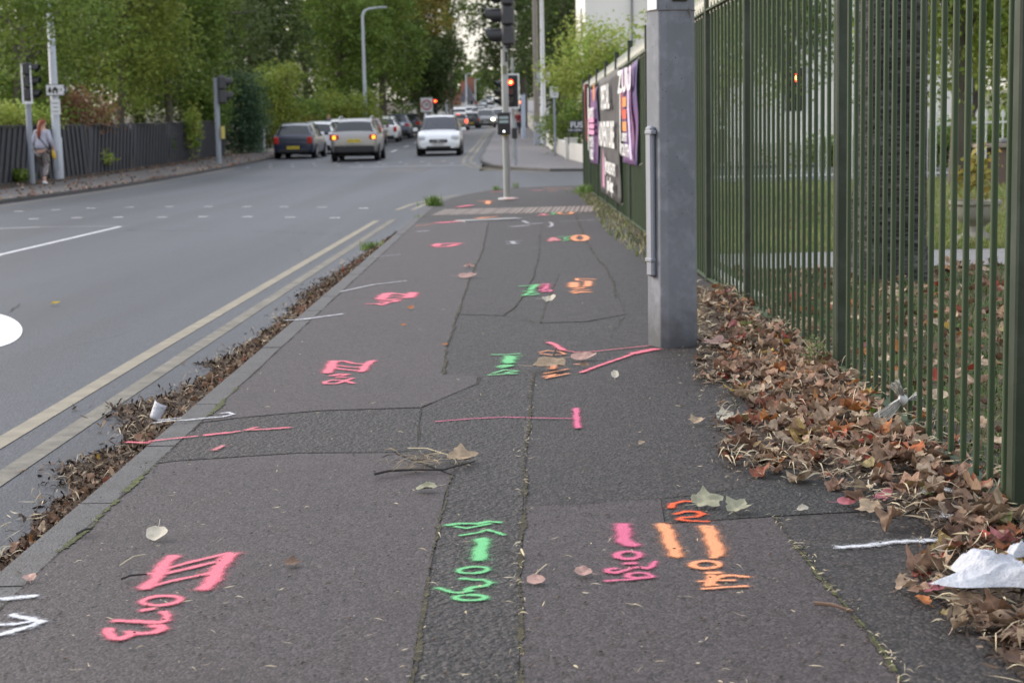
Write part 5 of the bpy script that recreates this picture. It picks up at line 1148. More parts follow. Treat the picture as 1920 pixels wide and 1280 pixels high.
# ================================================================= trees and plants
bark = dirty('tree_bark', (.09, .075, .06), (.16, .16, .12), .6, 6, .95, .8); barkg = dirty('pale_grey_bark', (.5, .45, .4), (.3, .26, .22), .5, 5, .9, .4)
def fol(name, cs, tint=None, tr=.3): return ramp_mat(name, [(i/(len(cs)-1), c) for i, c in enumerate(cs)], 'island', .6, tr, 0, tint)
G1 = fol('leaves_mid_green', [(0.076, 0.138, 0.022), (0.132, 0.215, 0.037), (0.188, 0.274, 0.046), (0.100, 0.166, 0.037)], (.35, (.2, .2, .04), .25))
G2 = fol('leaves_yellow_green', [(0.111, 0.184, 0.030), (0.191, 0.268, 0.046), (0.255, 0.317, 0.060), (0.159, 0.217, 0.039)], (.6, (.3, .28, .05), .3))
G3 = fol('leaves_dark_green', [(0.031, 0.059, 0.017), (0.051, 0.088, 0.023), (0.078, 0.111, 0.029), (0.043, 0.066, 0.020)], (.3, (.12, .15, .04), .35))
G4 = fol('leaves_blue_green', [(.04, .085, .045), (.065, .125, .065), (.12, .2, .12), (.045, .09, .045)], None)
G5 = fol('leaves_autumn', [(0.125, 0.191, 0.042), (0.270, 0.263, 0.062), (0.416, 0.287, 0.062), (0.146, 0.215, 0.042)], (.3, (.22, .13, .03), .5))
G6 = fol('leaves_fresh', [(0.172, 0.272, 0.044), (0.276, 0.398, 0.069), (0.380, 0.489, 0.103), (0.224, 0.326, 0.052)], (1.3, (.42, .34, .12), .5))
BR = fol('dead_leaves_brown', [(0.144, 0.072, 0.036), (0.240, 0.120, 0.060), (0.312, 0.180, 0.096), (0.120, 0.066, 0.036)], None)
def leafcloud(clumps, n, size, r, droop=0., twig=9, spread=.22, asp=.5, shell=.55):
    vol = np.array([c[3]*c[4]*c[5] for c in clumps])**.67; vol /= vol.sum(); C = np.array(clumps)
    nt = max(1, n//twig); ci = r.choice(len(C), nt, p=vol); d = r.normal(size=(nt, 3)); d /= np.linalg.norm(d, axis=1)[:, None]
    rad = shell + (1-shell)*r.random(nt)**.7; rad *= 1+.16*r.normal(size=nt)
    tc = C[ci, :3] + d*rad[:, None]*C[ci, 3:6]
    k = np.repeat(np.arange(nt), twig); p = tc[k] + r.normal(size=(len(k), 3))*spread*np.array([1, 1, .6]); 
    if droop: p[:, 2] -= np.abs(r.normal(size=len(k)))*droop
    a = r.normal(size=(len(k), 3)); a[:, 2] = a[:, 2]*.5-.35-droop; a /= np.linalg.norm(a, axis=1)[:, None]
    b_ = np.cross(a, r.normal(size=(len(k), 3))); b_ /= np.linalg.norm(b_, axis=1)[:, None]
    s = size*(.6+.8*r.random(len(k)))[:, None]
    V = np.stack([p-a*s*.5, p+b_*s*asp*.5-a*s*.05, p+a*s*.5, p-b_*s*asp*.5-a*s*.05], 1).reshape(-1, 3)
    F = np.arange(len(V)).reshape(-1, 4); return V, F
def trunk_mesh(base, clumps, r0, seed, lean=(0, 0), nb=14, frac=.55):
    rr = random.Random(seed); mb = MB(); b0 = Vector(base); zc = sum(c[2] for c in clumps)/len(clumps); cx = sum(c[0] for c in clumps)/len(clumps); cy = sum(c[1] for c in clumps)/len(clumps)
    top = Vector((cx, cy, zc+.3*(max(c[2]+c[5] for c in clumps)-zc))); pts = []
    for k in range(7):
        t = k/6; p = b0.lerp(top, t); p.x += math.sin(t*5+seed)*r0*.9*t; p.y += math.cos(t*4+seed)*r0*.8*t; pts.append(p)
    mb.tube([b0-Vector((0, 0, .3))]+pts, [r0*1.35]+[r0*(1.1-.8*k/6) for k in range(7)], 10)
    for i in range(nb):
        c = clumps[i % len(clumps)]; t = rr.uniform(.3, .95)*frac+.3; k = min(5, int(t*6)); p = pts[k].lerp(pts[k+1], t*6-k) if k < 6 else pts[6]
        e = Vector((c[0]+rr.uniform(-.6, .6)*c[3], c[1]+rr.uniform(-.6, .6)*c[4], c[2]+rr.uniform(-.3, .7)*c[5])); m_ = p.lerp(e, .5)+Vector((0, 0, .12*(e-p).length)); rb = r0*.32
        mb.tube([p, m_, e], [rb, rb*.6, rb*.2], 6, False)
        for q in range(3):
            e2 = e+Vector((rr.uniform(-1, 1)*c[3], rr.uniform(-1, 1)*c[4], rr.uniform(-.3, .8)*c[5]))*.6; mb.tube([m_.lerp(e, .4+.2*q), e2], [rb*.3, rb*.08], 5, False)
    return mb
def tree(name, label, base, clumps, mat, n, size, r0=.18, seed=1, group=None, cat='tree', bk=None, **kw):
    r = np.random.default_rng(seed); o = empty(name, base, 0, label, cat, group); L = Vector(base)
    V, F = leafcloud(clumps, n, size, r, **kw)
    crown = npmesh('crown', V-np.array(L), F, mat, parent=o)
    t = trunk_mesh(base, clumps, r0, seed); t.build('trunk', bk or bark, o, smooth=True, world=True); return o
def blob(cx, cy, cz, rx, ry, rz, n, seed, k=.42):
    r = random.Random(seed); out = []
    for i in range(n):
        a = r.uniform(0, 2*PI); v = r.uniform(-1, 1); q = math.sqrt(1-v*v); f = r.uniform(.35, .85); s = r.uniform(.7, 1.25)*k
        out.append((cx+rx*q*math.cos(a)*f, cy+ry*q*math.sin(a)*f, cz+rz*v*f, rx*s, ry*s, rz*s))
    return out
def T(name, label, px, Y, x_half, z0, z1, mat, n, size, seed, r0=.18, nc=14, k=.42, yh=None, **kw):
    x = X(px, Y); zc, rz = (z0+z1)/2, (z1-z0)/2
    return tree(name, label, (x, Y, GR(Y)), blob(x, Y, zc, x_half, yh or x_half, rz, nc, seed, k), mat, n, size, r0, seed, **kw)
gt = 'trees behind the left fence'
# near left
def X_(px, Y, d=0): return X(px, Y)+d
ash = blob(X(45, 52), 53, 4.6, 3.4, 2.6, 4.2, 38, 3, .27) + [(X(35, 45.5), 45.4, 4.1, 1.0, .8, .8), (X(85, 45.5), 45.4, 3.9, .8, .8, .6), (X(60, 45.5), 45.3, 5.0, 1.6, .8, .9), (X(125, 45.5), 45.4, 4.7, 1.2, .8, .9), (X(30, 45.5), 45.6, 3.0, .5, .5, .45), (X(64, 45.2), 44.9, 2.55, .22, .3, .28), (X(150, 47), 46, 4.4, .8, .8, .8), (X(95, 45.3), 44.8, 4.9, .6, .4, .6)]
tree('ash_tree', 'large ash tree at the left edge hanging over the fence, olive green', (X(30, 52), 52, GR(52)), ash, G1, 30000, .13, .22, 3, group=gt, droop=.12)
T('maple_tree', 'yellow green leafy tree right of the tall pale lamp post', 225, 63, 3.3, 1.0, 10, G2, 26000, .15, 5, .16, 40, .27, group=gt)
T('maple_tree', 'mid green tree reaching down to the middle of the board fence', 318, 71, 3.2, .8, 10.5, G1, 26000, .16, 8, .18, 40, .27, group=gt, droop=.1)
T('oak_tree', 'dark green tree filling the gap behind the two lighter trees by the fence', 262, 78, 6, .6, 12, G3, 20000, .2, 9, .3, 30, .4, group=gt)
T('birch_tree', 'airy pale green birch behind the blue green bush', 400, 84, 2.2, 2.2, 13, G1, 13000, .17, 12, .12, 20, .32, group=gt, bk=barkg, droop=.2)
T('elder_bush', 'green creeper tumbling over the board fence by the slim signal pole', 380, 76, 1.0, .6, 3.4, G1, 5500, .14, 14, .05, 10, .45, cat='bush')
T('holly_bush', 'rounded blue green bush beside the slim signal pole', 452, 80, 1.55, -.2, 3.7, G4, 17000, .12, 15, .1, 18, .45, cat='bush')
T('bramble_bush', 'brown withered bush behind the board fence near the walking woman', 125, 56, 1.6, .8, 2.6, BR, 5500, .11, 17, .04, 14, .4, cat='bush')
T('laurel_bush', 'bright green bush behind the board fence at the far left', 20, 49, 1.2, .8, 2.0, G6, 5000, .11, 18, .04, 10, .45, cat='bush')
T('oak_tree', 'dark evergreen mass behind the ash tree at the left edge', 90, 68, 5.5, .4, 11, G3, 22000, .19, 19, .3, 28, .4, group=gt)
T('oak_tree', 'dark tree between the creeper and the mid green tree', 350, 96, 4.6, .4, 12, G3, 15000, .24, 20, .3, 26, .4, group=gt)
# middle left
T('sycamore_tree', 'tall dark tree behind the bare trunks, left of centre', 480, 104, 3.8, .6, 15, G3, 18000, .25, 21, .3, 40, .28, group=gt)
T('sycamore_tree', 'tall green tree just left of the tall slender lamp post', 640, 114, 4.0, .4, 15, G1, 22000, .23, 22, .3, 44, .27, group=gt)
T('sycamore_tree', 'deep green tree right of the tall slender lamp post', 722, 122, 3.6, .4, 16, G1, 22000, .24, 23, .3, 44, .27, group=gt)
T('beech_tree', 'big tree with orange tinted top above the white people carrier', 792, 132, 4.0, 2.6, 17, G5, 22000, .25, 24, .35, 44, .27, group=gt)
T('oak_tree', 'dark lower tree beneath the orange tinted beech', 800, 128, 2.9, 2.0, 9, G3, 15000, .24, 25, .2, 20, .4, group=gt)
T('sycamore_tree', 'green tree with hanging outer branches against the bright sky gap', 846, 140, 2.2, 6.0, 18, G1, 5500, .24, 26, .2, 20, .3, group=gt)
T('laburnum_tree', 'low yellow green tree left of the bare brushwood', 522, 90, 1.8, .9, 4.8, G2, 9500, .16, 27, .1, 16, .42, group=gt)
T('hawthorn_bush', 'leafy green bush behind the dark hatchback', 560, 94, 1.9, .1, 2.9, G1, 8500, .16, 28, .08, 12, .42, cat='bush')
T('hawthorn_bush', 'bright green bush behind the beige crossover', 645, 100, 2.3, .2, 3.4, G2, 9500, .17, 29, .08, 14, .42, cat='bush')
T('hawthorn_bush', 'dull green bush left of the dark hatchback, behind the gate pier', 505, 92, 1.8, .0, 2.6, G5, 6000, .16, 30, .06, 12, .42, cat='bush')
T('oak_tree', 'far tall tree seen through gaps behind the airy birch', 420, 125, 6.5, .6, 15, G3, 13000, .32, 31, .3, 28, .36, group=gt)
T('oak_tree', 'far tall tree behind the bare trunks', 575, 140, 6, .6, 18, G3, 14000, .33, 32, .3, 28, .36, group=gt)
T('elm_tree', 'far dark tree closing the row above the parked cars', 700, 155, 7, .6, 20, G3, 17000, .36, 33, .3, 30, .38, group=gt)
T('elm_tree', 'dark tree behind the distant red light', 790, 152, 4.0, 1.4, 9, G3, 9000, .3, 66, .3, 22, .4, group=gt)
# right of the road
T('lime_tree', 'dark tree beyond the street on the right, branches hanging into the sky gap', 982, 150, 4.6, 4.4, 18, G3, 19000, .29, 51, .35, 30, .35)
T('lime_tree', 'green tree behind the utility pole', 1040, 110, 3.8, .6, 15, G3, 19000, .25, 52, .3, 28, .38)
T('yew_tree', 'dark green tree between the pale lamp post and the building', 1058, 94, 2.6, .2, 11, G3, 14000, .2, 53, .25, 22, .4)
T('acer_tree', 'light yellow green tree leaning over the white wall, above the banners', 1122, 60, 1.9, 1.0, 4.6, G6, 14000, .12, 54, .08, 22, .38)
T('laurel_bush', 'mid green bush behind the dark name board', 1085, 68, 1.7, -.1, 2.0, G1, 6000, .13, 55, .06, 12, .42, cat='bush')
T('acer_tree', 'bushy light green tree beyond the railings, right of the column', 1350, 52, 3.0, .4, 7.0, G6, 9000, .15, 56, .14, 20, .38)
T('cherry_tree', 'garden tree seen between the bars right of the column', 1470, 40, 1.5, 1.3, 6.0, G1, 7000, .12, 57, .12, 18, .35, droop=.1)
T('willow_tree', 'drooping willow seen through the bars near the right edge', 1800, 31, 1.9, 1.3, 6.5, G2, 11000, .13, 58, .2, 22, .36, droop=.45)
T('elm_tree', 'dark tree behind the willow at the right edge', 1830, 50, 4.0, .6, 8, G1, 10000, .18, 59, .25, 22, .4)
T('privet_hedge', 'clipped dense hedge behind the white picket railing', 1800, 43, 4.4, -.5, 1.15, G1, 14000, .12, 60, .05, 26, .3, cat='hedge', yh=.9)
# bare trees
def bare(label, px, Y, H, spread, n, seed, name='bare_tree', r0=.09, cat='tree', up=.75):
    rr = random.Random(seed); x = X(px, Y); b0 = Vector((x, Y, GR(Y))); o = empty(name, b0, 0, label, cat); mb = MB()
    def grow(p, d, L, r, lv):
        pts = [p]; q = p
        for k in range(4): d = (d+Vector((rr.uniform(-1, 1), rr.uniform(-1, 1), rr.uniform(-.2, .6)))*.16).normalized(); q = q+d*L/4; pts.append(q)
        mb.tube(pts, [r*(1-.15*k) for k in range(5)], 5, False)
        if lv:
            for k in range(rr.choice((3, 4))):
                t = rr.uniform(.35, 1); s = pts[int(t*4)]; dd = (d+Vector((rr.uniform(-1, 1), rr.uniform(-1, 1), rr.uniform(-.1, .5)))*(1-up)*2.2).normalized(); grow(s, dd, L*rr.uniform(.45, .7), r*.5, lv-1)
    for i in range(n):
        a = rr.uniform(0, 2*PI); grow(b0+Vector((math.cos(a), math.sin(a), 0))*spread*.4*rr.random(), Vector((math.cos(a)*spread/H*.6, math.sin(a)*spread/H*.6, 1)).normalized(), H*rr.uniform(.5, .8), r0*rr.uniform(.7, 1.1), 3)
    mb.build('branches', barkg, o); return o
bare('tall leafless tree with two pale trunks left of centre', 552, 82, 10, 1.6, 3, 41, r0=.16)
bare('upright bare brushwood fanning out left of the tall slender lamp post', 622, 86, 5.0, 2.2, 12, 42, 'bare_shrub', .07, 'shrub', .8)
# overhanging tree out of frame is the plane by the path: its trunk stands in the garden
def scaly():
    b = NB('scaly_bark'); co = b.obj(); mp = b.n('ShaderNodeMapping'); mp.inputs['Scale'].default_value = (1, 1, 1.6); b.l(co, mp.inputs[0])
    v = b.voro(34, mp.outputs[0], 'F1'); n = b.noise(9, mp.outputs[0], 5); mp2 = b.n('ShaderNodeMapping'); mp2.inputs['Scale'].default_value = (6, 6, 42); b.l(co, mp2.inputs[0]); h = b.noise(1, mp2.outputs[0], 4)
    f = b.math('ADD', b.math('MULTIPLY', h, 1.), b.math('MULTIPLY', b.math('SUBTRACT', n, .5), .5))
    c = b.ramp(f, [(.38, (.012, .011, .01)), (.52, (.05, .047, .046)), (.68, (.12, .113, .115))]); b.set(col=c, rough=.95, normal=b.bump(b.math('ADD', f, b.math('MULTIPLY', v, -.3)), 1., .03)); return b.m
tb = P(1665, 527); o = empty('plane_tree', (tb.x, tb.y, GP(tb.y)), 0, 'thick scaly barked tree trunk standing just behind the green railings', 'tree')
mb = MB(); pts = []; rad = []
for z, r in ((-.1, .34), (.06, .29), (.25, .255), (.8, .235), (1.8, .225), (3.0, .215), (4.5, .2), (6, .15)): pts.append((math.sin(z)*.015, 0, z)); rad.append(r)
V, F = [], []; na = 40
for p, r in zip(pts, rad):
    for k in range(na):
        a = 2*PI*k/na; rr = r*(1+.05*math.sin(5*a+p[2]*.6)+.025*math.sin(13*a+p[2]*1.3)); V.append((p[0]+rr*math.cos(a), rr*math.sin(a), p[2]))
for i in range(len(pts)-1):
    for k in range(na): F.append((i*na+k, i*na+(k+1) % na, (i+1)*na+(k+1) % na, (i+1)*na+k))
mb.add(V, F); mb.build('trunk', scaly(), o, smooth=True)
cl = blob(tb.x, tb.y, 7.2, 2.6, 2.6, 1.8, 14, 61, .4); V, F = leafcloud(cl, 5000, .16, np.random.default_rng(61)); npmesh('crown', V-np.array((tb.x, tb.y, GP(tb.y))), F, G1, parent=o)
mb = MB()
for i, c in enumerate(cl[:9]): mb.tube([(0, 0, 5), (((c[0]-tb.x)*.5), (c[1]-tb.y)*.5, 6.2), (c[0]-tb.x, c[1]-tb.y, c[2])], [.1, .07, .03], 6, False)
mb.build('branches', bark, o)
# ================================================================= leaves
def leaf_template(kind, r, curl, n=26):
    """returns V (unit length about 1), F triangles/quads as list; stalk included"""
    rings = (.0, .4, .75, 1.0); V = []; F = []
    th = np.linspace(0, 2*PI, n, endpoint=False)
    if kind == 'oval': rad = .5*np.abs(1/np.sqrt((np.cos(th)/1.0)**2+(np.sin(th)/.62)**2))
    elif kind == 'round': rad = .45*(1+.04*np.cos(7*th+1)); 
    else:
        rad = .5*(.84+.16*np.cos(5*th)*1.0)*(1-.12*np.cos(th+PI))+.035*np.cos(15*th+.5); rad = np.maximum(rad, .25)
    if kind != 'round': rad = rad*(1+.06*r.normal(size=n))
    a1, a2, c1, c2 = r.uniform(0, PI), r.uniform(0, PI), r.uniform(.5, 1.6)*curl, r.uniform(-.4, .7)*curl; ph = r.uniform(0, 6, 3); fold = r.uniform(.1, .5)
    def z(x, y):
        u = x*math.cos(a1)+y*math.sin(a1); v = x*math.cos(a2)+y*math.sin(a2)
        return fold*abs(y) + c1*u*u + c2*v*abs(v) + .06*curl*math.sin(9*x+ph[0])*math.sin(8*y+ph[1]) + .04*curl*math.sin(17*u+ph[2])
    V.append((0, 0, z(0, 0)))
    for q in rings[1:]:
        for k in range(n):
            x, y = rad[k]*q*math.cos(th[k]), rad[k]*q*math.sin(th[k]); V.append((x, y, z(x, y)))
    for k in range(n): F.append((0, 1+k, 1+(k+1) % n))
    for q in range(2):
        for k in range(n):
            a = 1+q*n+k; b_ = 1+q*n+(k+1) % n; F.append((a, a+n, b_+n, b_))
    b0 = len(V); sx = -rad[n//2]; zz = z(sx, 0)
    for k, (dx, dz) in enumerate(((0, 0), (-.22, .03), (-.42, .1))): 
        w_ = .014; V += [(sx+dx, -w_, zz+dz), (sx+dx, w_, zz+dz)]
    F += [(b0, b0+1, b0+3, b0+2), (b0+2, b0+3, b0+5, b0+4)]
    V = np.array(V); V[:, 2] -= V[:, 2].min(); return V, F
tmpl = []
for i in range(26):
    r = np.random.default_rng(100+i); tmpl.append(leaf_template(('maple', 'oval', 'maple', 'round', 'oval')[i % 5], r, r.uniform(.3, 1.35)))
leafstops = [(0, (.32, .21, .14)), (.1, (.52, .38, .27)), (.2, (.19, .11, .07)), (.32, (.56, .44, .32)), (.42, (.34, .21, .15)), (.52, (.42, .32, .22)), (.62, (.1, .055, .04)), (.72, (.38, .24, .17)), (.82, (.28, .1, .06)), (.89, (.5, .2, .06)), (.935, (.34, .28, .14)), (.96, (.5, .33, .07)), (.975, (.45, .08, .06)), (.986, (.25, .28, .1)), (.993, (.5, .2, .2))]
ML = ramp_mat('dry_leaves', leafstops, 'object', .8, .12, .25, None, True); MLI = ramp_mat('dry_leaf_litter', leafstops, 'island', .8, .12, .25, None, True)
def leafmesh(i, mat):
    V, F = tmpl[i]; me = bpy.data.meshes.new('leaf'); me.from_pydata([tuple(v) for v in V], [], F); me.materials.append(mat); me.polygons.foreach_set('use_smooth', [True]*len(F)); me.update(); return me
lm_ = [leafmesh(i, ML) for i in range(len(tmpl))]
def inpoly(x, y, P_):
    c = False; n = len(P_); j = n-1
    for i in range(n):
        if (P_[i][1] > y) != (P_[j][1] > y) and x < (P_[j][0]-P_[i][0])*(y-P_[i][1])/(P_[j][1]-P_[i][1])+P_[i][0]: c = not c
        j = i
    return c
W2 = lambda l: [tuple(P(x, y)[:2]) for x, y in l]
dense = W2([(1330, 560), (1355, 640), (1340, 690), (1345, 720), (1420, 770), (1375, 800), (1375, 850), (1420, 875), (1600, 880), (1680, 935), (1760, 985), (1840, 1030), (1935, 1060), (1960, 1010), (1900, 975), (1740, 850), (1590, 722), (1420, 585), (1345, 548)])
inner = W2([(1345, 548), (1420, 585), (1590, 722), (1740, 850), (1900, 975), (1975, 985), (1800, 840), (1660, 720), (1500, 600), (1400, 545)])
near = W2([(1700, 1060), (1790, 1040), (1935, 1050), (2050, 1120), (2100, 1280), (1950, 1290), (1870, 1200), (1800, 1170), (1780, 1130), (1700, 1110)])
edge = W2([(1300, 540), (1310, 640), (1300, 720), (1370, 745), (1330, 790), (1350, 880), (1560, 920), (1660, 980), (1720, 1030), (1690, 1110), (1800, 1200), (1870, 1290), (2100, 1290), (1935, 1060), (1760, 985), (1600, 880), (1375, 850), (1330, 560)])
def samp(poly, n, r):
    xs = [p[0] for p in poly]; ys = [p[1] for p in poly]; out = []
    while len(out) < n:
        x, y = r.uniform(min(xs), max(xs)), r.uniform(min(ys), max(ys))
        if inpoly(x, y, poly): out.append((x, y))
    return out
def area(p): return abs(sum(p[i-1][0]*p[i][1]-p[i][0]*p[i-1][1] for i in range(len(p))))/2
def rotm(r, tilt):
    return Matrix.Rotation(r.uniform(0, 2*PI), 3, 'Z') @ Matrix.Rotation(r.gauss(0, tilt), 3, 'X') @ Matrix.Rotation(r.gauss(0, tilt), 3, 'Y')
def pile(x, y): d = max(0, 1-abs(FX(y)-.16-x)/.34); return .028*d*d*(3-2*d)*(.75+.35*math.sin(y*3.1)+.2*math.sin(y*7.7))
def litter(name, pts, mat, smin, smax, zf, label, tilt=.4, seed=1, kinds=None, parent=None):
    rr = random.Random(seed); AV, AF4, AF3, b = [], [], [], 0
    for x, y in pts:
        i = rr.choice(kinds) if kinds else rr.randrange(len(tmpl)); V, F = tmpl[i]; s = rr.uniform(smin, smax); Mx = np.array(rotm(rr, tilt))
        W = (V*s) @ Mx.T; W[:, 2] -= W[:, 2].min()*.8; W += np.array((x, y, GP(y)+zf(x, y, rr))); AV.append(W)
        for f in F: (AF4 if len(f) == 4 else AF3).append([q+b for q in f])
        b += len(V)
    mb = MB(); mb.v = [tuple(v) for v in np.concatenate(AV)]; mb.f = AF4+AF3; o = mb.build(name, mat, None, smooth=180)
    return tag(o, label, 'leaves', kind='stuff')
r1 = random.Random(5)
bagp = P(1895, 1135)
nb = lambda l: [p for p in l if math.hypot(p[0]-bagp.x, p[1]-bagp.y-.02) > .13]
pts = [p for p in samp(dense, int(area(dense)*450), r1) if r1.random() < .35+.9*max(0, math.sin(p[1]*2.3+p[0]*7)*.4+math.sin(p[1]*5.9-p[0]*4)*.3+.3)] + samp(inner, int(area(inner)*200), r1) + samp(near, int(area(near)*260), r1) + samp(edge, int(area(edge)*80), r1)
pts = nb(pts)
litter('leaf_litter', pts, MLI, .03, .085, lambda x, y, r: r.random()*(.012+pile(x, y)), 'deep drift of dry brown leaves along the foot of the green railing', .24, 2)
garden_l = samp([(1.5, 4.4), (3.6, 4.4), (3.9, 12.5), (1.6, 12.5)], 1000, r1) + samp([(1.7, 14.5), (8, 14.5), (10, 26), (1.8, 26)], 300, r1)
litter('leaf_litter', garden_l, MLI, .04, .09, lambda x, y, r: .01+r.random()*.03, 'loose autumn leaves scattered over the garden grass behind the railing', .4, 3)
# the biggest leaves on top of the drift, each one its own object
top = nb([p for p in samp(dense, 340, r1) + samp(near, 60, r1) if p[1] < 8.0]); top.sort(key=lambda p: p[1]); top = top[:270]
for k, (x, y) in enumerate(top):
    i = r1.randrange(len(tmpl)); o = bpy.data.objects.new('leaf', lm_[i]); COL.objects.link(o); s = r1.uniform(.055, .1)
    o.location = (x, y, GP(y)+.006+pile(x, y)*.7+r1.random()*.01); o.rotation_euler = rotm(r1, .2).to_euler(); o.scale = (s, s, s)
    tag(o, 'dry fallen leaf on top of the drift along the green railing', 'leaf', 'dry leaves on top of the drift')
# single leaves on the pavement
def leafcol(name, c):
    b = NB(name); n = b.noise(70, None, 5); b.set(col=b.mix(b.ramp(n, [(.35, .5), (.65, 0)]), c, tuple(x*.45 for x in c)), rough=.75, normal=b.bump(n, .4, .002)); return b.m
lc = {'cream': leafcol('leaf_cream', (.55, .5, .4)), 'tan': leafcol('leaf_tan', (.36, .27, .18)), 'pinkish': leafcol('leaf_pinkish', (.42, .26, .22)), 'brown': leafcol('leaf_brown', (.15, .09, .06)), 'pink': leafcol('leaf_pink', (.5, .16, .19)), 'rust': leafcol('leaf_rust', (.35, .12, .03)), 'grey': leafcol('leaf_grey_green', (.33, .32, .22)), 'red': leafcol('leaf_red', (.4, .05, .04)), 'yellow': leafcol('leaf_yellow', (.5, .36, .06))}
def one_leaf(px, py, wpx, c, t, label, rz=0., tilt=.3, s='p', z=.008):
    p = P(px, py, s); L = wpx*p.y/3200; V, F = tmpl[t]; w_ = V[:, 0].max()-(-.5)
    me = bpy.data.meshes.new('leaf'); me.from_pydata([tuple(v) for v in V*np.array((1, 1, .5))], [], F); me.materials.append(lc[c]); me.polygons.foreach_set('use_smooth', [True]*len(F)); me.update()
    o = bpy.data.objects.new('leaf', me); COL.objects.link(o); o.location = p+Vector((0, 0, z)); o.scale = (L, L, L); o.rotation_euler = (Matrix.Rotation(tilt, 3, 'X') @ Matrix.Rotation(rz, 3, 'Z')).to_euler(); o.location.z += L*.32*math.sin(tilt); return tag(o, label, 'leaf')
for a in [(295, 1013, 46, 'cream', 3, 'cream heart shaped leaf with its stalk up, above the large pink ladder', PI/2*3),
          (56, 1092, 30, 'pinkish', 8, 'small pinkish leaf near the left edge above the white dash', 1.9), (1005, 1096, 40, 'pinkish', 13, 'pinkish brown leaf just right of the trench edge', 4.6), (1094, 1082, 38, 'pinkish', 18, 'curled pinkish leaf left of the rose pink 0.59', 2.6),
          (1323, 952, 66, 'grey', 0, 'large grey green maple leaf lying on the orange curls', .4), (1382, 962, 55, 'grey', 5, 'torn grey leaf on the black patch right of the larger one', 1.), (1505, 962, 24, 'cream', 4, 'small pale leaf scrap at the right of the black patch', .4),
          (1590, 948, 46, 'pink', 9, 'folded dusky pink leaf at the left end of the loose leaves', .2), (1655, 940, 44, 'pink', 14, 'dusky pink leaf lying right of its folded twin', .6), (1632, 965, 56, 'tan', 10, 'tan and orange leaf pair at the edge of the drift', 2.),
          (1748, 1115, 48, 'pink', 19, 'bright pink leaf beside the white bag', .3), (1730, 1135, 40, 'rust', 4, 'rust leaf scrap below the bright pink leaf', 2.), (1890, 1215, 66, 'tan', 6, 'broken tan leaf at the bottom right corner', .2), (1835, 1180, 40, 'grey', 11, 'pale grey green leaf under the white bag', 1.), (1905, 1245, 60, 'brown', 2, 'brown torn leaf lowest at the bottom right', .3),
          (1030, 696, 66, 'tan', 1, 'long curled tan leaf over the orange symbol', 0.), (1093, 676, 50, 'pinkish', 9, 'curled pinkish leaf on the orange dot by the pink line', .2), (1095, 690, 22, 'brown', 7, 'small dark brown leaf at the tip of the thick pink line', 1.), (1153, 709, 24, 'cream', 16, 'small cream leaf right of the pink arrow tip', 1.5),
          (1305, 797, 34, 'tan', 15, 'tan leaf alone left of the drift', .8), (1203, 836, 18, 'tan', 4, 'tiny tan leaf in the open pavement before the column', 1.), (1358, 790, 36, 'cream', 0, 'cream leaf at the left tip of the drift', .5),
          (876, 522, 36, 'pinkish', 9, 'pinkish leaf lying on the long joint in mid pavement', .1), (1029, 567, 26, 'cream', 14, 'cream leaf just beyond the thin joint corner', .1), (769, 581, 16, 'rust', 7, 'small reddish brown leaf right of the third pink ladder', .5), (757, 612, 12, 'rust', 9, 'tiny rust flake below the third pink ladder', .2), (834, 649, 12, 'rust', 11, 'rust flake on the joint left of the green I', .3),
          (880, 503, 20, 'pinkish', 4, 'thin leaf sliver on the joint beyond the pinkish leaf', .2), (862, 868, 60, 'tan', 5, 'dry tan leaf at the right end of the straw wisp', .3), (546, 1063, 34, 'brown', 12, 'crumpled dark leaf right of the large pink ladder', .2), (800, 923, 40, 'grey', 4, 'grey willow shaped leaf with a long stalk near the trench', 3.3),
          (1340, 652, 50, 'pinkish', 10, 'pinkish leaf nearest the foot of the concrete column', 1.)]:
    one_leaf(*a[:5], a[5], a[6], tilt=.5 if a[3] == 'cream' else .28)
one_leaf(104, 573, 18, 'yellow', 1, 'pale yellow leaf alone on the road above the white disc', .3, s='r')
# gutter debris
def shreds(name, pts, mat, lmin, lmax, wd, zf, label, s='p', tilt=.5, seed=3, cat='debris'):
    r = np.random.default_rng(seed); n = len(pts); G = _gs if s == 'r' else _gs+.09; XY = np.array(pts); L = r.uniform(lmin, lmax, n); a = r.uniform(0, 2*PI, n); w_ = wd*r.uniform(.5, 1.6, n)
    z = np.interp(XY[:, 1], _yy, G)+np.array([zf(x, y, random) for x, y in pts]); t = r.normal(0, tilt, n); dx, dy, dz = np.cos(a)*np.cos(t), np.sin(a)*np.cos(t), np.sin(t); c = np.stack([XY[:, 0], XY[:, 1], z], 1); d = np.stack([dx, dy, dz], 1)*L[:, None]/2; q = np.stack([-np.sin(a), np.cos(a), r.normal(0, .5, n)], 1)*w_[:, None]/2; up = np.zeros((n, 3)); up[:, 2] = L*r.uniform(-.1, .25, n)
    c[:, 2] += np.abs(d[:, 2]); b_ = np.stack([c-d, c-d*.2+q+up, c+d*.3+q*.8+up, c+d, c+d*.3-q*.8+up, c-d*.2-q+up], 1)
    V = b_.reshape(-1, 3); F = np.arange(len(V)).reshape(-1, 6); F = np.concatenate([F[:, [0, 1, 4, 5]], F[:, [1, 2, 3, 4]]]); F[len(F)//2:] = np.arange(len(V)).reshape(-1, 6)[:, [1, 2, 3, 4]]
    return tag(npmesh(name, V, F, mat), label, cat, kind='stuff')
DB = ramp_mat('brown_debris', [(0, (.05, .032, .022)), (.3, (.1, .065, .045)), (.55, (.17, .12, .085)), (.75, (.07, .045, .03)), (.9, (.25, .18, .12)), (1, (.2, .07, .03))], 'island', .9, 0, .2)
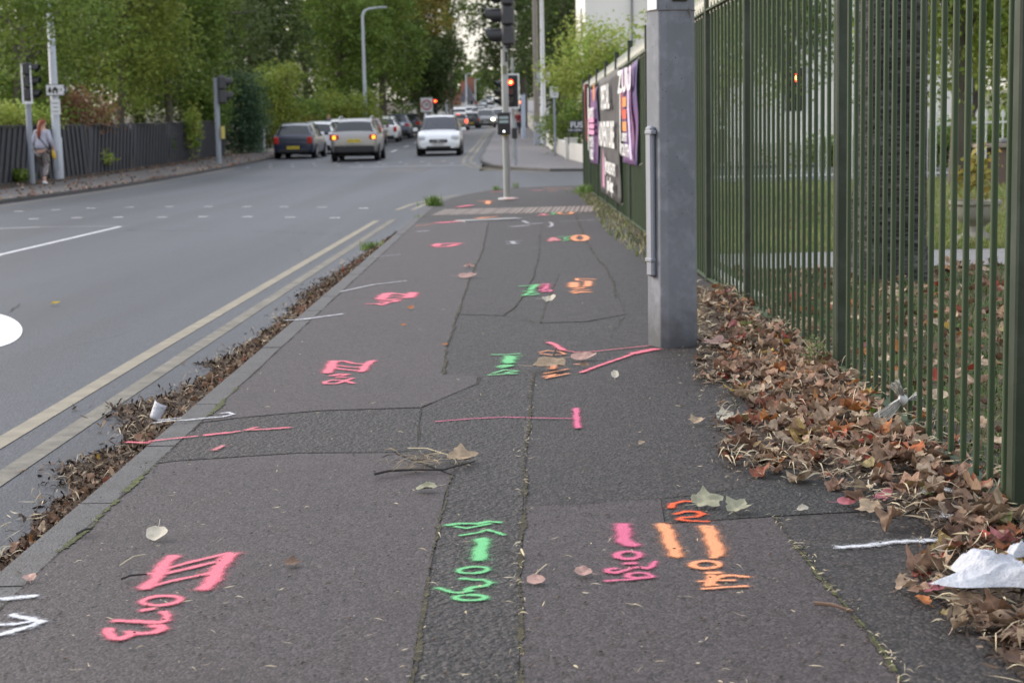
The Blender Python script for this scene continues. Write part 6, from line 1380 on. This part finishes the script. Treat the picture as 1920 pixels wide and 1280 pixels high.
ST = ramp_mat('pale_straw', [(0, (.4, .33, .22)), (.5, (.55, .48, .34)), (1, (.26, .2, .13))], 'island', .9, 0, 0)
W2r = lambda l: [tuple(P(x, y, 'r')[:2]) for x, y in l]
gpt = []
gr = random.Random(9)
gprof = lambda y: .13+.09*max(0, math.sin(y*1.9+.6))+.05*math.sin(y*5.1)+.03*math.sin(y*13)
def gw(y):   # width of the debris band out from the kerb face
    w_ = np.interp(y, [4.4, 5.2, 5.66, 6.04, 6.4, 6.9, 7.4, 8, 8.6, 9.4, 10.5, 12.3, 15, 18, 20], [.11, .15, .25, .27, .17, .42, .3, .17, .26, .18, .16, .22, .15, .1, .05]); return w_*(1+.15*math.sin(y*9)+.1*math.sin(y*23))
while len(gpt) < 15000:
    y = 3.8+16.2*gr.random()**1.4; d = gw(y)*gr.random()**.8*(1 if gr.random() < .9 else 1.35); gpt.append((KX-.004-d, y))
gz = lambda x, y, r: r.random()*max(.004, .045*(1-abs(KX-x)/max(.08, gw(y)))) if y < 12 else r.random()*.03
shreds('gutter_debris', gpt, DB, .012, .05, .008, gz, 'brown shredded leaf debris and twigs heaped in the gutter by the kerb', 'r', .45, 3)
shreds('gutter_debris', [(KX-.03-gw(5)*1.3*gr.random(), 2.5+14*gr.random()**1.4) for _ in range(900)], ST, .02, .07, .003, lambda x, y, r: r.random()*.05, 'pale straw bits among the gutter debris', 'r', .4, 4)
gl = []
for _ in range(190):
    y = 3.8+15*gr.random()**1.5; gl.append((KX-.02-gw(y)*.55*gr.random(), y))
rr_ = random.Random(4); AV = []
o = litter('leaf_litter', gl, MLI, .02, .045, lambda x, y, r: -.09+.02+gz(x, y, r)*.8, 'small curled leaves caught in the gutter debris', .7, 8)
# soil bed under the gutter debris
n_ = 90; V, F = [], []
for i in range(n_+1):
    y = 2.3+17.5*(i/n_)
    for j in range(7): u = j/6; V.append((KX-.002-gw(y)*u*.92, y, GR(y)+.003+(.03 if y < 12 else .015)*(1-u)**1.3*(.8+.2*math.sin(y*17+j)) - (.002 if j < 6 else 0)))
for i in range(n_):
    for j in range(6): a = i*7+j; F.append((a, a+1, a+8, a+7))
mb = MB(); mb.add(V, F); tag(mb.build('gutter_dirt', M['litter'], None, smooth=True), kind='structure')
lp_ = [(-12.6+2.7*gr.random()**1.6, 32+46*gr.random()) for _ in range(520)] + [(-9.9+.25*gr.random(), 30+50*gr.random()) for _ in range(220)]
litter('leaf_litter', lp_, MLI, .05, .11, lambda x, y, r: .004+r.random()*.01, 'scattered fallen leaves on the left pavement by the board fence', .25, 31)
# straw, grit and twigs over the pavement
sp = []
for _ in range(420):
    px, py = gr.uniform(100, 1900), gr.uniform(560, 1290); p = P(px, py)
    if KX+.15 < p.x < 1.2: sp.append((p.x, p.y))
shreds('straw_bits', sp, ST, .008, .035, .0025, lambda x, y, r: .009, 'fine pale straw bits scattered over the pavement', 'p', .1, 5)
jt = []
for _ in range(420):
    t = gr.random(); l = gr.choice(([(1452, 970), (1530, 1075), (1640, 1205), (1720, 1320)], [(1000, 700), (991, 800), (985, 870), (976, 1100), (973, 1290)], [(1350, 880), (1450, 900), (1600, 900), (1700, 960)], [(1310, 660), (1330, 700), (1400, 760)]))
    k = int(t*(len(l)-1)); f = t*(len(l)-1)-k; p = P(l[k][0]+(l[k+1][0]-l[k][0])*f, l[k][1]+(l[k+1][1]-l[k][1])*f); sd_ = .012 if l[0][0] in (1452, 1000) else .09; jt.append((p.x+gr.gauss(0, sd_), p.y+gr.gauss(0, sd_)))
shreds('straw_bits', jt, ST, .008, .03, .002, lambda x, y, r: .01+r.random()*.006, 'pale straw lodged along the pavement joints', 'p', .25, 6)
gp_ = []
for _ in range(2000):
    px, py = gr.uniform(-60, 1800), 480+820*gr.random()**.8; p = P(px, py)
    if KX+.02 < p.x < 1.25 and gr.random() < .6: gp_.append((p.x, p.y))
def chips(name, pts, mat, smin, smax, label, seed, off=.006):
    r = np.random.default_rng(seed); n = len(pts); XY = np.array(pts); s = r.uniform(smin, smax, n)**1.; base = np.array([(-1, -1, 0), (1, -1, 0), (1, 1, 0), (-1, 1, 0), (-.6, -.7, 1), (.7, -.5, .8), (.5, .7, 1), (-.6, .5, .7)])*.5
    V = base[None]*(1+r.normal(0, .25, (n, 8, 3))); a = r.uniform(0, 2*PI, n); c_, s_ = np.cos(a), np.sin(a); x = V[..., 0]*c_[:, None]*1.3-V[..., 1]*s_[:, None]; y = V[..., 0]*s_[:, None]*1.3+V[..., 1]*c_[:, None]
    V = np.stack([x, y, V[..., 2]*.5], -1)*s[:, None, None]; V += np.stack([XY[:, 0], XY[:, 1], np.interp(XY[:, 1], _yy, _gs+.09)+off], 1)[:, None]
    F = np.array([(0, 3, 2, 1), (4, 5, 6, 7), (0, 1, 5, 4), (1, 2, 6, 5), (2, 3, 7, 6), (3, 0, 4, 7)]); F = (F[None]+np.arange(n)[:, None, None]*8).reshape(-1, 4)
    return tag(npmesh(name, V.reshape(-1, 3), F, mat), label, 'grit', kind='stuff')
chips('grit', gp_, ramp_mat('grit_mix', [(0, (.03, .025, .022)), (.5, (.06, .05, .045)), (.8, (.12, .08, .06)), (1, (.3, .28, .25))], 'island', .9, 0, 0), .002, .0065, 'tiny dark grit and crumbs on the pavement', 7)
shreds('soil_straw', samp(dense, 1600, r1)+samp(edge, 1400, r1), DB, .012, .06, .006, lambda x, y, r: .008+r.random()*.02+pile(x, y)*.5, 'broken leaf bits and stalks under and around the drift', 'p', .3, 11)
shreds('soil_straw', samp(dense, 500, r1)+samp(edge, 600, r1)+samp(inner, 500, r1), ST, .02, .09, .003, lambda x, y, r: .012+r.random()*.03+pile(x, y)*.8, 'dry grass stalks among the drifted leaves', 'p', .3, 12)
# straw wisp with twig
wz = []; c0 = P(800, 878)
for _ in range(85): wz.append((c0.x+gr.gauss(0, .05), c0.y+gr.gauss(0, .06)))
o = shreds('straw_wisp', wz, ramp_mat('old_straw', [(0, (.2, .15, .1)), (.6, (.32, .26, .17)), (1, (.1, .07, .05))], 'island', .9, 0, 0), .04, .12, .0022, lambda x, y, r: .01+r.random()*.02, 'wisp of dry straw caught in mid pavement', 'p', .15, 14)
def twig(px, r0, label, mat=None, z=.014):
    pts = [P(a, b_)+Vector((0, 0, z+.004*math.sin(i*2))) for i, (a, b_) in enumerate(px)]; mb = MB(); mb.tube(pts, [r0*(1-.5*i/len(pts)) for i in range(len(pts))], 6); o = mb.build('twig', mat or paint('dark_twig', (.035, .03, .028), .9), None, smooth=True, loc=tuple(pts[0])); return tag(o, label, 'twig')
twig([(702, 897), (730, 893), (770, 887), (830, 888), (890, 875)], .004, 'long dark twig lying under the straw wisp'); twig([(765, 848), (800, 850), (850, 862)], .0025, 'thin pale stalk along the rough band edge', ST)
twig([(145, 1010), (160, 1004), (174, 998)], .004, 'short black twig near the kerb at the left'); twig([(225, 1070), (250, 1056), (273, 1047)], .002, 'thin pale grass stalk left of the large pink ladder', ST); twig([(228, 1096), (245, 1092), (275, 1084)], .003, 'dark twig crossing the foot of the large pink ladder')
twig([(1043, 658), (1035, 680), (1030, 692)], .004, 'forked dark twig standing in the orange symbol'); twig([(1528, 1142), (1560, 1148), (1600, 1155)], .005, 'reddish brown stalk on the smooth patch edge', lc['brown']); twig([(978, 1040), (983, 1054)], .003, 'tiny white stalk on the trench joint', ST); twig([(1025, 1068), (1003, 1090)], .0018, 'stalk of the leaf by the trench edge', ST)
# ================================================================= litter items
def sheetbag(name, label, px, py, W, H, seed, mat, amp=.03, rz=0.):
    r = random.Random(seed); nu = 44; V, F = [], []; p = P(px, py); ph = [r.uniform(0, 6) for _ in range(9)]
    for j in range(nu+1):
        for i in range(nu+1):
            u, v = i/nu*2-1, j/nu*2-1; rad = 1+.12*math.sin(3*math.atan2(v, u)+ph[0])+.08*math.sin(7*math.atan2(v, u)+ph[1]); x, y = u*W*rad*(1-.2*v), v*H*rad
            a = u*2.1+v*1.3; z = amp*(.4+.4*math.sin(a*1.3+ph[2]))+amp*.3*(1-abs(math.sin(u*2.6+v*1.6+ph[3])))+amp*.22*(1-abs(math.sin(v*3.6-u*2.1+ph[4])))+amp*.05*math.sin(u*15+v*9+ph[5])
            e = max(abs(u), abs(v)); z += amp*.2*(1-abs(math.sin(u*6.5+v*4.2+ph[6])))**2+amp*.16*(1-abs(math.sin(v*9-u*5+ph[7])))**2; z *= (1-e**4)*.9+.1; V.append((x*math.cos(rz)-y*math.sin(rz), x*math.sin(rz)+y*math.cos(rz), z+.012))
    for j in range(nu):
        for i in range(nu): F.append((j*(nu+1)+i, j*(nu+1)+i+1, (j+1)*(nu+1)+i+1, (j+1)*(nu+1)+i))
    mb = MB(); mb.add(V, F); o = mb.build(name, mat, None, smooth=True); o.location = p+Vector((0, 0, .05)); return tag(o, label, 'bag')
b = NB('white_plastic'); b.set(col=b.mix(b.ramp(b.noise(14, b.obj(), 5), [(.45, 0), (.75, .6)]), (.5, .52, .58), (.33, .33, .33)), rough=.4, normal=b.bump(b.noise(38, b.obj(), 6, .7), .9, .012)); wpl = b.m
sheetbag('plastic_bag', 'crumpled white plastic bag on the leaves at the lower right edge', 1885, 1140, .125, .075, 3, wpl, .045, R(-20))
sheetbag('plastic_bag', 'small white flap of the crumpled bag, behind it at the right edge', 1935, 1085, .05, .05, 5, wpl, .03)
b = NB('grey_film'); b.set(col=(.5, .5, .48), rough=.3, alpha=.8, normal=b.bump(b.noise(60, b.obj(), 4), .5, .004)); gf = b.m
# knotted bag on a bar
kp = P(1742, 800); bx = min(vis, key=lambda p: (p-kp).length); ko = empty('knotted_bag', (bx.x-.02, bx.y-.01, bx.z+.1), 0, 'grubby translucent bag knotted round a bar of the railing above the leaves', 'bag')
mb = MB(); V, F = [], []
for i in range(15):
    for j in range(15):
        a, c_ = 2*PI*i/14, PI*j/14; q = .018*(1+.15*math.sin(3*a+2*c_)); V.append((q*math.sin(c_)*math.cos(a)-.012, q*math.sin(c_)*math.sin(a)-.018, q*math.cos(c_)))
for i in range(14):
    for j in range(14): F.append((i*15+j, i*15+j+1, (i+1)*15+j+1, (i+1)*15+j))
mb.add(V, F); mb.build('knot', gf, ko, smooth=True)
def flap(p0, dv, wd, seed, nm):
    r = random.Random(seed); V, F = [], []; d = Vector(dv); t = d.normalized(); s = t.cross(Vector((0, 1, 0))).normalized(); n = 16
    for j in range(n+1):
        v = j/n; ww = wd*(.18+.82*v**.8)
        for i in range(15):
            u = i/14*2-1; q = Vector(p0)+d*v+s*(u*ww)+Vector((0, 1, 0))*(.014*math.sin(u*9+seed)*v+.008*math.sin(u*17+v*4)); V.append(q)
    for j in range(n):
        for i in range(14): F.append((j*15+i, j*15+i+1, (j+1)*15+i+1, (j+1)*15+i))
    mb = MB(); mb.add(V, F); mb.build(nm, gf, ko, smooth=True)
flap((-.02, -.025, 0), (-.1, -.02, -.085), .035, 2, 'trailing_film'); flap((-.01, -.02, .01), (-.035, -.01, .055), .022, 5, 'upper_ear'); flap((.01, -.02, 0), (.04, 0, .02), .015, 7, 'side_ear')
# plastic cup scrap at kerb
cp = P(296, 775); mb = MB(); V, F = [], []
for j in range(7):
    for i in range(13):
        a = -1.1+2.2*i/12; rr_2 = .026+.006*j/6; V.append((rr_2*math.sin(a), -rr_2*math.cos(a)+rr_2, .065*j/6))
for j in range(6):
    for i in range(12): F.append((j*13+i, j*13+i+1, (j+1)*13+i+1, (j+1)*13+i))
mb.add(V, F); o = mb.build('plastic_cup', wpl, None, smooth=True); o.location = cp+Vector((-.02, 0, -.02)); o.rotation_euler = (R(-8), R(22), R(-20)); so_ = o.modifiers.new('s', 'SOLIDIFY'); so_.thickness = .0015; tag(o, 'torn white plastic cup leaning on the kerb among the debris', 'cup')
# ================================================================= grass and weeds
def blades(name, pts, mat, hmin, hmax, wd, label, s='p', seed=1, lean=.45, off=0.):
    r = np.random.default_rng(seed); XY = np.array(pts); n = len(XY); h = r.uniform(hmin, hmax, n); a = r.uniform(0, 2*PI, n); l = np.abs(r.normal(0, lean, n)); G = _gs if s == 'r' else _gs+.09; z = np.interp(XY[:, 1], _yy, G)+off
    b0 = np.stack([XY[:, 0], XY[:, 1], z], 1); d = np.stack([np.cos(a), np.sin(a), np.zeros(n)], 1); q = np.stack([-np.sin(a), np.cos(a), np.zeros(n)], 1)*(wd*r.uniform(.6, 1.5, n))[:, None]; up = np.array([0, 0, 1.])
    m1 = b0+d*(h*l*.35)[:, None]+up*(h*.6)[:, None]; t = b0+d*(h*l)[:, None]+up*(h*(1-.25*l))[:, None]
    V = np.stack([b0-q, b0+q, m1+q*.8, m1-q*.8, t], 1).reshape(-1, 3); i = np.arange(n)[:, None]*5; F = np.concatenate([i+np.array([0, 1, 2, 3]), i+np.array([3, 2, 4, 4])]); 
    me_F3 = F[n:][:, :3]; mb_V = V; me = bpy.data.meshes.new(name); F4 = F[:n]
    me.vertices.add(len(V)); me.vertices.foreach_set('co', V.astype(np.float32).ravel()); me.loops.add(n*7); me.loops.foreach_set('vertex_index', np.concatenate([F4.ravel(), me_F3.ravel()]).astype(np.int32)); me.polygons.add(2*n)
    me.polygons.foreach_set('loop_start', np.concatenate([np.arange(n)*4, n*4+np.arange(n)*3]).astype(np.int32)); me.polygons.foreach_set('loop_total', np.concatenate([np.full(n, 4), np.full(n, 3)]).astype(np.int32)); me.update(calc_edges=True); me.materials.append(mat)
    o = bpy.data.objects.new(name, me); COL.objects.link(o); return o
GM = ramp_mat('grass_blades', [(0, (.05, .095, .02)), (.35, (.08, .14, .03)), (.55, (.12, .17, .045)), (.75, (.2, .17, .09)), (.9, (.12, .08, .045)), (1, (.24, .19, .12))], 'island', .7, .2, 0)
g1 = [(FX(y)+.06+2.9*gr.random(), y) for y in [3.2+9.4*gr.random() for _ in range(30000)]]
tag(blades('grass', g1, GM, .015, .06, .0028, '', seed=1, lean=1.5), 'rough mown grass mixed with leaves just behind the green railing', 'grass', kind='stuff')
g2 = [(1.7+9*gr.random()*(y/22), y) for y in [14.4+20*gr.random()**1.3 for _ in range(42000)]]
GL = ramp_mat('lawn_blades', [(0, (.14, .2, .05)), (.5, (.2, .26, .07)), (.85, (.3, .3, .12)), (1, (.22, .18, .09))], 'island', .7, .3, 0)
tag(blades('grass', g2, GL, .04, .13, .006, '', seed=2, lean=.8), 'lawn beyond the garden path seen through the bars', 'grass', kind='stuff')
WG = ramp_mat('weed_green', [(0, (.09, .17, .03)), (.5, (.15, .25, .05)), (1, (.2, .26, .09))], 'island', .6, .2, 0)
vw = samp([(1.1, 12.2), (1.36, 12.2), (1.42, 24), (1.46, 31), (1.2, 32), (1.15, 24), (1.02, 18)], 1500, r1)
tag(blades('verge_weeds', vw, ramp_mat('verge_mix', [(0, (.08, .12, .03)), (.45, (.14, .18, .05)), (.7, (.3, .26, .15)), (1, (.36, .3, .2))], 'island', .8, .1, 0), .02, .09, .005, '', seed=4, lean=.8), 'ragged grass and straw along the far foot of the green railing', 'grass', kind='stuff')
def tuft(px, py, n, h, rad, label, name='weed_tuft', s='p', mat=None, wd=.006, lean=.5, hz=0):
    p = P(px, py, s); pts = [(p.x+gr.gauss(0, rad), p.y+gr.gauss(0, rad)) for _ in range(n)]; o = blades(name, pts, mat or WG, h*.4, h, wd, '', s=s, seed=n, lean=lean, off=hz); return tag(o, label, 'weed')
tuft(812, 386, 260, .2, .06, 'largest green weed tuft at the kerb corner by the yellow lines'); tuft(700, 468, 90, .12, .05, 'small weed in the gutter by the dropped kerb', s='r'); tuft(792, 420, 70, .16, .05, 'thin weed at the crossing edge of the kerb', s='r'); tuft(930, 357, 40, .14, .05, 'weed left of the traffic light at the pavement edge'); tuft(968, 352, 25, .16, .03, 'weed right of the traffic light at the pavement edge')
tuft(1098, 362, 260, .2, .1, 'bushy weeds at the far foot of the green railing'); tuft(1220, 1, 1, .1, .1, 'x') if False else None
def broad(px, py, n, h, label, spread=.05, leaf=.03, mat=None, name='weed', dx=0):
    p = P(px, py); p.x += dx; r = np.random.default_rng(n); o = empty(name, p, 0, label, 'weed'); V, F = leafcloud([(0, 0, h*.6, spread, spread, h*.5)], n, leaf, r, 0, 3, leaf*.4, .6, .3); npmesh('leaves', V, F, mat or WG, parent=o)
    mb = MB(); rr = random.Random(n)
    for k in range(5): mb.tube([(0, 0, 0), (rr.uniform(-1, 1)*spread*.5, rr.uniform(-1, 1)*spread*.5, h*.5), (rr.uniform(-1, 1)*spread, rr.uniform(-1, 1)*spread, h)], [.0025, .002, .001], 5, False)
    mb.build('stem', ST, o); return o
G7 = ramp_mat('sage_leaves', [(0, (.12, .16, .06)), (.5, (.2, .24, .11)), (1, (.28, .28, .15))], 'island', .8, .2, 0)
broad(1525, 690, 150, .13, 'grey green weed growing out of the leaf drift by the near post', .06, .018, G7); broad(1408, 625, 90, .06, 'small round leaved weed in the leaves beyond the column', .06, .022); broad(1630, 800, 12, .05, 'single bright green sprout in the middle of the drift', .02, .03); broad(1750, 935, 40, .03, 'flat green weed beside the white sprayed leaves', .03, .02)
# white paint blotch on leaves
spray([(zc([(1390, 440), (1440, 420), (1500, 470), (1550, 480)], 1300, 840, 2.91), .07)], 'white', 'splash of white paint over leaves by the railing foot', cell=.005, off=.035, soft=.9)
spray([(zc([(1290, 310), (1370, 300)], 1300, 840, 2.91), .05)], 'white', 'smaller splash of white paint on the leaves behind the first', cell=.005, off=.04, soft=.9)
# climbing plants on the board fence
for px, py, n, h, sp_, lab in ((35, 340, 1300, 1.3, .35, 'climbing weed on the board fence left of the traffic light'), (190, 322, 1800, .75, .7, 'low green shrub at the foot of the board fence right of the lamp post'), (165, 320, 700, 1.7, .3, 'tall thin climber on the board fence beside the low shrub'), (378, 300, 1400, 2.1, .4, 'leafy climber on the board fence by the slim signal pole'), (330, 304, 400, 1.1, .3, 'sparse climber in the middle of the board fence'), (55, 343, 700, .35, .4, 'low weeds at the foot of the far left pole')):
    broad(px, py, n, h, lab, sp_, .11, G6 if n > 1000 else G1, 'climbing_plant', dx=-.3)
# ================================================================= garden things
st_ = dirty('stone', (.3, .28, .25), (.14, .15, .1), .7, 9, .9, .6, False)
pp = P(1828, 455); o = empty('stone_planter', (pp.x, pp.y, GP(pp.y)), 0, 'carved stone planter on a pedestal beyond the garden path', 'planter')
mb = MB(); mb.bbox((0, 0, .03), (.34, .34, .06), .01); mb.lathe([(.15, .06), (.09, .1), (.085, .15), (.12, .18)], (0, 0, 0), 20); mb.build('pedestal', st_, o, smooth=40)
mb = MB(); mb.lathe([(.12, .18), (.17, .21), (.2, .27), (.205, .33), (.23, .35), (.23, .38), (.2, .38), (.19, .34), (.0, .33)], (0, 0, 0), 28); mb.build('bowl', st_, o, smooth=40)
pl = broad(1828, 455, 260, .45, 'reddish green plants growing in the stone planter', .2, .07, G5, 'potted_plant'); pl.location.z += .33
tbp = P(1875, 347); o = empty('garden_table', (tbp.x, tbp.y, GP(tbp.y)), 0, 'timber topped garden table on brick legs at the right edge', 'table')
wd_ = dirty('weathered_wood', (.3, .25, .2), (.16, .13, .1), .5, 8, .8, .3, False); mb = MB(); mb.bbox((.35, 0, .7), (1.6, .75, .07), .01); mb.build('table_top', wd_, o)
for x in (-.05, .78): mb = MB(); mb.bbox((x, 0, .32), (.22, .6, .68), .01); mb.build('leg', dirty('brown_brick', (.16, .11, .09), (.1, .08, .07), .5, 9, .9, .4), o)
mb = MB(); mb.box((.36, .15, .34), (.6, .02, .66)); mb.build('back_panel', trim, o)
o2 = empty('plant_tray', (tbp.x+.2, tbp.y, GP(tbp.y)+.735), 0, 'stack of grey plastic trays on the garden table', 'tray'); mb = MB(); mb.bbox((0, 0, .05), (.5, .4, .08), .02); mb.bbox((.35, .05, .03), (.5, .3, .05), .02); mb.build('tray', paint('grey_tray', (.2, .21, .22), .5), o2)
wl_ = lamp_post('lamp_post', 1815, 305, 8, .11, .06, 'pale grey lamp post seen through the bars near the right edge', arm=1.0, mat=lwhite)
# white picket railing
wp_ = paint('white_paint', (.75, .76, .76), .5); o = empty('picket_fence', (5, 34.9, GP(34.9)), 0, 'white spear topped picket railing across the end of the garden', 'fence'); x = 2.4; mb = MB(); rl = MB()
px_ = []
while x < 15: px_.append(x); x += .17
for x in px_[:100]:
    g = GP(34.9); mb = MB(); mb.box((x, 34.9, g+.62), (.022, .022, 1.2)); mb.add([(x-.03, 34.89, g+1.22), (x+.03, 34.89, g+1.22), (x+.045, 34.89, g+1.28), (x, 34.89, g+1.4), (x-.045, 34.89, g+1.28), (x-.03, 34.91, g+1.22), (x+.03, 34.91, g+1.22), (x+.045, 34.91, g+1.28), (x, 34.91, g+1.4), (x-.045, 34.91, g+1.28)], [(0, 1, 2, 3, 4), (9, 8, 7, 6, 5), (0, 5, 6, 1), (1, 6, 7, 2), (2, 7, 8, 3), (3, 8, 9, 4), (4, 9, 5, 0)])
    mb.build('picket', wp_, o, world=True)
for h in (.12, 1.12): mb = MB(); mb.box((8.7, 34.93, GP(34.9)+h), (12.7, .03, .04)); mb.build('rail', wp_, o, world=True)
# ================================================================= buildings
cr = dirty('cream_render', (.86, .84, .78), (.55, .52, .46), .35, .8, .85, .2); slate = dirty('slate_roof', (.12, .12, .14), (.2, .16, .15), .5, 2, .8, .4, False); win = NB('window_glass'); win.set(col=(.05, .06, .07), rough=.08, spec=.8); win = win.m; uf = paint('white_frame', (.75, .75, .75), .4); tile = dirty('red_tiles', (.3, .13, .09), (.2, .1, .08), .5, 2, .9, .4, False)
def house(name, label, x0, x1, y0, y1, H, wall, roof, wins, rh=2.2, face='front', z=None, chim=True, pipe=None, group=None):
    g = GR(min(y0, y1)) if z is None else z; cx, cy = (x0+x1)/2, (y0+y1)/2; o = empty(name, (cx, cy, g), 0, label, 'house', group); w_, d = x1-x0, y1-y0
    mb = MB(); mb.box((0, 0, H/2-.3), (w_, d, H+.6)); mb.build('wall', wall, o)
    mb = MB(); e = .3
    if d > w_: mb.add([(-w_/2-e, -d/2-e, H), (w_/2+e, -d/2-e, H), (w_/2+e, d/2+e, H), (-w_/2-e, d/2+e, H), (0, -d/2-e, H+rh), (0, d/2+e, H+rh)], [(0, 3, 2, 1), (0, 1, 4), (2, 3, 5), (1, 2, 5, 4), (3, 0, 4, 5)])
    else: mb.add([(-w_/2-e, -d/2-e, H), (w_/2+e, -d/2-e, H), (w_/2+e, d/2+e, H), (-w_/2-e, d/2+e, H), (-w_/2-e, 0, H+rh), (w_/2+e, 0, H+rh)], [(0, 3, 2, 1), (0, 1, 5, 4), (2, 3, 4, 5), (3, 0, 4), (1, 2, 5)])
    rf = mb.build('roof', roof, o)
    if chim: mb = MB(); mb.bbox((w_*.25, d*.1, H+rh*.9), (.9, .6, 1.8), .03); mb.box((w_*.25, d*.1, H+rh*.9+.95), (1.0, .7, .1)); mb.build('chimney', tile, rf)
    for (side, u, zc_, ww, hh) in wins:
        if side == 'f': c, dd = (u, -d/2-.02, zc_), (ww, .08, hh); gdd = (ww-.16, .09, hh-.16); bar_ = [((u, -d/2-.07, zc_), (.05, .02, hh-.1)), ((u, -d/2-.072, zc_), (ww-.1, .02, .05))]
        else:
            sx = -1 if side == 'l' else 1; c, dd = (sx*(w_/2+.02), u, zc_), (.08, ww, hh); gdd = (.09, ww-.16, hh-.16); bar_ = [((sx*(w_/2+.07), u, zc_), (.02, .05, hh-.1)), ((sx*(w_/2+.072), u, zc_), (.02, ww-.1, .05))]
        mb = MB(); mb.box(c, dd); wn = mb.build('window', uf, o); mb = MB(); mb.box(c, gdd); mb.build('pane', win, wn)
        mb = MB()
        for q in bar_: mb.box(*q)
        mb.build('frame', uf, wn)
    if pipe: mb = MB(); mb.tube([(pipe, -d/2-.1, 0), (pipe, -d/2-.1, H)], .05, 8); mb.build('downpipe', paint('pipe_grey', (.2, .2, .22), .5), o)
    return o
Y = 76; house('building', 'large cream rendered building behind the yellow green tree at the upper right', X(1100, Y), X(1100, Y)+17, Y, Y+10, 9.5, cr, slate, [('f', 4.5, 5.2, 1.6, 1.8), ('f', -1.0, 5.6, 1.2, 1.6), ('l', -2, 5.6, 1.2, 1.6), ('f', 4.5, 2, 1.6, 1.8)], pipe=X(1187, Y)-X(1100, Y)-8.5)
house('house', 'white house behind the trees left of the round speed sign', X(768, 175), X(812, 175), 175, 186, 3.6, wm_, slate, [('f', -.5, 2.2, .8, 1), ('r', 0, 2.2, 1, 1)], 1.8, z=GR(175))
for k, (px0, px1, Y, top, lab) in enumerate(((868, 900, 235, 178, 'white fronted terraced house with red and dark roof in the sky gap'), (893, 908, 290, 182, 'next white house up the hill beyond the first terraced house'), (905, 914, 350, 186, 'small white house further up the hill'))):
    g = GR(Y); H = D(880, top+18, Y).z-g; x1 = X(px1, Y); x0 = x1-9
    house('house', lab, x0, x1, Y, Y+14, H, wm_, tile if k != 1 else slate, [('f', 3, H*.7, 1.1, 1.3), ('f', 3, H*.3, 1.1, 1.3), ('f', .4, H*.7, 1.1, 1.3), ('r', -3, H*.7, 1.1, 1.3), ('r', 2, H*.7, 1.1, 1.3)], 2.6, z=g, group='houses up the far hill')
Y = 235; g = GR(Y)
house('house', 'house with dark hung upper storey in front of the sky gap', X(866, 225), X(880, 225)+.6, 225, 232, D(872, 190, 225).z-GR(225), wm_, slate, [('f', .3, 2.2, 1.2, 1.4)], 2.4, z=GR(225), group='houses up the far hill')
house('house', 'white walled house among trees on the right of the far road', 3.5, 12, 190, 206, 6, wm_, slate, [('l', 0, 4.2, 1.2, 1.4), ('f', -2, 4.2, 1.2, 1.4)], 2.5, z=GR(190), group='houses up the far hill')
wf = empty('picket_fence', (-.2+2, 135, GR(135)), 0, 'pale boundary fence along the far right pavement', 'fence'); mb = MB(); 
for k in range(60): mb.box((1.9, 100+k*1.2, GP(100+k*1.2)+.6), (.04, .9, 1.3))
mb.build('board_run', wm_, wf, world=True)
for k, (px, Y, top) in enumerate(((893, 250, 150), (903, 290, 158), (912, 330, 165), (919, 380, 170), (876, 215, 140))):
    o = empty('far_lamp_post', (X(px, Y), Y, GR(Y)), 0, ('thin lamp post before the red roofed houses', 'second thin lamp post up the far hill', 'third thin lamp post up the far hill', 'farthest thin lamp post near the brow', 'lamp post left of the red roofed houses')[k], 'lamp post', 'thin lamp posts up the far hill'); mb = MB(); H = D(px, top, Y).z-GR(Y); mb.tube([(0, 0, -.1), (0, 0, H), (.7, 0, H+.15)], [.13, .09, .06], 6); mb.build('pole', lwhite, o)
# far greenery on the hill, and a wooded ridge to close the view
T('poplar_tree', 'tree on the left of the far hill road behind the houses', 872, 270, 4, 3, 12, G1, 4500, .45, 71, .3, 14, .4)
T('sycamore_tree', 'tree beyond the far cars on the right of the hill road', 950, 260, 6, 3.5, 16, G3, 7000, .45, 72, .3, 16, .4)
T('lime_tree', 'round tree on the brow of the far hill', 905, 480, 9, 9, 17.5, G1, 4500, .8, 73, .4, 16, .4)
wx = []; r = np.random.default_rng(80); cl = []
for k in range(60): x = -190+k*6.6+random.uniform(-2, 2); cl.append((x-40, 250+random.uniform(-15, 15), GR(250)+4.5, 5, 5, 5.5)) if x < -10-8 else None
for k in range(36): x = 16+k*5; cl.append((x, 130+random.uniform(-8, 8), GR(130)+3.5, 4, 4, 5))
V, F = leafcloud(cl, 26000, .7, r, 0, 8, .5); tag(npmesh('woodland', V, F, G3), 'distant belt of trees closing the view on both sides', 'woodland', kind='stuff')
